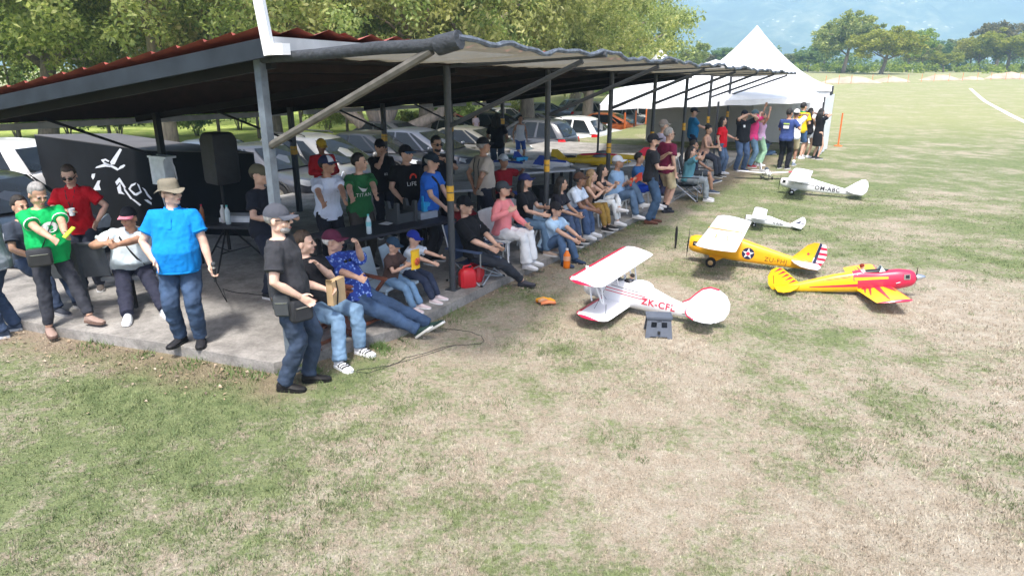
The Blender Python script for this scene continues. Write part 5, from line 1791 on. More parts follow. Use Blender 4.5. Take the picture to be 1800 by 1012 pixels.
i49 = person('person with a bare arm raised behind the beige t-shirt, dark red top', AT(885, 320, 13.0), -50, SLAB, h=1.66, pz=.55, head=(0, 0), LH=(-.3, .2, 1.0), tc=(150, 28, 40), bottom='slacks', bc=(40, 40, 50), hair='black', hat=('cap', (200, 208, 214), (190, 198, 206)), sk='tan', lod=2)
i50 = person('person in white top standing far back among the motorbikes', BEHIND(836, 13.5), 150, BEHIND(836, 13.5).z, h=1.7, tc=(222, 196, 200), bc=(40, 42, 52), hair='black', hat=('cap', (30, 30, 36), (28, 28, 34)), sk='mid', lod=2)
i51 = person('dark clothed person far back right of the motorbikes', BEHIND(800, 14.5), -60, BEHIND(800, 14.5).z, h=1.7, tc=(34, 34, 42), bc=(40, 42, 52), hair='black', sk='mid', lod=2)
# ================================================================== MODEL AEROPLANES
m_wht = mat('film_white', (0.80, 0.81, 0.84), 0.35, var=0.03, scale=4, coat=0.2)
m_crim = mat('film_crimson', (0.62, 0.02, 0.07), 0.35, var=0.05, coat=0.2)
m_yelf = mat('film_yellow', (0.86, 0.42, 0.012), 0.35, var=0.05, coat=0.2)
m_yel2 = mat('film_lemon', (0.86, 0.52, 0.012), 0.35, var=0.05, coat=0.2)
m_navy = mat('film_navy', (0.015, 0.02, 0.07), 0.4)
m_tyre = mat('tyre_rubber', (0.015, 0.015, 0.016), 0.8)
m_prop = mat('prop_black', (0.012, 0.012, 0.014), 0.4)
m_wood = mat('prop_wood', (0.62, 0.40, 0.18), 0.4)
m_silver = mat('silver_metal', (0.65, 0.66, 0.68), 0.25, metal=0.9)
m_wire = mat('wire_dark', (0.03, 0.03, 0.035), 0.5)
m_glassd = mat('glass_smoky', (0.10, 0.12, 0.14), 0.08, spec=0.8)
m_cream = mat('film_cream', (0.84, 0.66, 0.30), 0.35, coat=0.2)
m_bluef = mat('film_blue', (0.03, 0.08, 0.42), 0.4)
m_letr = mat('letter_dark', (0.02, 0.022, 0.03), 0.5)
m_brn = mat('letter_brown', (0.14, 0.055, 0.01), 0.5)

def interp(st, x):
    st = sorted(st)
    if x <= st[0][0]: return st[0][1:]
    for a, b in zip(st, st[1:]):
        if x <= b[0]:
            f = (x - a[0]) / (b[0] - a[0])
            return tuple(a[i] + (b[i] - a[i]) * f for i in range(1, 5))
    return st[-1][1:]
def side_y(st, x, z):
    hw, zb, zt, sq = interp(st, x)
    c, h = (zb + zt) / 2, (zt - zb) / 2
    q = min(.999, abs((z - c) / h))
    return hw * (1 - q ** sq) ** (1 / sq)
def fuselage(st, mats, parent, paint=None, name='fuselage', n=20):
    b = MB()
    st = sorted(st)
    xs_ = []
    for a, c in zip(st, st[1:]):
        k = max(1, int((c[0] - a[0]) / 0.05))
        xs_ += [a[0] + (c[0] - a[0]) * i / k for i in range(k)]
    xs_.append(st[-1][0])
    rings = []
    for x in xs_:
        hw, zb, zt, sq = interp(st, x)
        c, h = (zb + zt) / 2, (zt - zb) / 2
        rg = []
        for j in range(n):
            q = 2 * PI * (j + .5) / n
            cq, s_ = math.cos(q), math.sin(q)
            rg.append((x, hw * math.copysign(abs(cq) ** (2 / sq), cq), c + h * math.copysign(abs(s_) ** (2 / sq), s_)))
        rings.append(rg)
    b.rings(rings)
    if paint:
        for i, f in enumerate(b.f):
            p = sum((Vector(b.v[k]) for k in f), Vector()) / len(f)
            b.m[i] = paint(p)
    return put(name, b.mesh(name, 45), mats, parent)
def wing(span, chord, xle, z, mats, parent, name='wing', dih=0.0, tip=0.12, th=0.11, le=0.0, taper=1.0, sweep=0.0, paint=None, panel=None):
    """whole wing; le: width of the coloured leading edge as a share of the chord"""
    b = MB()
    hs2 = span / 2
    ys_ = [-1, -.985, -.96, -.92, -.86, -.7, -.45, -.2, 0, .2, .45, .7, .86, .92, .96, .985, 1]
    prof_ = [(0, 0), (.015, .28), (.06, .58), (.14, .85), (.30, 1.0), (.55, .82), (.80, .42), (1.0, .03)]
    ring_p = prof_ + [(x, -.45 * y) for x, y in reversed(prof_[1:-1])]
    rings = []
    for yy in ys_:
        d = (1 - abs(yy)) * hs2
        k = 1.0 if d >= tip else max(.30, math.sqrt(max(0.0, 1 - ((tip - d) / tip) ** 2)))
        ch = chord * (1 - (1 - taper) * abs(yy)) 
        x0 = xle - sweep * abs(yy) - ch * (1 - k) * .42
        c = ch * k
        rings.append([(x0 - x * c, yy * hs2, z + dih * abs(yy) * hs2 + y * th * .62 * ch * min(1, k + .1)) for x, y in ring_p])
    b.rings(rings)
    np_ = len(ring_p)
    for i, f in enumerate(b.f):
        p = sum((Vector(b.v[k]) for k in f), Vector()) / len(f)
        if paint: b.m[i] = paint(p)
        elif le:
            q = (xle - sweep * abs(p.y) / hs2 - p.x) / chord
            if q < le or abs(p.y) > hs2 * .972: b.m[i] = 1
    return put(name, b.mesh(name, 35), mats, parent)
def plate(poly, y0, th, mats, parent, name, axis='fin', paint=None, rim=None):
    """tail surface from an outline; axis fin: (x, z) outline standing; stab: (x, y) outline lying at height y0"""
    b = MB()
    if axis == 'fin': b.slab3([(x, y0 - th / 2, z) for x, z in poly], (0, th, 0))
    else: b.slab3([(x, y, y0 - th / 2) for x, y in poly], (0, 0, th))
    o = put(name, b.mesh(name, 30), mats, parent)
    if rim:
        m, w, ids = rim
        t = MB()
        P = [((x, y0, z) if axis == 'fin' else (x, z, y0)) for x, z in poly]
        t.tube([P[i] for i in ids], w, 6)
        put('edge_trim', t.mesh('edge_trim', True), m, o)
    return o
def arc(cx, cz, rx, rz, a0, a1, n=10):
    return [(cx + rx * math.cos(R(a0 + (a1 - a0) * i / n)), cz + rz * math.sin(R(a0 + (a1 - a0) * i / n))) for i in range(n + 1)]
def wheel(x, y, r, w, parent, hub=None, name='wheel'):
    b = MB()
    b.lathe((x, y, r), [(r * .55, -w * .5), (r * .9, -w * .5), (r, -w * .25), (r, w * .25), (r * .9, w * .5), (r * .55, w * .5)], 18, 'Y')
    o = put(name, b.mesh(name, 45), m_tyre, parent)
    h = MB(); h.lathe((x, y, r), [(.001, -w * .56), (r * .5, -w * .5), (r * .56, -w * .4), (r * .56, w * .4), (r * .5, w * .5), (.001, w * .56)], 14, 'Y')
    put('hub', h.mesh('hub', 45), hub or m_silver, o)
    return o
def propeller(x, z, d, ang, m, parent, n=2, spin=None, spr=.03, spl=.07):
    b = MB()
    for k in range(n):
        a = R(ang) + 2 * PI * k / n
        u = Vector((0, math.cos(a), math.sin(a)))
        v = Vector((0, -math.sin(a), math.cos(a)))
        rings = []
        for f, w_, tw in ((.02, .018, 60), (.15, .024, 45), (.4, .030, 26), (.7, .026, 16), (.93, .016, 11), (1.0, .006, 10)):
            c = Vector((x, 0, z)) + u * d / 2 * f
            ca, sa = math.cos(R(tw)), math.sin(R(tw))
            e = v * ca + Vector((1, 0, 0)) * sa
            g = Vector((1, 0, 0)) * ca - v * sa
            ww = w_ * d / .5
            rings.append([c + e * ww * .5, c + g * ww * .12, c - e * ww * .5, c - g * ww * .12])
        b.rings(rings)
    put('propeller', b.mesh('propeller', 50), m, parent)
    s = MB(); s.lathe((x - .01, 0, z), [(spr, 0), (spr, .015), (spr * .85, spl * .4), (spr * .5, spl * .8), (.002, spl)], 14, 'X')
    put('spinner', s.mesh('spinner', True), spin or m_prop, parent)
def letter_side(s, size, st, x, z, m, parent, port=True, bold=True, slope=0.0, name='lettering'):
    me = text_mesh(s, size, 0.0, bold)
    for v in me.vertices:
        lx, lz = v.co.x, v.co.y
        X = x - lx if port else x + lx
        Zz = z + lz + slope * (X - x)
        y = side_y(st, X, Zz) + .003
        v.co = (X, y if port else -y, Zz)
    me.materials.clear()
    me.update()
    return put(name, me, m, parent)
def band_side(P, wd, st, m, parent, port=True, name='stripe'):
    """painted stripe following the fuselage side; P: list of (x, z)"""
    b = MB()
    r0, r1 = [], []
    n = 24
    for i in range(n + 1):
        f = i / n * (len(P) - 1)
        k = min(int(f), len(P) - 2); q = f - k
        x = P[k][0] + (P[k + 1][0] - P[k][0]) * q
        z = P[k][1] + (P[k + 1][1] - P[k][1]) * q
        w_ = wd if not isinstance(wd, tuple) else wd[0] + (wd[1] - wd[0]) * i / n
        for L_, zz in ((r0, z - w_ / 2), (r1, z + w_ / 2)):
            y = side_y(st, x, zz) + .002
            L_.append((x, y if port else -y, zz))
    b.rings([r0, r1], closed=False)
    return put(name, b.mesh(name), m, parent)
def disc_side(cx, cz, poly, st, m, parent, off=.003, port=True, name='emblem'):
    b = MB()
    P = []
    for x, z in poly:
        y = side_y(st, cx + x, cz + z) + off
        P.append((cx + x, y if port else -y, cz + z))
    o = b.pts(P); b.faces([tuple(range(len(P)))], o)
    return put(name, b.mesh(name), m, parent)
def plane_root(label, xy, heading, pitch, name='model_aeroplane', z=0.0, roll=0.0, sc=1.0):
    t = thing(name, label, 'model plane', (xy[0], xy[1], z), 0, 'model aeroplanes parked on the grass' if z == 0 else 'model aeroplanes on the tables')
    t.rotation_euler = (R(roll), R(-pitch), R(heading))
    t.scale = (sc, sc, sc)
    t['pitch'] = pitch
    return t
def star(r, r2, n=5, a0=90):
    return [((r if k % 2 == 0 else r2) * math.cos(R(a0 + 180.0 / n * k)), (r if k % 2 == 0 else r2) * math.sin(R(a0 + 180.0 / n * k))) for k in range(2 * n)]
def pilot(x, z, s, parent, shirt, cap):
    b = MB(); b.ell((x, 0, z), (.06 * s, .09 * s, .07 * s)); o = put('pilot_torso', b.mesh('pilot_torso', True), shirt, parent)
    b = MB(); b.ell((x, 0, z + .12 * s), (.05 * s, .045 * s, .06 * s)); put('pilot_head', b.mesh('pilot_head', True), skin('light'), o)
    b = MB(); b.ell((x - .008 * s, 0, z + .14 * s), (.053 * s, .05 * s, .048 * s)); put('pilot_cap', b.mesh('pilot_cap', True), cap, o)

# ---- white and red biplane
t = plane_root('white biplane with crimson leading edges and large crimson letters on its side', (1.32, 8.36), 149, 6, sc=.96)
BI = [(-1.28, .012, .235, .30, 2), (-1.1, .03, .20, .33, 2.2), (-.75, .065, .155, .385, 2.3), (-.42, .092, .12, .47, 2.4), (-.30, .10, .11, .50, 2.3), (-.12, .105, .10, .46, 2.4), (.1, .108, .10, .44, 2.4), (.26, .11, .11, .44, 2.1), (.30, .095, .125, .425, 2)]
fz = fuselage(BI, m_wht, t)
b = MB(); b.lathe((.27, 0, .275), [(.13, 0), (.155, .03), (.155, .10), (.135, .15), (.10, .165), (.08, .12)], 20, 'X'); cw = put('cowl', b.mesh('cowl', 45), m_wht, t)
b = MB(); b.lathe((.29, 0, .275), [(.001, .1), (.085, .11)], 14, 'X'); put('engine', b.mesh('engine', True), m_prop, cw)
propeller(.475, .275, .46, 22, m_wood, t, spin=m_prop, spr=.03, spl=.05)
wing(1.98, .48, .33, .615, [m_wht, m_crim], t, 'upper_wing', dih=.0, tip=.17, le=.12)
wing(1.82, .44, .20, .135, [m_wht, m_crim], t, 'lower_wing', dih=.035, tip=.16, le=.12)
for sg in (-1, 1):
    b = MB()
    for x0, x1 in ((.22, .09), (.05, -.08), (.20, -.06)):
        b.tube([(x1, sg * .60, .16), (x0, sg * .62, .605)], .011, 6)
    put('wing_strut', b, m_wht, t)
    b = MB()
    for x0, x1 in ((.20, .15), (.00, -.05), (.02, .14)):
        b.tube([(x1, sg * .095, .40), (x0, sg * .17, .605)], .010, 6)
    put('cabane_strut', b, m_wht, t)
    b = MB(); b.tube([(.12, sg * .08, .14), (.10, sg * .24, .07)], .014, 6); b.tube([(-.02, sg * .08, .14), (.10, sg * .24, .07)], .010, 6); put('gear_leg', b, m_wht, t)
    wheel(.10, sg * .26, .072, .05, t)
    b = MB(); b.ell((.07, sg * .262, .075), (.14, .036, .062)); put('wheel_fairing', b.mesh('wheel_fairing', True), m_wht, t)
    b = MB(); b.tube([(.05, sg * .60, .165), (.02, sg * .12, .59)], .003, 4); b.tube([(.12, sg * .61, .59), (.08, sg * .12, .17)], .003, 4); b.tube([(-.13, sg * .61, .155), (-.115, sg * .615, .30)], .004, 4); put('rigging', b, m_wire, t)
b = MB(); b.ell((-.17, 0, .455), (.085, .062, .035)); put('cockpit_rim', b.mesh('cockpit_rim', True), m_prop, t)
b = MB(); b.ell((-.02, 0, .440), (.06, .055, .03)); put('front_cockpit', b.mesh('front_cockpit', True), m_glassd, t)
pilot(-.18, .455, .62, t, cloth((70, 74, 86)), cloth((40, 36, 34)))
b = MB(); b.slab3([(-.075, -.05, .455), (-.075, .05, .455), (-.10, .04, .52), (-.10, -.04, .52)], (.004, 0, 0)); put('windshield', b, m_glassd, t)
b = MB(); b.ell((-.36, 0, .46), (.14, .05, .06)); put('headrest_fairing', b.mesh('headrest_fairing', True), m_wht, t)
RUD = [(-.93, .36)] + arc(-1.27, .45, .27, .215, 155, -60, 16)[::1] + [(-1.14, .24)]
RUD = [(-.90, .375), (-.98, .43), (-1.05, .53), (-1.12, .61), (-1.21, .655), (-1.32, .65), (-1.42, .60), (-1.48, .51), (-1.49, .40), (-1.45, .29), (-1.36, .22), (-1.24, .20), (-1.10, .24)]
plate(RUD[::-1], 0, .016, m_wht, t, 'fin_and_rudder', rim=(m_crim, .012, [len(RUD) - 1 - k for k in (0, 1, 2, 3, 4, 5)]))
ST = [(-.98, .05), (-1.0, .18), (-1.06, .30), (-1.16, .365), (-1.27, .37), (-1.37, .32), (-1.40, .22), (-1.34, .05)]
for sg in (-1, 1):
    P = [(x, y * sg) for x, y in ST]
    plate(P if sg > 0 else P[::-1], .325, .014, m_wht, t, 'tailplane', 'stab', rim=(m_crim, .011, (0, 1, 2, 3) if sg > 0 else (7, 6, 5, 4)))
b = MB(); b.tube([(-1.12, 0, .22), (-1.22, 0, .15)], .006, 5); put('tail_strut', b, m_wire, t)
wheel(-1.22, 0, .022, .016, t, name='tail_wheel'); t.children[-1].location.z = 1.220 * math.tan(R(t['pitch']))
letter_side('ZK-CFL', .122, BI, -.615, .272, m_crim, t, slope=-.01)
band_side([(.12, .335), (-.44, .335)], .010, BI, m_crim, t); band_side([(.12, .295), (-.44, .295)], .010, BI, m_crim, t)
band_side([(.05, .375), (-.36, .375)], .007, BI, m_wire, t)
band_side([(-.97, .30), (-1.10, .285)], .010, BI, m_crim, t); band_side([(-.93, .235), (-1.05, .24)], .007, BI, m_wire, t)

# ---- yellow and white high wing plane with star
t = plane_root('yellow high wing plane with white wings, star roundel and striped rudder', (3.24, 10.52), 156, 4.5, sc=.92)
YE = [(-1.62, .014, .20, .30, 2.4), (-1.1, .06, .175, .385, 3), (-.55, .10, .145, .49, 3.2), (-.25, .115, .135, .555, 3.2), (.08, .115, .135, .545, 3.2), (.13, .115, .14, .475, 2.8), (.40, .105, .165, .455, 2.3), (.47, .075, .20, .42, 2)]
fuselage(YE, m_yelf, t)
wing(2.55, .62, .22, .575, [m_wht, m_wht], t, 'wing', dih=.01, tip=.10, th=.10)
b = MB(); b.box((-.08, 0, .628), (.56, .035, .012)); put('wing_centre_strip', b, mat('film_orange', (.75, .30, .08), .4), t)
for sg in (-1, 1):
    b = MB()
    b.tube([(.05, sg * .11, .17), (-.02, sg * .70, .575)], .012, 6); b.tube([(-.2, sg * .11, .17), (-.2, sg * .70, .575)], .010, 6)
    put('wing_strut', b, m_yelf, t)
    b = MB(); b.slab3([(.10, sg * .09, .17), (-.14, sg * .09, .17), (.02, sg * .22, .075), (.06, sg * .22, .075)], (0, .014 * sg, 0)); put('gear_leg', b, m_yelf, t)
    wheel(.04, sg * .25, .088, .06, t, m_wood)
    for k, (x0, y0, s_) in enumerate(((-.02, .55, .055), (-.02, .70, .04), (-.02, .83, .04))):
        pass
    b = MB(); b.box((.10, sg * .118, .39), (.10, .012, .10)); put('engine_cylinders', b, m_prop, t)
me = text_mesh('US ARMY', .085, 0.001, True)
propeller(.50, .31, .62, 78, m_prop, t, spin=m_prop, spr=.025, spl=.03)
b = MB(); b.box((.36, .098, .33), (.085, .02, .075)); b.box((.36, -.098, .33), (.085, .02, .075)); o = put('exhaust_plate', b, m_prop, t)
b = MB(); b.box((.362, .110, .335), (.045, .006, .03)); put('exhaust_pipe', b, m_silver, o)
disc_side(-.52, .315, arc(0, 0, .10, .10, 0, 360, 30)[:-1], YE, m_navy, t, .003, name='roundel')
disc_side(-.52, .315, star(.098, .038), YE, m_wht, t, .005, name='star')
disc_side(-.52, .315, arc(0, 0, .032, .032, 0, 360, 16)[:-1], YE, m_crim, t, .007, name='roundel_centre')
letter_side('ZU-FHJ', .105, YE, -.97, .265, m_brn, t, bold=False)
FN = [(-1.20, .355), (-1.52, .335), (-1.575, .66), (-1.50, .66), (-1.40, .60), (-1.30, .47)]
plate(FN[::1], 0, .016, m_yelf, t, 'fin')
b = MB(); b.slab3([(-1.525, -.010, .26), (-1.57, -.010, .26), (-1.615, -.010, .65), (-1.58, -.010, .665)], (0, .020, 0)); put('rudder_spar', b, m_navy, t)
for k in range(9):
    z0, z1 = .25 + k * .044, .25 + (k + 1) * .044
    def rx(z): return -1.575 - .115 * math.sin(PI * min(1, max(0, (z - .20) / .50))) ** .7 - .01
    x0 = lambda z: -1.572 - (z - .26) * .11
    b = MB(); b.slab3([(x0(z0), -.008, z0), (rx(z0) - (z0 - .26) * .08, -.008, z0), (rx(z1) - (z1 - .26) * .08, -.008, z1), (x0(z1), -.008, z1)], (0, .016, 0))
    put('rudder_stripe', b, m_wht if k % 2 == 0 else m_crim, t)
ST = [(-1.20, .03), (-1.26, .20), (-1.36, .33), (-1.50, .38), (-1.62, .36), (-1.66, .22), (-1.62, .03)]
for sg in (-1, 1):
    P = [(x, y * sg) for x, y in ST]
    plate(P if sg > 0 else P[::-1], .315, .014, m_wht, t, 'tailplane', 'stab')
disc_side(-1.44, .46, star(.03, .014), [(-2, .009, .2, .8, 8), (2, .009, .2, .8, 8)], m_crim, t, .001, name='fin_emblem')
b = MB()
for k in range(4): b.ell((.06 - k * .14, .0, .0), (.001, .001, .001), 4, 3)
wheel(-1.50, 0, .03, .02, t, name='tail_wheel'); t.children[-1].location.z = 1.500 * math.tan(R(t['pitch']))
for sg in (-1, 1):
    me = text_mesh('U.S.', .07, .0005)
    me.materials.clear()
    o = put('wing_mark', me, mat('mark_grey', (.42, .45, .52), .5), t, (.02, sg * .72, .632))
    o.rotation_euler = (0, 0, R(180))
pb = thing('propeller_blade', 'black propeller blade standing upright in the grass left of the yellow plane', 'propeller blade', G(1187, 437), 0.2)
b = MB()
b.rings([[(w_ * math.cos(a), w_ * .25 * math.sin(a), z) for a in (0, PI / 2, PI, 1.5 * PI)] for z, w_ in ((0, .012), (.08, .02), (.25, .026), (.36, .02), (.40, .008))])
put('blade', b.mesh('blade', 50), m_prop, pb)

# ---- white high wing plane OM-ABC
t = plane_root('white high wing plane with dark registration letters, farther out than the yellow one', (6.98, 16.85), 154, 4.5, sc=.86)
OM = [(-1.75, .014, .21, .30, 2.4), (-1.2, .055, .19, .37, 3), (-.6, .10, .155, .47, 3.2), (-.3, .12, .145, .53, 3.2), (.05, .12, .145, .54, 3.2), (.1, .115, .15, .45, 2.8), (.34, .10, .18, .43, 2.4), (.40, .075, .21, .40, 2)]
fuselage(OM, m_wht, t)
wing(2.5, .54, .18, .545, [m_wht], t, 'wing', dih=.012, tip=.07, th=.10)
for sg in (-1, 1):
    b = MB(); b.tube([(.02, sg * .11, .18), (.0, sg * .62, .55)], .011, 6); b.tube([(-.2, sg * .11, .18), (-.2, sg * .62, .55)], .009, 6); put('wing_strut', b, m_wht, t)
    b = MB(); b.slab3([(.08, sg * .09, .17), (-.10, sg * .09, .17), (.02, sg * .22, .075), (.06, sg * .22, .075)], (0, .014 * sg, 0)); put('gear_leg', b, m_wht, t)
    wheel(.04, sg * .24, .08, .055, t)
    b = MB(); b.box((.30, sg * .104, .345), (.08, .016, .075)); put('cooling_grille', b, m_prop, t)
    b = MB(); b.slab3([(.07, sg * .122, .44), (-.14, sg * .122, .44), (-.14, sg * .122, .53), (.04, sg * .122, .53)], (0, .003 * sg, 0)); put('side_window', b, m_glassd, t)
propeller(.42, .29, .56, 84, m_prop, t, spr=.022, spl=.03)
letter_side('OM-ABC', .158, OM, -.86, .285, m_letr, t, bold=True)
band_side([(-.0, .345), (-.52, .335)], .012, OM, m_letr, t)
band_side([(-1.15, .29), (-1.45, .275)], .006, OM, m_letr, t)
FN = [(-1.30, .36), (-1.62, .27), (-1.78, .25), (-1.86, .36), (-1.87, .50), (-1.83, .63), (-1.76, .68), (-1.66, .66), (-1.52, .55)]
plate(FN, 0, .016, m_wht, t, 'fin_and_rudder')
b = MB(); b.box((-1.62, .010, .47), (.10, .004, .035)); put('fin_mark', b, mat('mark_grey', (.42, .45, .52), .5), t)
ST = [(-1.34, .03), (-1.42, .24), (-1.52, .38), (-1.64, .40), (-1.76, .36), (-1.80, .2), (-1.76, .03)]
for sg in (-1, 1):
    P = [(x, y * sg) for x, y in ST]
    plate(P if sg > 0 else P[::-1], .315, .014, m_wht, t, 'tailplane', 'stab')
wheel(-1.68, 0, .03, .02, t, name='tail_wheel'); t.children[-1].location.z = 1.680 * math.tan(R(t['pitch']))

# ---- small white high wing plane
t = plane_root('small white high wing plane behind the yellow one, dark blue mark on its fin', (4.82, 13.25), 158, 6, sc=.87)
SM_ = [(-.95, .01, .12, .165, 2.4), (-.6, .04, .10, .21, 3), (-.28, .06, .08, .28, 3.2), (.05, .065, .08, .295, 3.2), (.08, .06, .085, .24, 2.6), (.24, .05, .10, .225, 2.2)]
fuselage(SM_, m_wht, t)
wing(1.28, .29, .11, .30, [m_wht], t, 'wing', dih=.012, tip=.05, th=.10)
for sg in (-1, 1):
    b = MB(); b.tube([(.0, sg * .06, .10), (-.02, sg * .36, .30)], .006, 6); put('wing_strut', b, m_wht, t)
    b = MB(); b.tube([(.03, sg * .05, .10), (.03, sg * .13, .05)], .008, 6); put('gear_leg', b, m_wht, t)
    wheel(.03, sg * .14, .045, .03, t)
propeller(.25, .16, .30, 80, m_prop, t, spr=.015, spl=.03)
letter_side('N 8246', .062, SM_, -.46, .155, m_letr, t)
band_side([(.02, .21), (-.26, .20)], .02, SM_, mat('mark_grey', (.42, .45, .52), .5), t)
FN = [(-.72, .20), (-.88, .15), (-.98, .15), (-1.02, .22), (-1.02, .31), (-.98, .38), (-.93, .39), (-.86, .33)]
plate(FN, 0, .012, m_wht, t, 'fin_and_rudder')
b = MB(); b.slab3([(-.82, .008, .235), (-.90, .008, .225), (-.93, .008, .30)], (0, .003, 0)); b.slab3([(-.93, .008, .235), (-1.0, .008, .24), (-1.0, .008, .25), (-.93, .008, .25)], (0, .003, 0)); put('fin_mark', b, m_navy, t)
ST = [(-.74, .02), (-.79, .15), (-.87, .22), (-.96, .2), (-.98, .02)]
for sg in (-1, 1):
    P = [(x, y * sg) for x, y in ST]
    plate(P if sg > 0 else P[::-1], .17, .012, m_wht, t, 'tailplane', 'stab')
wheel(-.9, 0, .02, .014, t, name='tail_wheel'); t.children[-1].location.z = 0.900 * math.tan(R(t['pitch']))

# ---- red and yellow low wing plane, facing right
t = plane_root('red and yellow low wing plane facing right with a sunburst on its wings', (4.99, 8.93), -11, 8.5, sc=.88)
RE = [(-1.42, .012, .20, .27, 2.2), (-1.1, .05, .165, .315, 2.4), (-.6, .085, .12, .40, 2.5), (-.2, .105, .085, .44, 2.4), (.05, .11, .08, .40, 2.3), (.35, .115, .09, .405, 2.2), (.52, .10, .115, .375, 2), (.57, .075, .15, .34, 2)]
def red_paint(p):
    if p.x > -.30 + max(0, (.30 - p.z)) * .6: return 1
    return 0
fuselage(RE, [m_yel2, m_crim], t, paint=red_paint)
m_crim2 = m_crim
def burst(p):
    a = math.atan2(abs(p.y) - .02, (.12 - p.x) + .02)
    q = R(20)
    return 1 if (abs(p.y) < .15 or (int((a + .12) / .20) % 2 == 1 and abs(p.y) < .62)) else 0
# wing with its rays as separate painted pieces lying on the skin
wing(1.92, .52, .26, .13, [m_yel2, m_crim], t, 'wing', dih=.09, tip=.035, th=.10, taper=.92, le=.045)
def on_wing(x, y):
    c = .52 * (1 - .08 * abs(y) / .96)
    f = min(max((.26 - x) / c, .0), 1.0)
    pr = [(0, 0), (.015, .28), (.06, .58), (.14, .85), (.30, 1.0), (.55, .82), (.80, .42), (1.0, .03)]
    for (a, ya), (b_, yb) in zip(pr, pr[1:]):
        if f <= b_:
            h = ya + (yb - ya) * (f - a) / (b_ - a); break
    return .13 + .09 * abs(y) + h * .11 * .62 * c * .985 + .004
for sg in (-1, 1):
    for (x0, x1, xt, yt) in ((.22, .10, .20, .42), (.06, -.02, -.02, .86), (-.06, -.10, -.17, .50), (-.13, -.165, -.2, .32)):
        b = MB()
        r0, r1 = [], []
        for i in range(7):
            f = i / 6
            y = .08 + (yt - .08) * f
            xa, xb = x0 + (xt - x0) * f, x1 + (xt - .012 - x1) * f
            r0.append((xa, sg * y, on_wing(xa, y))); r1.append((xb, sg * y, on_wing(xb, y)))
        b.rings([r0, r1] if sg > 0 else [r1, r0], closed=False)
        put('wing_ray', b.mesh('wing_ray'), m_crim, t)
for port in (True, False):
    band_side([(.18, .31), (-.30, .33)], (.03, .05), RE, m_yel2, t, port)
    band_side([(-.10, .22), (-.95, .245)], (.055, .012), RE, m_crim, t, port)
    band_side([(-.35, .365), (-.75, .335)], (.012, .008), RE, m_crim, t, port)
b = MB(); b.ell((-.02, 0, .405), (.24, .065, .030)); put('cockpit_opening', b.mesh('cockpit_opening', True), m_prop, t)
pilot(-.16, .405, .72, t, cloth((210, 206, 206)), cloth((120, 44, 26)))
b = MB(); b.slab3([(.15, -.06, .40), (.15, .06, .40), (.10, .045, .48), (.10, -.045, .48)], (.004, 0, 0)); b.slab3([(.15, .06, .40), (.06, .07, .40), (.10, .045, .48)], (0, .004, 0)); b.slab3([(.15, -.06, .40), (.06, -.07, .40), (.10, -.045, .48)], (0, .004, 0)); put('windshield', b, mat('clear_screen', (.55, .66, .70), .1), t)
propeller(.60, .245, .40, 108, m_wire, t, spin=m_silver, spr=.055, spl=.15)
for sg in (-1, 1):
    b = MB(); b.box((.44, sg * .107, .30), (.09, .014, .085)); put('cowl_panel', b, m_silver, t)
    b = MB(); b.box((.445, sg * .116, .305), (.05, .006, .05)); put('cowl_panel_mark', b, m_letr, t)
    b = MB(); b.tube([(.38, sg * .10, .23), (.28, sg * .12, .215)], .008, 6); put('exhaust_pipe', b, m_silver, t)
    b = MB(); b.tube([(.14, sg * .2, .14), (.20, sg * .24, .06)], .010, 6); put('gear_leg', b, m_wire, t)
    wheel(.20, sg * .26, .06, .045, t)
FN = [(-1.08, .30), (-1.36, .22), (-1.50, .23), (-1.555, .33), (-1.555, .46), (-1.50, .56), (-1.42, .595), (-1.33, .575), (-1.22, .46)]
plate(FN, 0, .016, m_yel2, t, 'fin_and_rudder')
for k in range(5):
    b = MB(); f = k / 4.0
    x, z = -1.13 - .20 * f, .345 + .215 * f
    b.slab3([(x, -.0105, z), (x - .04, -.0105, z + .025), (x - .13, -.0105, z - .035)], (0, .021, 0)); put('fin_ray', b, m_crim, t)
b = MB(); b.box((-1.47, 0, .40), (.010, .020, .14)); put('rudder_mark', b, m_brn, t)
ST = [(-1.08, .03), (-1.16, .20), (-1.27, .32), (-1.38, .34), (-1.46, .28), (-1.47, .03)]
for sg in (-1, 1):
    P = [(x, y * sg) for x, y in ST]
    plate(P if sg > 0 else P[::-1], .285, .014, m_yel2, t, 'tailplane', 'stab')
wheel(-1.34, 0, .03, .02, t, name='tail_wheel'); t.children[-1].location.z = 1.340 * math.tan(R(t['pitch']))
b = MB(); b.tube([(-1.32, 0, .21), (-1.35, 0, .19)], .008, 5); put('tail_strut', b, m_wire, t)

# ---- small head-on plane
t = plane_root('small white plane with red wing tip and nose band, seen head on', (7.13, 19.2), -97, 4)
HO = [(-.8, .02, .14, .20, 2.2), (-.3, .06, .10, .26, 2.3), (.1, .075, .09, .28, 2.2), (.28, .07, .10, .25, 2), (.32, .05, .12, .22, 2)]
fuselage(HO, [m_wht, m_crim], t, paint=lambda p: 1 if .16 < p.x < .27 and p.y > 0 else 0)
wing(1.62, .26, .12, .17, [m_wht, m_crim], t, 'wing', dih=.07, tip=.05, th=.12, paint=lambda p: 1 if p.y > .60 else 0)
plate([(-.6, .24), (-.78, .19), (-.86, .26), (-.84, .40), (-.76, .42)], 0, .012, m_wht, t, 'fin')
for sg in (-1, 1):
    P = [(-.62, .03 * sg), (-.68, .26 * sg), (-.82, .26 * sg), (-.8, .03 * sg)]
    plate(P if sg > 0 else P[::-1], .2, .012, m_wht, t, 'tailplane', 'stab')
    b = MB(); b.tube([(.1, sg * .05, .1), (.1, sg * .14, .05)], .008, 6); put('gear_leg', b, m_wire, t)
    wheel(.1, sg * .15, .045, .03, t)
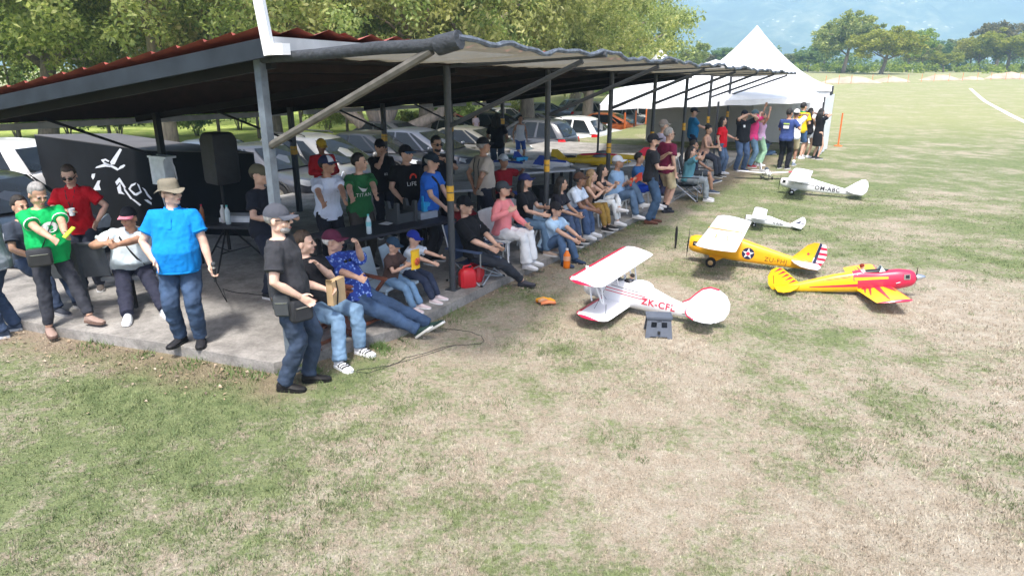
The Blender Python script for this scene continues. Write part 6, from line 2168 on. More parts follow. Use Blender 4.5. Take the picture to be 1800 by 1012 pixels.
b = MB(); b.ell((.0, 0, .28), (.14, .05, .06)); put('canopy', b.mesh('canopy', True), m_glassd, t)
propeller(.34, .17, .3, 88, m_prop, t, spin=m_wht, spr=.03, spl=.07)

def table_plane(label, p, heading, z, m1, m2, span=1.4, ln=1.3, pitch=0, low=True, trim=None, roll=0.0):
    t = plane_root(label, p, heading, pitch, z=z, roll=roll)
    k = ln / 1.3
    S_ = [(x * k, hw, zb, zt, sq) for x, hw, zb, zt, sq in [(-.78, .012, .06, .12, 2.2), (-.3, .05, .03, .16, 2.3), (.1, .07, .01, .19, 2.2), (.42, .06, .02, .16, 2), (.5, .03, .05, .12, 2)]]
    fuselage(S_, [m1, m2], t, paint=lambda p: 1 if p.z > .13 and p.x > -.3 else 0)
    wing(span, .30, .16, .03 if low else .19, [m1, m2], t, 'wing', dih=.04, tip=.06, th=.1, le=.12 if trim else 0)
    plate([(-.5 * k, .12), (-.75 * k, .09), (-.80 * k, .2), (-.78 * k, .33), (-.68 * k, .33)], 0, .012, m2, t, 'fin')
    for sg in (-1, 1):
        P = [(-.55 * k, .02 * sg), (-.62 * k, .28 * sg), (-.76 * k, .28 * sg), (-.74 * k, .02 * sg)]
        plate(P if sg > 0 else P[::-1], .1, .012, m1, t, 'tailplane', 'stab')
    b = MB(); b.ell((.05, 0, .18), (.17, .05, .06)); put('canopy', b.mesh('canopy', True), m_glassd, t)
    propeller(.52 * k, .085, .28, 40, m_prop, t, spin=m1, spr=.03, spl=.07)
    return t
# ================================================================== FURNITURE AND SMALL THINGS
m_bwood = mat('chair_wood', (0.16, 0.055, 0.03), 0.5, var=0.3, scale=9, stretch=(6, 6, 1))
m_orange = mat('fabric_orange', (0.75, 0.16, 0.03), 0.8)
m_steel = mat('grey_steel', (0.42, 0.44, 0.47), 0.35, metal=0.7)
m_whpl = mat('plastic_white', (0.74, 0.76, 0.78), 0.4)
m_bluepl = mat('plastic_pale_blue', (0.42, 0.52, 0.60), 0.45)
m_navyf = mat('fabric_navy', (0.05, 0.08, 0.16), 0.85)
m_blkf = mat('fabric_black', (0.02, 0.021, 0.025), 0.85, var=.2)
m_dkt = mat('table_black', (0.022, 0.023, 0.032), 0.6, var=.25, scale=4)
m_tab = mat('table_white', (0.55, 0.57, 0.60), 0.5)
def folding_wood(label, pos, face, z0=SLAB, sh=.41):
    t = thing('folding_chair', label, 'chair', (pos.x, pos.y, z0), R(face) - PI / 2, 'wooden folding chairs')
    b = MB(); b.box((0, 0, sh - .012), (.46, .42, .02)); put('seat', b, m_orange, t)
    b = MB(); b.slab3([(-.23, -.24, sh + .18), (.23, -.24, sh + .18), (.23, -.30, sh + .42), (-.23, -.30, sh + .42)], (0, -.015, 0)); put('backrest', b, m_orange, t)
    for sx in (-1, 1):
        b = MB(); b.bar((sx * .25, .22, 0), (sx * .25, -.20, sh + .22), .03, .045, (1, 0, 0)); put('leg', b, m_bwood, t)
        b = MB(); b.bar((sx * .285, -.24, 0), (sx * .285, .20, sh + .22), .03, .045, (1, 0, 0)); put('leg', b, m_bwood, t)
        b = MB(); b.bar((sx * .27, -.26, sh + .235), (sx * .27, .24, sh + .235), .06, .025); put('armrest', b, m_bwood, t)
        b = MB(); b.bar((sx * .24, -.20, sh + .2), (sx * .24, -.31, sh + .46), .03, .04, (1, 0, 0)); put('back_post', b, m_bwood, t)
    b = MB(); b.bar((-.27, .19, .06), (.27, .19, .06), .03, .03); b.bar((-.27, -.2, .06), (.27, -.2, .06), .03, .03); put('stretcher', b, m_bwood, t)
    return t
folding_wood('brown wooden folding chair with orange seat under the man in light jeans', CH1[0], CH1[1], sh=.34)
folding_wood('brown wooden folding chair under the man in the blue floral shirt', CH2[0] , CH2[1], sh=.29)
def plastic_chair(label, pos, face, m, z0=SLAB, sh=.41, group='plastic chairs in the front row'):
    t = thing('plastic_chair', label, 'chair', (pos.x, pos.y, z0), R(face) - PI / 2, group)
    b = MB(); b.rings([[(-.20, -.2, sh), (.20, -.2, sh), (.20, -.2, sh - .02), (-.20, -.2, sh - .02)], [(-.22, 0, sh - .012), (.22, 0, sh - .012), (.22, 0, sh - .03), (-.22, 0, sh - .03)], [(-.22, .21, sh), (.22, .21, sh), (.22, .21, sh - .03), (-.22, .21, sh - .03)]]); put('seat', b, m, t)
    b = MB()
    b.rings([[(x, -.2 - .10 * f - .03 * (1 - (x / .22) ** 2), sh + .40 * f) for x in (-.21, -.1, 0, .1, .21)] for f in (0, .35, .7, .92, 1.0)], closed=False)
    b.rings([[(x, -.215 - .10 * f - .03 * (1 - (x / .22) ** 2), sh + .40 * f) for x in (.21, .1, 0, -.1, -.21)] for f in (0, .35, .7, .92, 1.0)], closed=False)
    put('backrest', b.mesh('backrest', True), m, t)
    for sx in (-1, 1):
        for y0, y1 in ((.18, .22), (-.18, -.25)):
            b = MB(); b.tube([(sx * .19, y0, sh - .02), (sx * .22, y1, 0)], .016, 6); put('leg', b, m, t)
    return t
pc = plastic_chair('pale blue plastic chair behind the small boys', CH3[0] + Vector((-.12, .02, 0)), CH3[1], m_bluepl, sh=.29)
dup(pc, (CH4[0].x, CH4[0].y, SLAB), R(CH4[1]) - PI / 2, 'pale blue plastic chair under the boy in the royal blue cap')
pw = plastic_chair('white plastic chair under the woman in the pink sweater', CH6[0], CH6[1], m_whpl)
low = (1, 1, .76)
for c, l in ((CH7, 'white plastic chair under the woman in the navy cap'), (CH8, 'white plastic chair under the dark haired woman behind the boy'), (CH9, 'white plastic chair under the man in the white polo'),
             (CH10, 'white plastic chair under the blonde woman'), (CH11, 'white plastic chair under the woman with white trousers'), (CH12, 'white plastic chair under the man with folded arms'), (CH13, 'white plastic chair behind the standing man in black')):
    dup(pw, (c[0].x, c[0].y, SLAB), R(c[1]) - PI / 2, l, None if c is CH7 else low)
ch = PV(5.05, -.35, SLAB)
dup(pw, (ch.x, ch.y, SLAB), R(150), 'empty white plastic chair tilted beside the third post')
def camp_chair(label, pos, face, z0=SLAB, m=None, sh=.36):
    t = thing('camp_chair', label, 'chair', (pos.x, pos.y, z0), R(face) - PI / 2, 'folding camp chairs')
    m = m or m_navyf
    b = MB(); b.rings([[(x, y, sh - .04 * (1 - (x / .26) ** 2) + (.03 if y > 0 else 0)) for x in (-.26, -.13, 0, .13, .26)] for y in (-.22, 0, .24)], closed=False); b.rings([[(x, y, sh - .008 - .04 * (1 - (x / .26) ** 2) + (.03 if y > 0 else 0)) for x in (.26, .13, 0, -.13, -.26)] for y in (-.22, 0, .24)], closed=False); put('seat', b.mesh('seat', True), m, t)
    b = MB(); b.slab3([(-.27, -.23, sh + .02), (.27, -.23, sh + .02), (.27, -.36, sh + .5), (-.27, -.36, sh + .5)], (0, -.01, 0)); put('backrest', b, m, t)
    for sx in (-1, 1):
        b = MB(); b.tube([(sx * .30, -.30, 0), (-sx * .0 + sx * .28, .24, sh + .02)], .011, 6); put('leg', b, m_steel, t)
        b = MB(); b.tube([(sx * .30, .27, 0), (sx * .27, -.24, sh + .04), (sx * .28, -.37, sh + .52)], .011, 6); put('leg', b, m_steel, t)
        b = MB(); b.tube([(sx * .30, .26, 0), (-sx * .30, -.0, sh * .55), ], .010, 6); b.tube([(sx * .30, -.3, 0), (-sx * .3, -.26, sh - .02)], .010, 6); b.tube([(sx * .30, .27, 0), (-sx * .28, .24, sh)], .010, 6); put('cross_bar', b, m_steel, t)
        b = MB(); b.bar((sx * .30, -.30, sh + .2), (sx * .30, .27, sh + .2), .07, .015); put('armrest', b, m, t)
        b = MB(); b.tube([(sx * .30, .26, sh), (sx * .30, .26, sh + .2)], .010, 6); put('arm_post', b, m_steel, t)
        for y in (-.30, .27):
            b = MB(); b.ell((sx * .30, y, .015), (.024, .024, .016), 8, 5); put('foot', b, m_blk, t)
    return t
camp_chair('navy folding camp chair with steel legs under the man in the black polo', CH5[0], CH5[1], sh=.28)
camp_chair('black folding camp chair with crossed legs under the person in teal', CH14[0], CH14[1], 0, m_blkf)
camp_chair('black camp chair under the person with the bare leg stretched out', CH15[0], CH15[1], 0, m_blkf)
# stool for the woman by the post
t = thing('stool', 'dark bar stool under the woman with tied hair', 'stool', (i29['root'].location.x, i29['root'].location.y, SLAB))
b = MB(); b.lathe((0, 0, .50), [(.001, 0), (.17, 0), (.18, .02), (.16, .04), (.001, .04)], 14); put('seat', b, m_blkf, t)
for k in range(4):
    a = PI / 4 + k * PI / 2
    b = MB(); b.tube([(.12 * math.cos(a), .12 * math.sin(a), .5), (.19 * math.cos(a), .19 * math.sin(a), 0)], .013, 6); put('leg', b, m_steel, t)

def table(label, c, rz, lx, ly, h, m, legm=None, z0=SLAB, apron=.0, name='table'):
    t = thing(name, label, 'table', (c.x, c.y, z0), rz)
    b = MB(); b.box((0, 0, h - .02), (lx, ly, .04)); put('tabletop', b, m, t)
    if apron:
        b = MB(); b.box((0, 0, h - .04 - apron / 2), (lx - .06, ly - .06, apron)); put('apron', b, legm or m, t)
    for sx in (-1, 1):
        for sy in (-1, 1):
            b = MB(); b.box((sx * (lx / 2 - .08), sy * (ly / 2 - .06), (h - .04) / 2), (.05, .05, h - .04)); put('leg', b, legm or m, t)
    return t
A_, B_ = G(628, 420, .86), G(800, 385, .86)
d_ = (B_ - A_); ln = d_.length; d_.normalize(); nrm = Vector((-d_.y, d_.x, 0))
tc_ = (A_ + B_) / 2 + nrm * .36 - d_ * .12
TB_RZ = math.atan2(d_.y, d_.x)
TBL = table('long black table the two young men lean on', tc_, TB_RZ, ln + .3, .72, .74, m_dkt, m_blkf)
def on_table(c, rz, x, y, z):
    return Vector((c.x, c.y, z)) + Matrix.Rotation(rz, 3, 'Z') @ Vector((x, y, 0))
# side table with bottles
s1 = G(405, 392, .82)
table('black side table with bottles standing behind the man in blue', s1, R(-6), 1.5, .6, .72, m_dkt, m_blkf)
def bottle(label, p, r, h, m, capm, group=None, name='bottle', lab=None):
    t = thing(name, label, 'bottle', p, rnd.random() * 6, group)
    b = MB(); b.lathe((0, 0, 0), [(r * .8, 0), (r, .01), (r, h * .28), (r * .93, h * .33), (r, h * .38), (r, h * .66), (r * .45, h * .84), (r * .36, h * .88), (r * .36, h * .92)], 14); put('body', b.mesh('body', 50), m, t)
    b = MB(); b.lathe((0, 0, h * .91), [(r * .42, 0), (r * .42, h * .08), (.002, h * .085)], 12); put('cap', b, capm, t)
    if lab:
        b = MB(); b.lathe((0, 0, h * .40), [(r * 1.02, 0), (r * 1.02, h * .22)], 14); put('wrapper', b.mesh('wrapper', 50), lab, t)
    return t
m_clear = mat('clear_plastic', (.62, .72, .76), .12, var=.15)
m_teal = mat('cap_teal', (.10, .52, .55), .5)
m_blueb = mat('bottle_blue', (.03, .12, .62), .3)
m_orb = mat('bottle_orange', (.85, .20, .01), .35, var=.04)
p = G(649, 411, .86); p.z = .862
bottle('clear water bottle with teal cap and label on the black table', p, .036, .27, m_clear, m_teal, lab=mat('label_teal', (.25, .62, .66), .5))
for k, (u, z_, r, h, m, cm, l) in enumerate(((357, 0, .035, .22, m_clear, m_whpl, 'clear bottle with white cap at the left of the side table'), (366, 0, .055, .18, m_blueb, m_blueb, 'bright blue squat bottle on the side table'), (408, 0, .04, .26, mat('bottle_white', (.70, .68, .66), .4), m_whpl, 'white spray bottle with red base on the side table'), (421, 0, .038, .28, m_clear, m_teal, 'tall clear bottle with teal cap on the side table'), (374, 0, .03, .26, mat('bottle_brown', (.35, .12, .05), .3), m_crim, 'brown sauce bottle between the blue and white ones'))):
    p = G(u, 385, .84); p = on_table(s1, R(-6), -.55 + (u - 357) / 1200 * 11.5, rnd.uniform(-.18, -.05), SLAB + .721)
    bottle(l, p, r, h, m, cm)
t = thing('paper_stack', 'stack of white papers and trays on the side table', 'papers', on_table(s1, R(-6), .1, .1, SLAB + .721), R(-4))
b = MB(); b.box((0, 0, .03), (.5, .26, .06)); put('papers', b, m_whpl, t); b = MB(); b.box((.02, 0, .075), (.42, .24, .03)); put('tray', b, m_tab, t)
p = G(683, 392, .862)
tag(put('paper', (lambda b: (b.box((0, 0, .003), (.26, .16, .004)), b)[1])(MB()), m_whpl, None, Vector((p.x, p.y, .863)), TB_RZ + .3), 'white sheet of paper on the black table right of the bottle', 'paper')
# dark plane stand and blue tray on the black table
p = on_table(tc_, TB_RZ, ln * .18, .08, .861)
t = thing('model_stand', 'dark grey moulded model cradle on the black table', 'stand', p, TB_RZ)
m_dg = mat('stand_grey', (.05, .055, .06), .6)
for x in (-.16, .16):
    b = MB(); b.slab3([(x, -.14, 0), (x, .14, 0), (x, .14, .30), (x, .08, .30), (x, .05, .2), (x, -.05, .2), (x, -.08, .30), (x, -.14, .30)], (.05, 0, 0)); put('end_panel', b, m_dg, t)
b = MB(); b.box((.025, 0, .07), (.30, .22, .14)); put('tray', b, m_dg, t)
p = on_table(tc_, TB_RZ, ln * .43, .05, .861)
t = thing('radio_case', 'grey case with upright bright blue radio stand on the black table', 'case', p, TB_RZ)
b = MB(); b.box((0, 0, .05), (.32, .22, .10)); put('case', b, mat('case_grey', (.34, .38, .44), .5), t)
m_cy = mat('cyan_plastic', (.03, .42, .80), .4)
b = MB(); b.box((.02, -.03, .17), (.16, .06, .14)); b.box((-.05, -.03, .28), (.02, .03, .10)); b.box((.09, -.03, .30), (.02, .03, .14)); b.box((.02, -.06, .2), (.10, .02, .05)); put('cradle', b, m_cy, t)

# long tables with model planes under the roof
TZ = .80
def ptab(u0, v0, u1, v1, depth, label):
    a, b_ = G(u0, v0, TZ + SLAB), G(u1, v1, TZ + SLAB)
    d = b_ - a; l = d.length; d.normalize(); n = Vector((-d.y, d.x, 0))
    c = (a + b_) / 2 + n * depth / 2
    return table(label, c, math.atan2(d.y, d.x), l, depth, TZ, m_tab, m_blkf), c, math.atan2(d.y, d.x), l
tb2, c2, rz2, l2 = ptab(880, 306, 1012, 298, 1.0, 'long grey table with the white and blue models')
tb3, c3, rz3, l3 = ptab(1020, 296, 1130, 288, 1.0, 'grey table with the yellow models, farther along')
tb4, c4, rz4, l4 = ptab(745, 337, 850, 332, .9, 'white edged table behind the post with red boxes under it')
m_paleb = mat('film_pale_grey', (.62, .66, .70), .4)
table_plane('white and blue model plane with raised tail at the left of the grey table', on_table(c2, rz2, -l2 * .22, .1, 0), 150, TZ + SLAB + .0, m_paleb, m_bluef, 1.5, 1.3)
table_plane('white model plane with blue canopy stripes at the right of the grey table', on_table(c2, rz2, l2 * .25, -.02, 0), -12, TZ + SLAB + .0, m_wht, m_bluef, 1.3, 1.25)
m_yol = mat('film_mustard', (.62, .44, .02), .4)
table_plane('yellow model plane on the nearer side of the second table', on_table(c3, rz3, -l3 * .12, -.2, 0), -8, TZ + SLAB + .0, m_yol, m_yol, .8, 1.7)
table_plane('yellow and red model plane on the far side of the second table', on_table(c3, rz3, l3 * .2, .3, 0), 172, TZ + SLAB + .0, m_yol, m_crim, .8, 1.7)
def crate(label, c, rz, s, m, lidm=None, z0=SLAB, name='box', cat='box', group=None):
    t = thing(name, label, cat, (c.x, c.y, z0), rz, group)
    b = MB(); b.box((0, 0, s[2] / 2), s); put('body', b, m, t)
    b = MB(); b.box((0, 0, s[2] + .015), (s[0] + .02, s[1] + .02, .03)); put('lid', b, lidm or m, t)
    b = MB(); b.tube([(-s[0] * .2, -s[1] / 2 - .01, s[2] * .7), (-s[0] * .15, -s[1] / 2 - .04, s[2] * .72), (s[0] * .15, -s[1] / 2 - .04, s[2] * .72), (s[0] * .2, -s[1] / 2 - .01, s[2] * .7)], .012, 6); put('handle', b, m_blk, t)
    return t
m_redb = mat('box_red', (.45, .02, .03), .5)
crate('red tool box under the table behind the second post', on_table(c4, rz4, .25, 0, 0), rz4, (.42, .3, .28), m_redb)
crate('black equipment case under the table behind the second post', on_table(c4, rz4, -.3, .05, 0), rz4, (.5, .35, .32), m_blkf)
crate('blue crate on the floor under the grey model table', on_table(c2, rz2, -.5, -.1, 0), rz2, (.4, .3, .3), m_blueb)
crate('black flight case under the right end of the grey model table', on_table(c2, rz2, .5, 0, 0), rz2, (.7, .4, .36), m_blkf)
crate('teal drum shaped cooler behind the person with long black hair', PV(13.2, -4.6, 0), PAV_RZ, (.45, .35, .4), mat('cooler_teal', (.03, .22, .26), .5), z0=SLAB)
crate('bright blue box lying on the grey model table', on_table(c2, rz2, -.05, .38, 0), rz2, (.26, .2, .18), m_cy, z0=TZ + SLAB + .001)
crate('small tool box beside the table models', on_table(c3, rz3, -l3 * .4, .3, 0), rz3, (.25, .2, .14), m_blkf, z0=TZ + SLAB + .001)
t = thing('red_flag', 'red orange cloth hung over the back of a seat behind the man in pale blue', 'cloth', G(1118, 322, .75), R(60))
b = MB(); b.rings([[(x, .02 * math.sin(x * 9), z + .02 * math.sin(x * 6)) for x in (-.35, -.2, 0, .2, .35)] for z in (0, .16)], closed=False); put('cloth', b.mesh('cloth', True), mat('cloth_vermilion', (.80, .06, .02), .8), t)
# --- tripod speaker
p = G(408, 470, SLAB)
t = thing('speaker', 'black loudspeaker tilted on a tripod stand behind the man in blue', 'speaker', p, R(-118))
m_spk = mat('speaker_black', (.022, .022, .024), .65, var=.25, bump=.4, bscale=90)
b = MB(); b.cyl((0, 0, .3), (0, 0, 1.32), .019); b.cyl((0, 0, .28), (0, 0, .75), .024); put('pole', b, m_blk, t)
for k in range(3):
    a = 2 * PI * k / 3 + .5
    u_ = Vector((math.cos(a), math.sin(a), 0))
    b = MB(); b.tube([Vector((0, 0, .62)) + u_ * .03, u_ * .55 + Vector((0, 0, .02))], .014, 6); b.tube([Vector((0, 0, .25)), u_ * .30 + Vector((0, 0, .29))], .009, 6); put('leg', b, m_blk, t)
b = MB()
for z, w_, d0, d1 in ((0, .17, -.18, .20), (.10, .19, -.20, .22), (.55, .20, -.20, .22), (.66, .16, -.16, .17), (.70, .11, -.10, .12)):
    pass
b.rings([[(-w_ * 1.0, d1, z), (-w_ * .62, d0, z), (w_ * .62, d0, z), (w_ * 1.0, d1, z), (w_ * .5, d1 + .03, z), (-w_ * .5, d1 + .03, z)] for z, w_, d0, d1 in ((1.28, .19, -.16, .17), (1.33, .205, -.18, .19), (1.90, .205, -.18, .19), (1.98, .17, -.14, .16), (2.0, .14, -.10, .12))])
put('cabinet', b.mesh('cabinet', 30), m_spk, t)
b = MB(); b.box((0, -.172, 1.72), (.05, .02, .16)); put('handle', b, m_blk, t)
b = MB(); b.box((0, -.166, 1.48), (.20, .012, .12)); put('socket_plate', b, m_dg, t)
# --- electrics box on the back corner post
t = thing('electrics_box', 'pale grey electrical cabinet fixed to the dark back corner post', 'electrical box', PV(2.95 - .02, -5.60, 1.14), PAV_RZ - PI / 2)
m_eb = mat('cabinet_grey', (.78, .82, .83), .5)
b = MB(); b.box((0, -.09, .22), (.38, .16, .44)); put('cabinet', b, m_eb, t)
b = MB(); b.box((0.02, -.178, .22), (.33, .014, .38)); put('door', b, m_eb, t)
b = MB(); b.box((0.02, -.08, .455), (.46, .2, .03)); put('rain_lid', b, m_eb, t)
b = MB(); b.tube([(.2, -.05, .4), (.26, -.05, .3), (.27, -.04, .1), (.2, -.03, .0)], .012, 6); b.tube([(-.1, -.08, 0), (-.12, -.08, -.2), (-.08, -.06, -.5)], .01, 6); put('cable', b, m_whpl, t)
# --- black painted hut with the picture
hA, hB, hC, hD = G(60, 237, 1.6), G(256, 264, 1.6), G(446, 269, 1.6), G(205, 235, 1.6)
t = thing('hut', 'low black painted hut with a white aeroplane and mountain picture on its side', 'hut', (hB.x, hB.y, 0))
m_hut = mat('hut_black', (.006, .0075, .010), .85, var=.3, scale=2, spec=.2)
m_hutt = mat('hut_top_grey', (.085, .083, .087), .85, var=.2, scale=1.2)
o_ = Vector((hB.x, hB.y, 0))
b = MB()
pol = [(q.x - o_.x, q.y - o_.y) for q in (hA, hB, hC, hD)]
n_ = 4
b.prism(pol, -.5, 1.585); put('walls', b, m_hut, t)
b = MB(); b.prism([(x * 1.004, y * 1.004) for x, y in pol], 1.588, 1.605); put('top', b, m_hutt, t)
m_art = mat('art_white', (.62, .65, .70), .7, var=.12, scale=12)
fx = (hB - hA); LW = Vector((fx.x, fx.y, 0)).length; fx = Vector((fx.x, fx.y, 0)).normalized(); fn = Vector((fx.y, -fx.x, 0))
def art(poly, name='picture'):
    """polygon in photo pixels laid on the hut's front wall"""
    b = MB()
    P = []
    for u, v in poly:
        r = Vector(ray(u, v)); cpos = Vector((0, 0, CAM_H))
        k = (hA - cpos).dot(fn) / r.dot(fn)
        q = cpos + r * k + fn * .006
        P.append(q - o_)
    o = b.pts(P); b.faces([tuple(range(len(P)))], o)
    put(name, b.mesh(name), m_art, t)
art([(211, 261), (215, 263), (202, 289), (196, 290), (194, 285)], 'painted_wing')
art([(107, 299), (110, 296), (126, 289), (124, 284), (130, 287), (138, 291), (134, 294), (126, 294)] and [(168, 296), (170, 293), (186, 287), (183, 284), (190, 288), (197, 291), (194, 294), (186, 293)], 'painted_wing')
art([(178, 281), (186, 279), (193, 283), (191, 285), (185, 282), (183, 285), (196, 290), (205, 294), (210, 298), (207, 300), (198, 295), (184, 289)], 'painted_fuselage')
art([(208, 297), (212, 292), (219, 289), (221, 291), (217, 295), (210, 298)], 'painted_tail')
for P in ([(162, 306), (168, 305), (167, 311), (164, 316), (161, 311)], [(163, 335), (172, 318), (177, 317), (175, 325), (178, 334)], [(203, 320), (210, 312), (212, 314), (222, 330), (218, 330), (211, 320), (206, 326)],
          [(217, 326), (222, 334), (234, 350), (230, 350), (219, 335)], [(232, 350), (236, 350), (249, 360), (246, 362)], [(206, 330), (212, 322), (214, 336), (220, 342), (209, 340)],
          [(226, 332), (231, 324), (240, 321), (238, 325), (232, 328), (230, 333), (239, 340), (247, 336), (241, 322), (245, 325), (250, 338), (241, 344), (236, 343)],
          [(250, 329), (256, 333), (261, 341), (268, 349), (266, 351), (259, 344), (255, 336)], [(254, 351), (260, 351), (267, 356), (267, 360), (260, 356)]):
    art([(u + .0, v) for u, v in P], 'painted_mountain')

# --- barrier bench with grey panel
q0, q1 = G(160, 549, SLAB), G(232, 546, SLAB)
t = thing('barrier', 'grey metal barrier panel on slanting legs that two men lean on', 'barrier', (q0.x, q0.y, SLAB), math.atan2(q1.y - q0.y, q1.x - q0.x))
m_bar = mat('barrier_grey', (.085, .095, .11), .55, var=.2, scale=5)
W2 = (q1 - q0).length
b = MB(); b.slab3([(-.42, .10, .42), (W2 * .52, .14, .42), (W2 * .52, .07, .84), (-.48, .03, .86)], (0, .02, 0)); put('panel', b, m_bar, t)
b = MB(); b.tube([(-.50, .03, .87), (W2 * .56, .06, .85)], .022, 8); put('top_rail', b, m_bar, t)
b = MB(); b.bar((0, -.02, 0), (-.05, 0, .88), .055, .055); put('leg', b, m_post, t)
b = MB(); b.bar((W2, .12, 0), (W2, .12, .40), .05, .05); put('leg', b, m_blk, t)
b = MB(); b.bar((W2 * .3, .24, .39), (W2 + .35, .24, .39), .30, .04, (0, 0, 1)); put('seat_board', b, m_bar, t)
b = MB(); b.bar((W2 + .2, .3, 0), (W2 + .2, .3, .38), .05, .05); put('leg', b, m_blk, t)
b = MB(); b.bar((-.42, .12, 0), (-.45, .05, .86), .05, .05); put('leg', b, m_blk, t)
# --- fuel cans
def fuel_can(label, p, rz):
    t = thing('fuel_can', label, 'fuel can', p, rz, 'red fuel cans by the second post')
    m = mat('fuel_red', (.62, .02, .03), .4, var=.05)
    b = MB(); b.rings([[(sx * w_ * (1 if k else 1), sy * d, z) for k, (sx, sy) in enumerate(((-1, -.6), (-.7, -1), (.7, -1), (1, -.6), (1, .6), (.7, 1), (-.7, 1), (-1, .6)))] for z, w_, d in ((0, .105, .08), (.015, .115, .09), (.19, .115, .09), (.24, .09, .07), (.265, .05, .045))]); put('body', b.mesh('body', 35), m, t)
    b = MB(); b.tube([(-.07, 0, .23), (-.05, 0, .29), (.05, 0, .30), (.085, 0, .235)], .014, 7); put('handle', b.mesh('handle', True), m, t)
    b = MB(); b.cyl((.03, 0, .26), (.05, 0, .30), .022, n=10); b.cyl((-.06, .03, .25), (-.10, .05, .30), .010, n=8); put('cap', b, m_blk, t)
fuel_can('red fuel can standing against the second post', G(822, 503, SLAB) , .4)
fuel_can('red fuel can behind the one touching the second post', G(836, 493, SLAB), -.5)
# --- orange drink bottle on the grass
bottle('tall orange drink bottle on the grass before the boy on the slab edge', G(996, 471), .055, .32, m_orb, m_whpl, name='drink_bottle', lab=mat('bottle_label', (.82, .42, .25), .5))
# --- bundle of orange straps
t = thing('strap_bundle', 'bundle of folded orange and yellow webbing straps on the grass', 'straps', G(960, 534), .1)
for k, (x, y, z, l, a, m) in enumerate(((-.02, .06, .03, .22, .15, m_orb), (-.03, .02, .05, .20, -.1, mat('strap_yellow', (.85, .38, .02), .7)), (.05, .0, .04, .14, -.35, mat('strap_yellow', (.85, .38, .02), .7)), (.02, -.06, .03, .20, .05, mat('strap_pink', (.85, .28, .12), .7)), (-.05, -.035, .055, .12, .2, mat('strap_tan', (.62, .32, .18), .7)))):
    b = MB(); c_, s_ = math.cos(a), math.sin(a)
    P = [(x - c_ * l / 2, y - s_ * l / 2, z), (x, y, z + .02), (x + c_ * l / 2, y + s_ * l / 2, z)]
    b.tube(P, [(.030, .022), (.036, .026), (.022, .018)], 8); put('strap', b.mesh('strap', True), m, t)
# --- grey step stool by the biplane
t = thing('step_stool', 'dark grey folding step stool standing under the tail of the white biplane', 'step stool', G(1156, 587), R(-7))
m_st = mat('stool_grey', (.085, .10, .13), .55, var=.12)
b = MB(); b.box((0, 0, .235), (.30, .21, .022)); b.box((0, 0, .215), (.28, .19, .02)); put('top', b, m_st, t)
for sy in (-1, 1):
    b = MB()
    y0, y1 = sy * .09, sy * .145
    for x0, x1, z0, z1 in ((-.155, -.10, 0, .205), (.10, .155, 0, .205), (-.10, .10, .02, .12), (-.03, .03, .12, .205), (-.10, .10, .185, .205)):
        f0, f1 = z0 / .205, z1 / .205
        ya, yb = y1 + (y0 - y1) * f0, y1 + (y0 - y1) * f1
        k0, k1 = 1 - .12 * f0, 1 - .12 * f1
        b.slab3([(x0 * k0, ya, z0), (x1 * k0, ya, z0), (x1 * k1, yb, z1), (x0 * k1, yb, z1)], (0, .016, 0))
    o = put('leg_panel', b, m_st, t)
    b = MB(); b.box((0, sy * .137 - .0, .07), (.03, .03, .03)); put('latch', b, m_blk, o)
for sx in (-1, 1):
    b = MB(); b.bar((sx * .135, -.10, .08), (sx * .135, .10, .14), .012, .02); put('hinge_arm', b, m_st, t)
# --- cables
def cable(label, pts, r=.006, name='cable'):
    b = MB()
    P = []
    for i in range(len(pts) - 1):
        for k in range(5):
            f = k / 5
            P.append(pts[i].lerp(pts[i + 1], f) + Vector((0, 0, .004 * math.sin(i + k))))
    P.append(pts[-1])
    b.tube(P, r, 6)
    tag(put(name, b.mesh(name, True), m_blk), label, 'cable')
def GP(L_, z): return [G(u, v, z) for u, v in L_]
cable('thin black cable looping over the grass beyond the reclining man', GP([(628, 650), (660, 646), (695, 640), (712, 628), (740, 622), (790, 607), (820, 606), (845, 604), (851, 599), (846, 590), (825, 582), (790, 578), (770, 577)], .010), .003)
cable('black cable lying on the grass below the looped one', GP([(612, 652), (650, 655), (690, 640), (740, 626), (800, 606)], .009), .0025)
pm = i2['wL'] + Vector((0, 0, -.10))
cable('black microphone cable trailing across the slab from the man in blue', [pm, pm + Vector((.08, .1, -.35))] + GP([(392, 508), (415, 514), (440, 516), (470, 520), (500, 512)], SLAB + .01), .005)

# --- things held or worn
mp = i2['wL']
t = thing('microphone', 'black microphone with silver band in the left hand of the man in blue', 'microphone', i2['L'], 0)
b = MB(); b.tube([(0, 0, .07), (.0, -.01, -.10)], [.018, .014], 10); put('grip', b.mesh('grip', 40), m_blk, t)
b = MB(); b.ell((0, .0, .09), (.026, .026, .03)); put('head', b.mesh('head', True), m_dg, t)
b = MB(); b.cyl((0, -.002, .045), (0, 0, .065), .021); put('band', b, m_silver, t)
t = thing('mobile_phone', 'lime green mobile phone held by the man in bright green', 'phone', i3['L'] + Vector((.03, -.02, .05)), R(-38))
b = MB(); b.box((0, 0, 0), (.075, .012, .15), (R(-50), 0, 0)); put('phone_case', b, mat('phone_lime', (.55, .85, .05), .4), t)
t = thing('paper_cup', 'white paper cup in the hand of the man in the red polo', 'cup', i5['R'] + Vector((.0, -.02, -.02)))
b = MB(); b.lathe((0, 0, -.02), [(.03, 0), (.04, .09), (.036, .085), (.028, .01)], 12); put('cup', b.mesh('cup', 40), m_whpl, t)
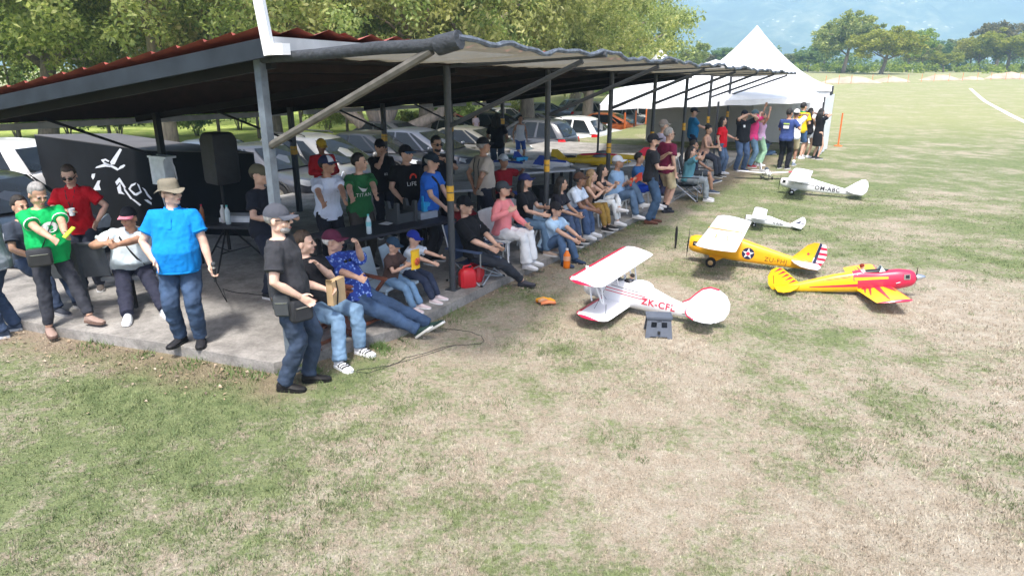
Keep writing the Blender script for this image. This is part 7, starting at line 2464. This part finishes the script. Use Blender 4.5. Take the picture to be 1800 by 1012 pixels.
def worn_bag(label, inf, x, y, z, size, m, strap=None, rz=0.0, name='waist_bag'):
    t = thing(name, label, 'bag', inf['toW'] @ Vector((x, y, z)), inf['root'].rotation_euler.z + rz)
    w_, d, h = size
    b = MB(); b.rings([[(sx * w_ / 2 * k, sy * d / 2 * k, zz) for sx, sy in ((-1, -.7), (-.8, -1), (.8, -1), (1, -.7), (1, .7), (.8, 1), (-.8, 1), (-1, .7))] for zz, k in ((-h / 2, .86), (-h * .4, 1), (h * .38, 1), (h / 2, .85))]); put('pouch', b.mesh('pouch', 30), m, t)
    b = MB(); b.box((0, d / 2 + .006, -.02), (w_ * .8, .02, h * .6)); put('front_pocket', b, m, t)
    b = MB(); b.box((0, d / 2 + .018, h * .18), (w_ * .7, .006, .008)); put('zip', b, m_silver, t)
    if strap:
        b = MB(); W = t.matrix_world
        inv = Matrix.Translation(Vector((x, y, z))) @ Matrix.Rotation(rz, 4, 'Z')
        P = [inv.inverted() @ Vector(q) for q in strap]
        b.tube(P, [(.018, .004)] * len(P), 6); put('strap', b.mesh('strap', True), m, t)
    return t
def strap_path(inf, xs, us, back=False, out=.02):
    return [chest(inf, x, u, out)[0] for x, u in zip(xs, us)]
i1s = i1['s']
worn_bag('black waist bag with pockets on the hip of the man in the charcoal cap', i1, .175, .15, .86, (.21, .09, .21), m_blkf, rz=R(-50))
worn_bag('small black pouch on the belt beside the waist bag', i1, .20, .0, .92, (.15, .10, .20), m_dg, rz=R(-90), name='belt_pouch')
worn_bag('black leather shoulder bag hanging at the side of the man in bright green', i3, .16, .24, .86, (.24, .09, .20), mat('leather_black', (.03, .03, .033), .35), rz=R(-20), strap=strap_path(i3, (.13, .08, .0, -.08, -.12), (.12, .35, .6, .82, .93)), name='shoulder_bag')
for inf, nm in ((i6, 'strap'), (i46, 'strap')):
    b = MB(); P = strap_path(inf, (-.14, -.06, .03, .1, .13), (.10, .4, .65, .85, .93)); b.tube(P, [(.02, .005)] * len(P), 6); put('strap', b.mesh('strap', True), m_blkf, inf['root'])
t = thing('snack_bag', 'yellow and red crisp packet held by the small boy in brown', 'snack bag', i12['L'].lerp(i12['R'], .5) + Vector((.05, -.03, .08)), R(-24) - PI / 2)
b = MB(); b.rings([[(x * k, .045 * math.cos(PI * x / .26) * s_, z) for x, s_ in ((-.12, -1), (-.06, -1), (0, -1), (.06, -1), (.12, -1), (.12, 1), (.06, 1), (0, 1), (-.06, 1), (-.12, 1))] for z, k in ((-.11, .8), (-.09, .72), (0, .78), (.09, .70), (.11, .8))]); put('packet', b.mesh('packet', 50), mat('packet_yellow', (.85, .52, .02), .3, var=.05), t)
b = MB(); b.ell((.02, .042, -.02), (.06, .012, .05)); put('packet_print', b.mesh('packet_print', True), mat('packet_red', (.55, .09, .03), .3, var=.5, scale=30), t)
t = thing('cardboard_box', 'brown cardboard box held on the lap of the man in light jeans', 'box', (i10['R'] + i10['kR'] * 0).lerp(i10['kL'], .25) + Vector((-.02, .02, .05)), R(-18))
b = MB(); b.box((0, 0, .0), (.07, .24, .25)); put('carton', b, mat('cardboard', (.52, .36, .20), .85, var=.1), t)
b = MB(); b.slab3([(-.034, -.12, .127), (.034, -.12, .127), (.06, -.15, .16), (-.01, -.15, .16)], (0, 0, .004)); put('flap', b, mat('cardboard', (.5, .34, .18), .85), t)
b = MB(); b.tube([(.04, -.05, .13), (.042, -.03, .0), (.042, -.06, -.13)], .008, 6); put('cord', b, m_blk, t)
for inf, l in ((i47, 'black phone held at the chest of the bearded man with glasses'), (i37, 'black camera held up by the man in the white cap'), (i40, 'black camera in the hands of the woman in the long dress')):
    t = thing('phone' if 'phone' in l else 'camera', l, 'phone' if 'phone' in l else 'camera', inf['R'] + Vector((0, 0, .03)), 0)
    b = MB(); b.box((0, 0, 0), (.08, .03, .13) if 'phone' in l else (.13, .07, .09)); put('body', b, m_blk, t)
    if 'camera' in l:
        b = MB(); b.cyl((.0, .03, 0), (.02, .10, 0), .035); put('lens', b, m_blk, t)
# prints on shirts
m_prw = mat('print_white', (.78, .80, .80), .7, var=.05)
m_prg = mat('print_grey', (.25, .27, .36), .7)
chest_patch(i9, [(.085, .028), (.02, -.055), (-.02, -.05), (-.105, .06), (-.03, -.018), (.045, .0)][::1], m_prw, 'tick_print', x0=-.0, u0=.66, k=1.15)
chest_text(i9, 'TITAN', .075, m_prw, 0.0, .44)
chest_text(i8, 'VI', .05, m_prg, -.09, .62)
chest_patch(i45, [(.06 * math.cos(R(a)), .06 * math.sin(R(a))) for a in range(-40, 220, 20)] + [(.035 * math.cos(R(a)), .035 * math.sin(R(a))) for a in range(200, -60, -20)], mat('print_red', (.75, .05, .02), .7), 'red_arch_print', x0=-.05, u0=.66)
chest_text(i45, 'LIFE', .085, m_prw, -.02, .47)
chest_text(i44, '02', .06, m_prw, -.03, .42)
chest_patch(i32, [(-.03, -.035), (.03, -.035), (.03, .035), (-.03, .035)][::-1], m_prw, 'chest_emblem', x0=.09, u0=.72)
chest_patch(i14, [(-.022, -.022), (.022, -.022), (.022, .022), (-.022, .022)][::-1], m_prg, 'chest_emblem', x0=-.09, u0=.68)
chest_patch(i3, [(.085 * math.cos(R(a)), .062 * math.sin(R(a))) for a in range(360, 0, -20)], m_prw, 'round_print', x0=-.01, u0=.62)
chest_patch(i3, [(.035 * math.cos(R(a)), .025 * math.sin(R(a))) for a in range(360, 0, -30)], cloth((10, 168, 88)), 'round_print_centre', x0=-.01, u0=.62, out=.019)
def back_patch(inf, x0, u0, w_, h, m, name):
    b = MB(); P = []
    for x, y in ((-w_, -h), (w_, -h), (w_, h), (-w_, h)):
        c, ax, ay = inf['frame'](u0 + y / (.515 * inf['s'])); a, bb, o = inf['prof'](u0, inf['g'])
        P.append(c + ax * (x0 + x) + ay * (-bb + o - .016))
    o = b.pts(P); b.faces([(0, 1, 2, 3)], o); put(name, b.mesh(name), m, inf['root'])
back_patch(i36, 0, .76, .09, .02, mat('print_lime', (.45, .62, .12), .7), 'back_print')
back_patch(i36, 0, .58, .085, .045, m_prw, 'back_print')
def sleeve_dot(inf, side, m, r=.034):
    sh, e = inf['sh'][0 if side == 'R' else 1], None
    c = inf['toW'].inverted() @ sh
    b = MB(); b.ell((c.x + (.075 if side == 'R' else -.075), c.y, c.z - .09), (.012, r, r), 12, 8); put('sleeve_patch', b.mesh('sleeve_patch', True), m, inf['root'])
sleeve_dot(i7, 'R', mat('patch_yellow', (.70, .58, .28), .7))
sleeve_dot(i45, 'R', mat('patch_yellow', (.70, .58, .28), .7))
for inf in (i3,):
    for side in (0, 1):
        c = inf['toW'].inverted() @ inf['sh'][side]
for inf, c_ in ((i48, m_dg),):
    for sx in (-1, 1):
        b = MB(); P = []
        for u_ in (.1, .3, .5, .7, .86, .95):
            c, ax, ay = inf['frame'](u_); a, bb, o = inf['prof'](u_, inf['g']); P.append(c + ax * sx * .085 + ay * (-bb * .93 + o - .012))
        b.tube(P, [(.016, .004)] * len(P), 6); put('brace_strap', b.mesh('brace_strap', True), c_, inf['root'])
# floral shirt, glasses on its neck, trainers' stripes
mf = bpy.data.materials.new('cloth_floral_blue'); mf.use_nodes = True
nt = mf.node_tree; bs = nt.nodes['Principled BSDF']
tc = NODE(nt, 'ShaderNodeTexCoord'); vo = NODE(nt, 'ShaderNodeTexVoronoi', i_Scale=26.0); nz = NODE(nt, 'ShaderNodeTexNoise', i_Scale=18.0, i_Detail=3.0)
nt.links.new(tc.outputs['Object'], vo.inputs['Vector']); nt.links.new(tc.outputs['Object'], nz.inputs['Vector'])
ad = NODE(nt, 'ShaderNodeMath', operation='MULTIPLY'); nt.links.new(vo.outputs['Distance'], ad.inputs[0]); nt.links.new(nz.outputs[0], ad.inputs[1])
cr = NODE(nt, 'ShaderNodeValToRGB'); e = cr.color_ramp.elements
e[0].position, e[0].color = .07, (.42, .55, .85, 1); e[1].position, e[1].color = .24, (.02, .05, .30, 1); q = e.new(.14); q.color = (.07, .17, .58, 1)
nt.links.new(ad.outputs[0], cr.inputs[0]); nt.links.new(cr.outputs[0], bs.inputs['Base Color']); bs.inputs['Roughness'].default_value = .85
for ch_ in i11['root'].children:
    if ch_.name.startswith('shirt'):
        ch_.data.materials.clear(); ch_.data.materials.append(mf)
    if ch_.name.startswith('collar'):
        ch_.data.materials.clear(); ch_.data.materials.append(mf)
g_ = MB(); c0, ax, ay = chest(i11, 0, .74, .02)
for q in (-1, 1): g_.ell(c0 + ax * q * .032, (.028, .012, .02), 10, 6)
put('sunglasses', g_.mesh('sunglasses', True), mat('lens_black', (0.01, 0.01, 0.012), 0.15), i11['root'])
for ch_ in [c for c in i10['root'].children if c.name.startswith('shoe')]:
    cs = [Vector(v.co) for v in ch_.data.vertices[:80]]
    for k in range(3):
        r_ = cs[(3 + k % 2) * 10:(4 + k % 2) * 10]
        a_, b_ = cs[(2 + 0) * 10:(3 + 0) * 10], cs[50:60]
        f0 = .25 + k * .22
        b = MB()
        for idx in ((9, 0, 1, 2, 3), (6, 5, 4, 3)):
            P = []
            for n_, j in enumerate(idx):
                p = a_[j].lerp(b_[j], f0 + .06 * n_)
                cen = sum(a_, Vector()) / 10
                P.append(p + (p - sum([a_[m_].lerp(b_[m_], f0) for m_ in range(10)], Vector()) / 10).normalized() * .004)
            b.tube(P, [(.010, .003)] * len(P), 5)
        put('shoe_stripe', b.mesh('shoe_stripe', True), m_blk, ch_)

# white bands on the green sleeves, cloth neck cord of the man in red, belts
for side, sgn in ((0, 1), (1, -1)):
    for ch_ in [c for c in i3['root'].children if c.name.startswith('sleeve_hem')]:
        ch_.data.materials.clear(); ch_.data.materials.append(m_prw)
b = MB(); P = [chest(i5, x, u, .012)[0] for x, u in ((-.05, .97), (-.03, .8), (0, .6), (.02, .45))]; b.tube(P, [(.006, .003)] * 4, 5); b.tube([chest(i5, x, u, .012)[0] for x, u in ((.06, .97), (.05, .8), (.03, .6), (.02, .45))], [(.006, .003)] * 4, 5); put('neck_cord', b, m_blkf, i5['root'])
b = MB(); c0 = chest(i5, .02, .42, .03)[0]; b.box(c0, (.07, .03, .10)); put('badge', b, m_blkf, i5['root'])
m_belt = mat('belt_brown', (.05, .03, .02), .5)
for inf in (i1, i24):
    b = MB()
    c, ax, ay = inf['frame'](-.02); a_, bb, o_ = inf['prof'](-.02, .028)
    P = [c + ax * a_ * math.cos(q) + ay * (bb * math.sin(q) + o_) for q in [2 * PI * k / 22 for k in range(23)]]
    b.tube(P, [(.004, .018)] * len(P), 5, up=(0, 0, 1)); put('belt', b.mesh('belt', True), m_belt, inf['root'])
# ================================================================== VEHICLES
def carpaint(name, c): return mat('paint_' + name, c, 0.28, var=.03, scale=2, coat=.6, metal=.15)
m_cglass = mat('car_glass', (.012, .015, .018), .08, var=.1, spec=.35)
m_tail = mat('tail_red', (.55, .01, .015), .2)
m_lamp = mat('head_lamp', (.72, .76, .80), .1)
m_trim = mat('trim_black', (.02, .02, .022), .6)
def car(label, p, heading, paint, L_=4.4, W=1.78, H=1.6, kind='suv', rails=False, plate=True):
    t = thing('parked_car', label, 'car', (p.x, p.y, gz(p.x, p.y)), R(heading), 'cars parked behind the pavilion')
    hl, hw = L_ / 2, W / 2
    belt = .95 if kind != 'sedan' else .90
    hood = .98 if kind != 'sedan' else .88
    # body: one loft of sections nose to tail
    st = [(-hl, .62, .42, .86, .5), (-hl + .08, .84, .30, belt + .02, .5), (-hl + .5, .96, .24, belt + .05, .4), (-hl * .3, 1.0, .22, belt + .03, .35), (hl * .25, 1.0, .22, belt, .35),
          (hl * .45, .99, .22, belt - .02 if kind == 'sedan' else belt, .4), (hl - .35, .94, .24, hood - .12, .5), (hl - .08, .82, .30, hood - .24, .6), (hl, .62, .40, .62, .6)]
    b = MB(); rings = []
    for x, k, zb, zt, _ in st:
        w_ = hw * k
        rings.append([(x, w_ * cx, zb + (zt - zb) * cz) for cx, cz in ((-.86, 0), (-.97, .12), (-1.0, .45), (-.99, .72), (-.93, .92), (-.82, 1.0), (-.4, 1.035), (.4, 1.035), (.82, 1.0), (.93, .92), (.99, .72), (1.0, .45), (.97, .12), (.86, 0))])
    b.rings(rings); put('body', b.mesh('body', 38), paint, t)
    # cabin
    if kind == 'suv': xs0, xs1, xr0, xr1 = -hl + .12, hl * .50, -hl + .62, hl * .02
    elif kind == 'hatch': xs0, xs1, xr0, xr1 = -hl + .16, hl * .58, -hl + .95, hl * .0
    else: xs0, xs1, xr0, xr1 = -hl * .72, hl * .46, -hl * .38, hl * .06
    wb, wr = hw * .93, hw * .70
    b = MB()
    N = 9
    rr = []
    for f in (0, .25, .5, .75, .9, .97, 1.0):
        zz = belt + (H - belt) * (f if f < 1 else 1.0)
        x0 = xs0 + (xr0 - xs0) * f ** 1.2; x1 = xs1 + (xr1 - xs1) * f ** 1.1
        w_ = wb + (wr - wb) * f ** 1.4 - (0.05 if f > .95 else 0) - (.06 if f == 1 else 0)
        if f > .95: x0 += .05; x1 -= .08
        if f == 1: x0 += .12; x1 -= .15
        rr.append([(x0, -w_ * .86, zz), (x0 + .15, -w_ * .98, zz), (x0 + (x1 - x0) * .5, -w_, zz), (x1 - .35, -w_ * .98, zz), (x1 - .04, -w_ * .82, zz), (x1 + .03, 0, zz), (x1 - .04, w_ * .82, zz), (x1 - .35, w_ * .98, zz), (x0 + (x1 - x0) * .5, w_, zz), (x0 + .15, w_ * .98, zz), (x0, w_ * .86, zz), (x0 - .04, 0, zz)])
    def arch(x, f):
        q = (x - (xr0 * .45 + xr1 * .55)) / ((xs1 - xs0) * .5)
        return (H - belt) * .20 * min(1, q * q) * max(0, f - .25) / .75
    rr = [[(x, y, z - arch(x, (z - belt) / (H - belt))) for x, y, z in rg] for rg in rr]
    b.rings(rr, cap=(False, True)); put('cabin', b.mesh('cabin', 40), paint, t)
    def cab(f, x, sy):
        """point on the cabin side"""
        w_ = wb + (wr - wb) * f ** 1.4
        x0 = xs0 + (xr0 - xs0) * f ** 1.2; x1 = xs1 + (xr1 - xs1) * f ** 1.1
        q = x0 + (x1 - x0) * x
        return Vector((q, sy * (w_ * (1.0 - .02 * abs(x - .5) * 2) + .024), belt + (H - belt) * f - arch(q, f)))
    for sy in (-1, 1):
        for xa, xb, xc, xd in (((.07, .36, .10, .37), (.40, .66, .41, .66), (.70, .90, .70, .84))) if kind == 'suv' else ((.10, .40, .16, .41), (.44, .76, .45, .74), (.79, .93, .79, .85)):
            b = MB()
            P = [cab(.06, xa, sy), cab(.06, xb, sy), cab(.5, (xb + xd) / 2, sy), cab(.86, xd, sy), cab(.86, xc, sy), cab(.5, (xa + xc) / 2, sy)]
            if sy < 0: P = P[::1]
            else: P = P[::-1]
            o = b.pts(P); b.faces([tuple(range(6))], o); put('side_window', b.mesh('side_window'), m_cglass, t)
        b = MB(); b.tube([(hl * .40, sy * (hw * .97), belt + .02), (hl * .40, sy * (hw + .12), belt + .06)], .02, 6); b.ell((hl * .40, sy * (hw + .12), belt + .09), (.06, .10, .075), 10, 7); put('mirror', b.mesh('mirror', True), paint, t)
        b = MB(); b.slab3([(hl - .10, sy * hw * .42, .60), (hl - .12, sy * hw * .76, .62), (hl - .30, sy * hw * .935, .70), (hl - .30, sy * hw * .90, .80), (hl - .13, sy * hw * .6, .74)], (.035, sy * .02, .012)); put('headlight', b, m_lamp, t)
        b = MB(); b.slab3([(-hl + .06, sy * hw * .55, .74), (-hl + .06, sy * hw * .86, .72), (-hl + .30, sy * hw * .955, .78), (-hl + .30, sy * hw * .945, .92), (-hl + .08, sy * hw * .80, .93)], (-.03, sy * .025, 0)); put('tail_light', b, m_tail, t)
        for x in (hl * .18, -hl * .28):
            b = MB(); b.box((x, sy * (hw * 1.0 + .004), .84), (.16, .03, .025)); put('door_handle', b, paint if kind != 'van' else m_trim, t)
        b = MB(); b.box((0, sy * hw * .965, .26), (L_ * .46, .05, .10)); put('sill', b, m_trim, t)
        if rails:
            b = MB(); b.tube([(xr0 + .15, sy * wr * .88, H + .01), (xr0 + .25, sy * wr * .88, H + .05), (xr1 - .35, sy * wr * .88, H + .05), (xr1 - .2, sy * wr * .88, H + .0)], .018, 6); put('roof_rail', b.mesh('roof_rail', True), m_trim, t)
        for x in (hl * .60, -hl * .58):
            b = MB(); b.lathe((x, sy * (hw - .10), .33), [(.001, -.1), (.33, -.1), (.33, .09), (.30, .11), (.22, .112)] if sy > 0 else [(.22, -.112), (.30, -.11), (.33, -.09), (.33, .1), (.001, .1)], 20, 'Y'); w_ = put('wheel', b.mesh('wheel', 40), m_tyre, t)
            b = MB(); b.lathe((x, sy * (hw - .10), .33), [(.001, .10), (.06, .115), (.20, .10), (.22, .113)] if sy > 0 else [(.22, -.113), (.20, -.10), (.06, -.115), (.001, -.10)], 16, 'Y'); put('rim', b.mesh('rim', 30), m_silver, w_)
            b = MB(); 
            P = [(x + .40 * math.cos(R(a)), sy * (hw * 1.0 + .004), .33 + .40 * math.sin(R(a))) for a in range(0, 181, 12)]
            b.tube(P, .022, 5); put('wheel_arch', b.mesh('wheel_arch', True), m_trim, t)
    def glass(P, name):
        b = MB(); o = b.pts(P); b.faces([tuple(range(len(P)))], o); put(name, b.mesh(name), m_cglass, t)
    def fr(f, sy, front=True):
        x = (xs1 + (xr1 - xs1) * f ** 1.1 + .012) if front else (xs0 + (xr0 - xs0) * f ** 1.2 - .05)
        w_ = (wb + (wr - wb) * f ** 1.4)
        return Vector((x - (.03 if front and sy else 0) + (0.045 if not front and sy else 0) + (.045 if front and not sy else 0) - (.025 if not front else 0) + (.018 if front else 0), sy * w_ * .78, belt + (H - belt) * f + .004 - arch(x, f)))
    glass([fr(.05, -1), fr(.05, 0), fr(.05, 1), fr(.5, 1), fr(.9, 1), fr(.9, 0), fr(.9, -1), fr(.5, -1)], 'windscreen')
    glass([fr(.12, 1, False), fr(.12, 0, False), fr(.12, -1, False), fr(.5, -1, False), fr(.86, -1, False), fr(.86, 0, False), fr(.86, 1, False), fr(.5, 1, False)], 'rear_window')
    b = MB(); b.box((hl - .03, 0, .50), (.06, W * .5, .14)); put('grille', b, m_trim, t)
    b = MB(); b.box((hl - .06, 0, .30), (.14, W * .70, .12)); b.box((-hl + .07, 0, .36), (.16, W * .72, .12)); put('bumper_trim', b, m_trim, t)
    if plate:
        b = MB(); b.box((-hl - .004, 0, .62), (.012, .34, .13)); put('number_plate', b, m_whpl, t)
    return t
P_silver_shaded = carpaint('silver', (.20, .20, .195)); P_white = carpaint('white', (.80, .80, .79)); P_grey = carpaint('grey', (.06, .064, .075)); P_slate_shaded = carpaint('slate', (.07, .08, .105))  # silver and slate are darkened to hold the shade of the trees
P_black = carpaint('black', (.02, .021, .025)); P_or = carpaint('orange', (.62, .16, .05)); P_beige_shaded = carpaint('beige', (.15, .145, .125)); P_pale_blue_shaded = carpaint('pale_blue_shaded', (.10, .125, .16)); P_red = carpaint('red', (.42, .03, .03))  # beige and pale blue also have tree shade mixed into the paint
H1 = -28
car('white SUV at the left edge beside the black hut', BEHIND(-38, 13.6), 172, P_white, 4.5, 1.82, 1.66, 'suv')
car('black car low at the left edge behind the man with the mask', BEHIND(2, 8.2), -28, P_black, 4.3, 1.76, 1.42, 'sedan')
car('silver grey saloon seen above the black hut, right of the speaker', BEHIND(395, 11.5), H1, P_pale_blue_shaded, 4.4, 1.74, 1.45, 'sedan')
car('silver people carrier with roof rails directly behind the two young men', BEHIND(575, 8.6), H1, P_silver_shaded, 4.6, 1.78, 1.62, 'suv', True)
car('slate grey hatchback with arching roof behind the man with glasses', BEHIND(748, 8.5), H1, P_slate_shaded, 4.3, 1.76, 1.56, 'hatch')
car('beige grey car with open looking windscreen behind the beige t-shirt', BEHIND(838, 8.5), H1, P_beige_shaded, 4.3, 1.74, 1.46, 'hatch')
car('dark grey SUV with roof rails and red tail lights facing away', BEHIND(922, 8.6), 152, P_grey, 4.5, 1.8, 1.66, 'suv', True)
car('white SUV with red tail lights right of the dark grey one', BEHIND(985, 8.6), 152, P_white, 4.4, 1.8, 1.64, 'suv')
car('white car with sloping windscreen in front of the orange car', BEHIND(1026, 8.6), H1, P_white, 4.4, 1.76, 1.52, 'hatch')
car('orange car between the white car and the tent', BEHIND(1080, 9.0), H1, P_or, 4.3, 1.74, 1.5, 'hatch')
car('pale blue grey car behind the orange one', BEHIND(1112, 10.5), H1, P_pale_blue_shaded, 4.3, 1.74, 1.5, 'sedan')
car('white car nearest the tent behind the orange stakes', BEHIND(1150, 9.0), H1, P_white, 4.4, 1.76, 1.55, 'suv')
car('black hatchback between the silver people carrier and the slate one', BEHIND(668, 9.6), H1, P_black, 4.2, 1.74, 1.5, 'hatch')
car('dark grey car half hidden right of the speaker and hut', BEHIND(470, 9.2), H1, P_grey, 4.4, 1.76, 1.48, 'sedan')
car('red car in the far row behind the motorbikes', BEHIND(790, 18.5), 20, P_red, 4.2, 1.72, 1.48, 'hatch')
for u_, D_, P_, k_, l_ in ((700, 13.2, P_grey, 'hatch', 'dark grey car in the second row right of the spreading tree'), (800, 13.0, P_silver_shaded, 'sedan', 'silver saloon in the second row behind the slate hatchback'), (880, 13.0, P_black, 'suv', 'black SUV in the second row behind the beige grey car'), (955, 13.0, P_slate_shaded, 'hatch', 'slate hatchback in the second row behind the dark grey SUV'), (1060, 13.0, P_silver_shaded, 'suv', 'silver SUV in the second row behind the orange car')):
    car(l_, BEHIND(u_, D_), H1, P_, 4.4, 1.76, 1.5 if k_ != 'suv' else 1.64, k_)
car('silver saloon in the far row behind the motorbikes', BEHIND(893, 17.5), 20, P_silver_shaded, 4.4, 1.74, 1.45, 'sedan')
car('blue and white small car far back in the far row', BEHIND(962, 17.5), 30, P_pale_blue_shaded, 4.2, 1.7, 1.48, 'hatch')
car('white saloon at the back of the far row', BEHIND(930, 19.5), 20, P_white, 4.4, 1.74, 1.45, 'sedan')
car('dark car far back beside the tent corner', BEHIND(1030, 16.5), 20, P_slate_shaded, 4.4, 1.74, 1.5, 'suv')

def motorbike(label, p, heading, m):
    t = thing('motorbike', label, 'motorbike', (p.x, p.y, gz(p.x, p.y)), R(heading), 'motorbikes parked among the cars')
    for x in (-.68, .68):
        b = MB(); b.lathe((x, 0, .31), [(.23, -.05), (.29, -.045), (.31, 0), (.29, .045), (.23, .05), (.23, -.05)], 20, 'Y'); w_ = put('wheel', b.mesh('wheel', 40), m_tyre, t)
        b = MB()
        for k in range(6): b.tube([(x, 0, .31), (x + .23 * math.cos(k * PI / 3), 0, .31 + .23 * math.sin(k * PI / 3))], .012, 5)
        put('spokes', b, m_silver, w_)
    b = MB(); b.tube([(.68, .06, .31), (.42, .06, .98)], .022, 7); b.tube([(.68, -.06, .31), (.42, -.06, .98)], .022, 7); put('fork', b, m_silver, t)
    b = MB(); b.ell((.10, 0, .80), (.28, .13, .13), rot=(0, .15, 0)); put('tank', b.mesh('tank', True), m, t)
    b = MB(); b.rings([[(-.75, -.06, .90), (-.75, .06, .90), (-.75, .06, .84), (-.75, -.06, .84)], [(-.4, -.13, .82), (-.4, .13, .82), (-.4, .12, .74), (-.4, -.12, .74)], [(-.08, -.12, .80), (-.08, .12, .80), (-.08, .11, .72), (-.08, -.11, .72)]]); put('seat', b, m_blkf, t)
    b = MB(); b.box((.02, 0, .45), (.42, .24, .34)); b.tube([(-.68, .12, .31), (0, .12, .42)], .03, 6); b.tube([(.15, -.13, .3), (-.3, -.15, .28), (-.8, -.16, .38)], .045, 8); put('engine', b, m_dg, t)
    b = MB(); b.tube([(.36, -.36, 1.02), (.44, -.15, .98), (.44, .15, .98), (.36, .36, 1.02)], .016, 6); put('handlebar', b, m_blk, t)
    b = MB(); b.slab3([(.80, -.05, .70), (.50, -.16, .98), (.42, -.12, .70)], (0, .0, .02)); b.ell((.56, 0, .86), (.16, .13, .14)); put('fairing', b.mesh('fairing', True), m, t)
    b = MB(); b.slab3([(-.5, -.10, .86), (-.95, -.03, 1.0), (-.95, .03, 1.0), (-.5, .10, .86)], (0, 0, -.05)); put('tail', b, m, t)
motorbike('blue motorbike behind the silver people carrier', BEHIND(606, 12.0), 10, mat('moto_blue', (.03, .05, .30), .3))
motorbike('dark motorbike beside the blue one', BEHIND(640, 12.0), 25, m_blk)
motorbike('black motorbike far back left of the dark grey SUV', BEHIND(818, 13.0), 40, m_blk)
motorbike('dark motorbike just right of the white topped person', BEHIND(868, 13.0), 30, m_dg)
motorbike('motorbike with pale fairing behind the hatchback', BEHIND(848, 12.4), 15, m_whpl)
for k, u in enumerate((1098, 1117, 1136, 1148)):
    p = BEHIND(u, 7.6)
    t = thing('bollard', ('orange bollard behind the child in the white vest', 'orange bollard left of the tent wall by the white car', 'tall orange bollard beside the tent corner', 'orange bollard against the tent wall')[k], 'bollard', p)
    b = MB(); b.lathe((0, 0, 0), [(.06, 0), (.055, .95), (.02, 1.02)], 10); put('shaft', b.mesh('shaft', 40), m_or, t)
    b = MB(); b.lathe((0, 0, 0), [(.17, 0), (.17, .04), (.07, .07)], 10); put('foot', b, m_trim, t)
fuse_all()
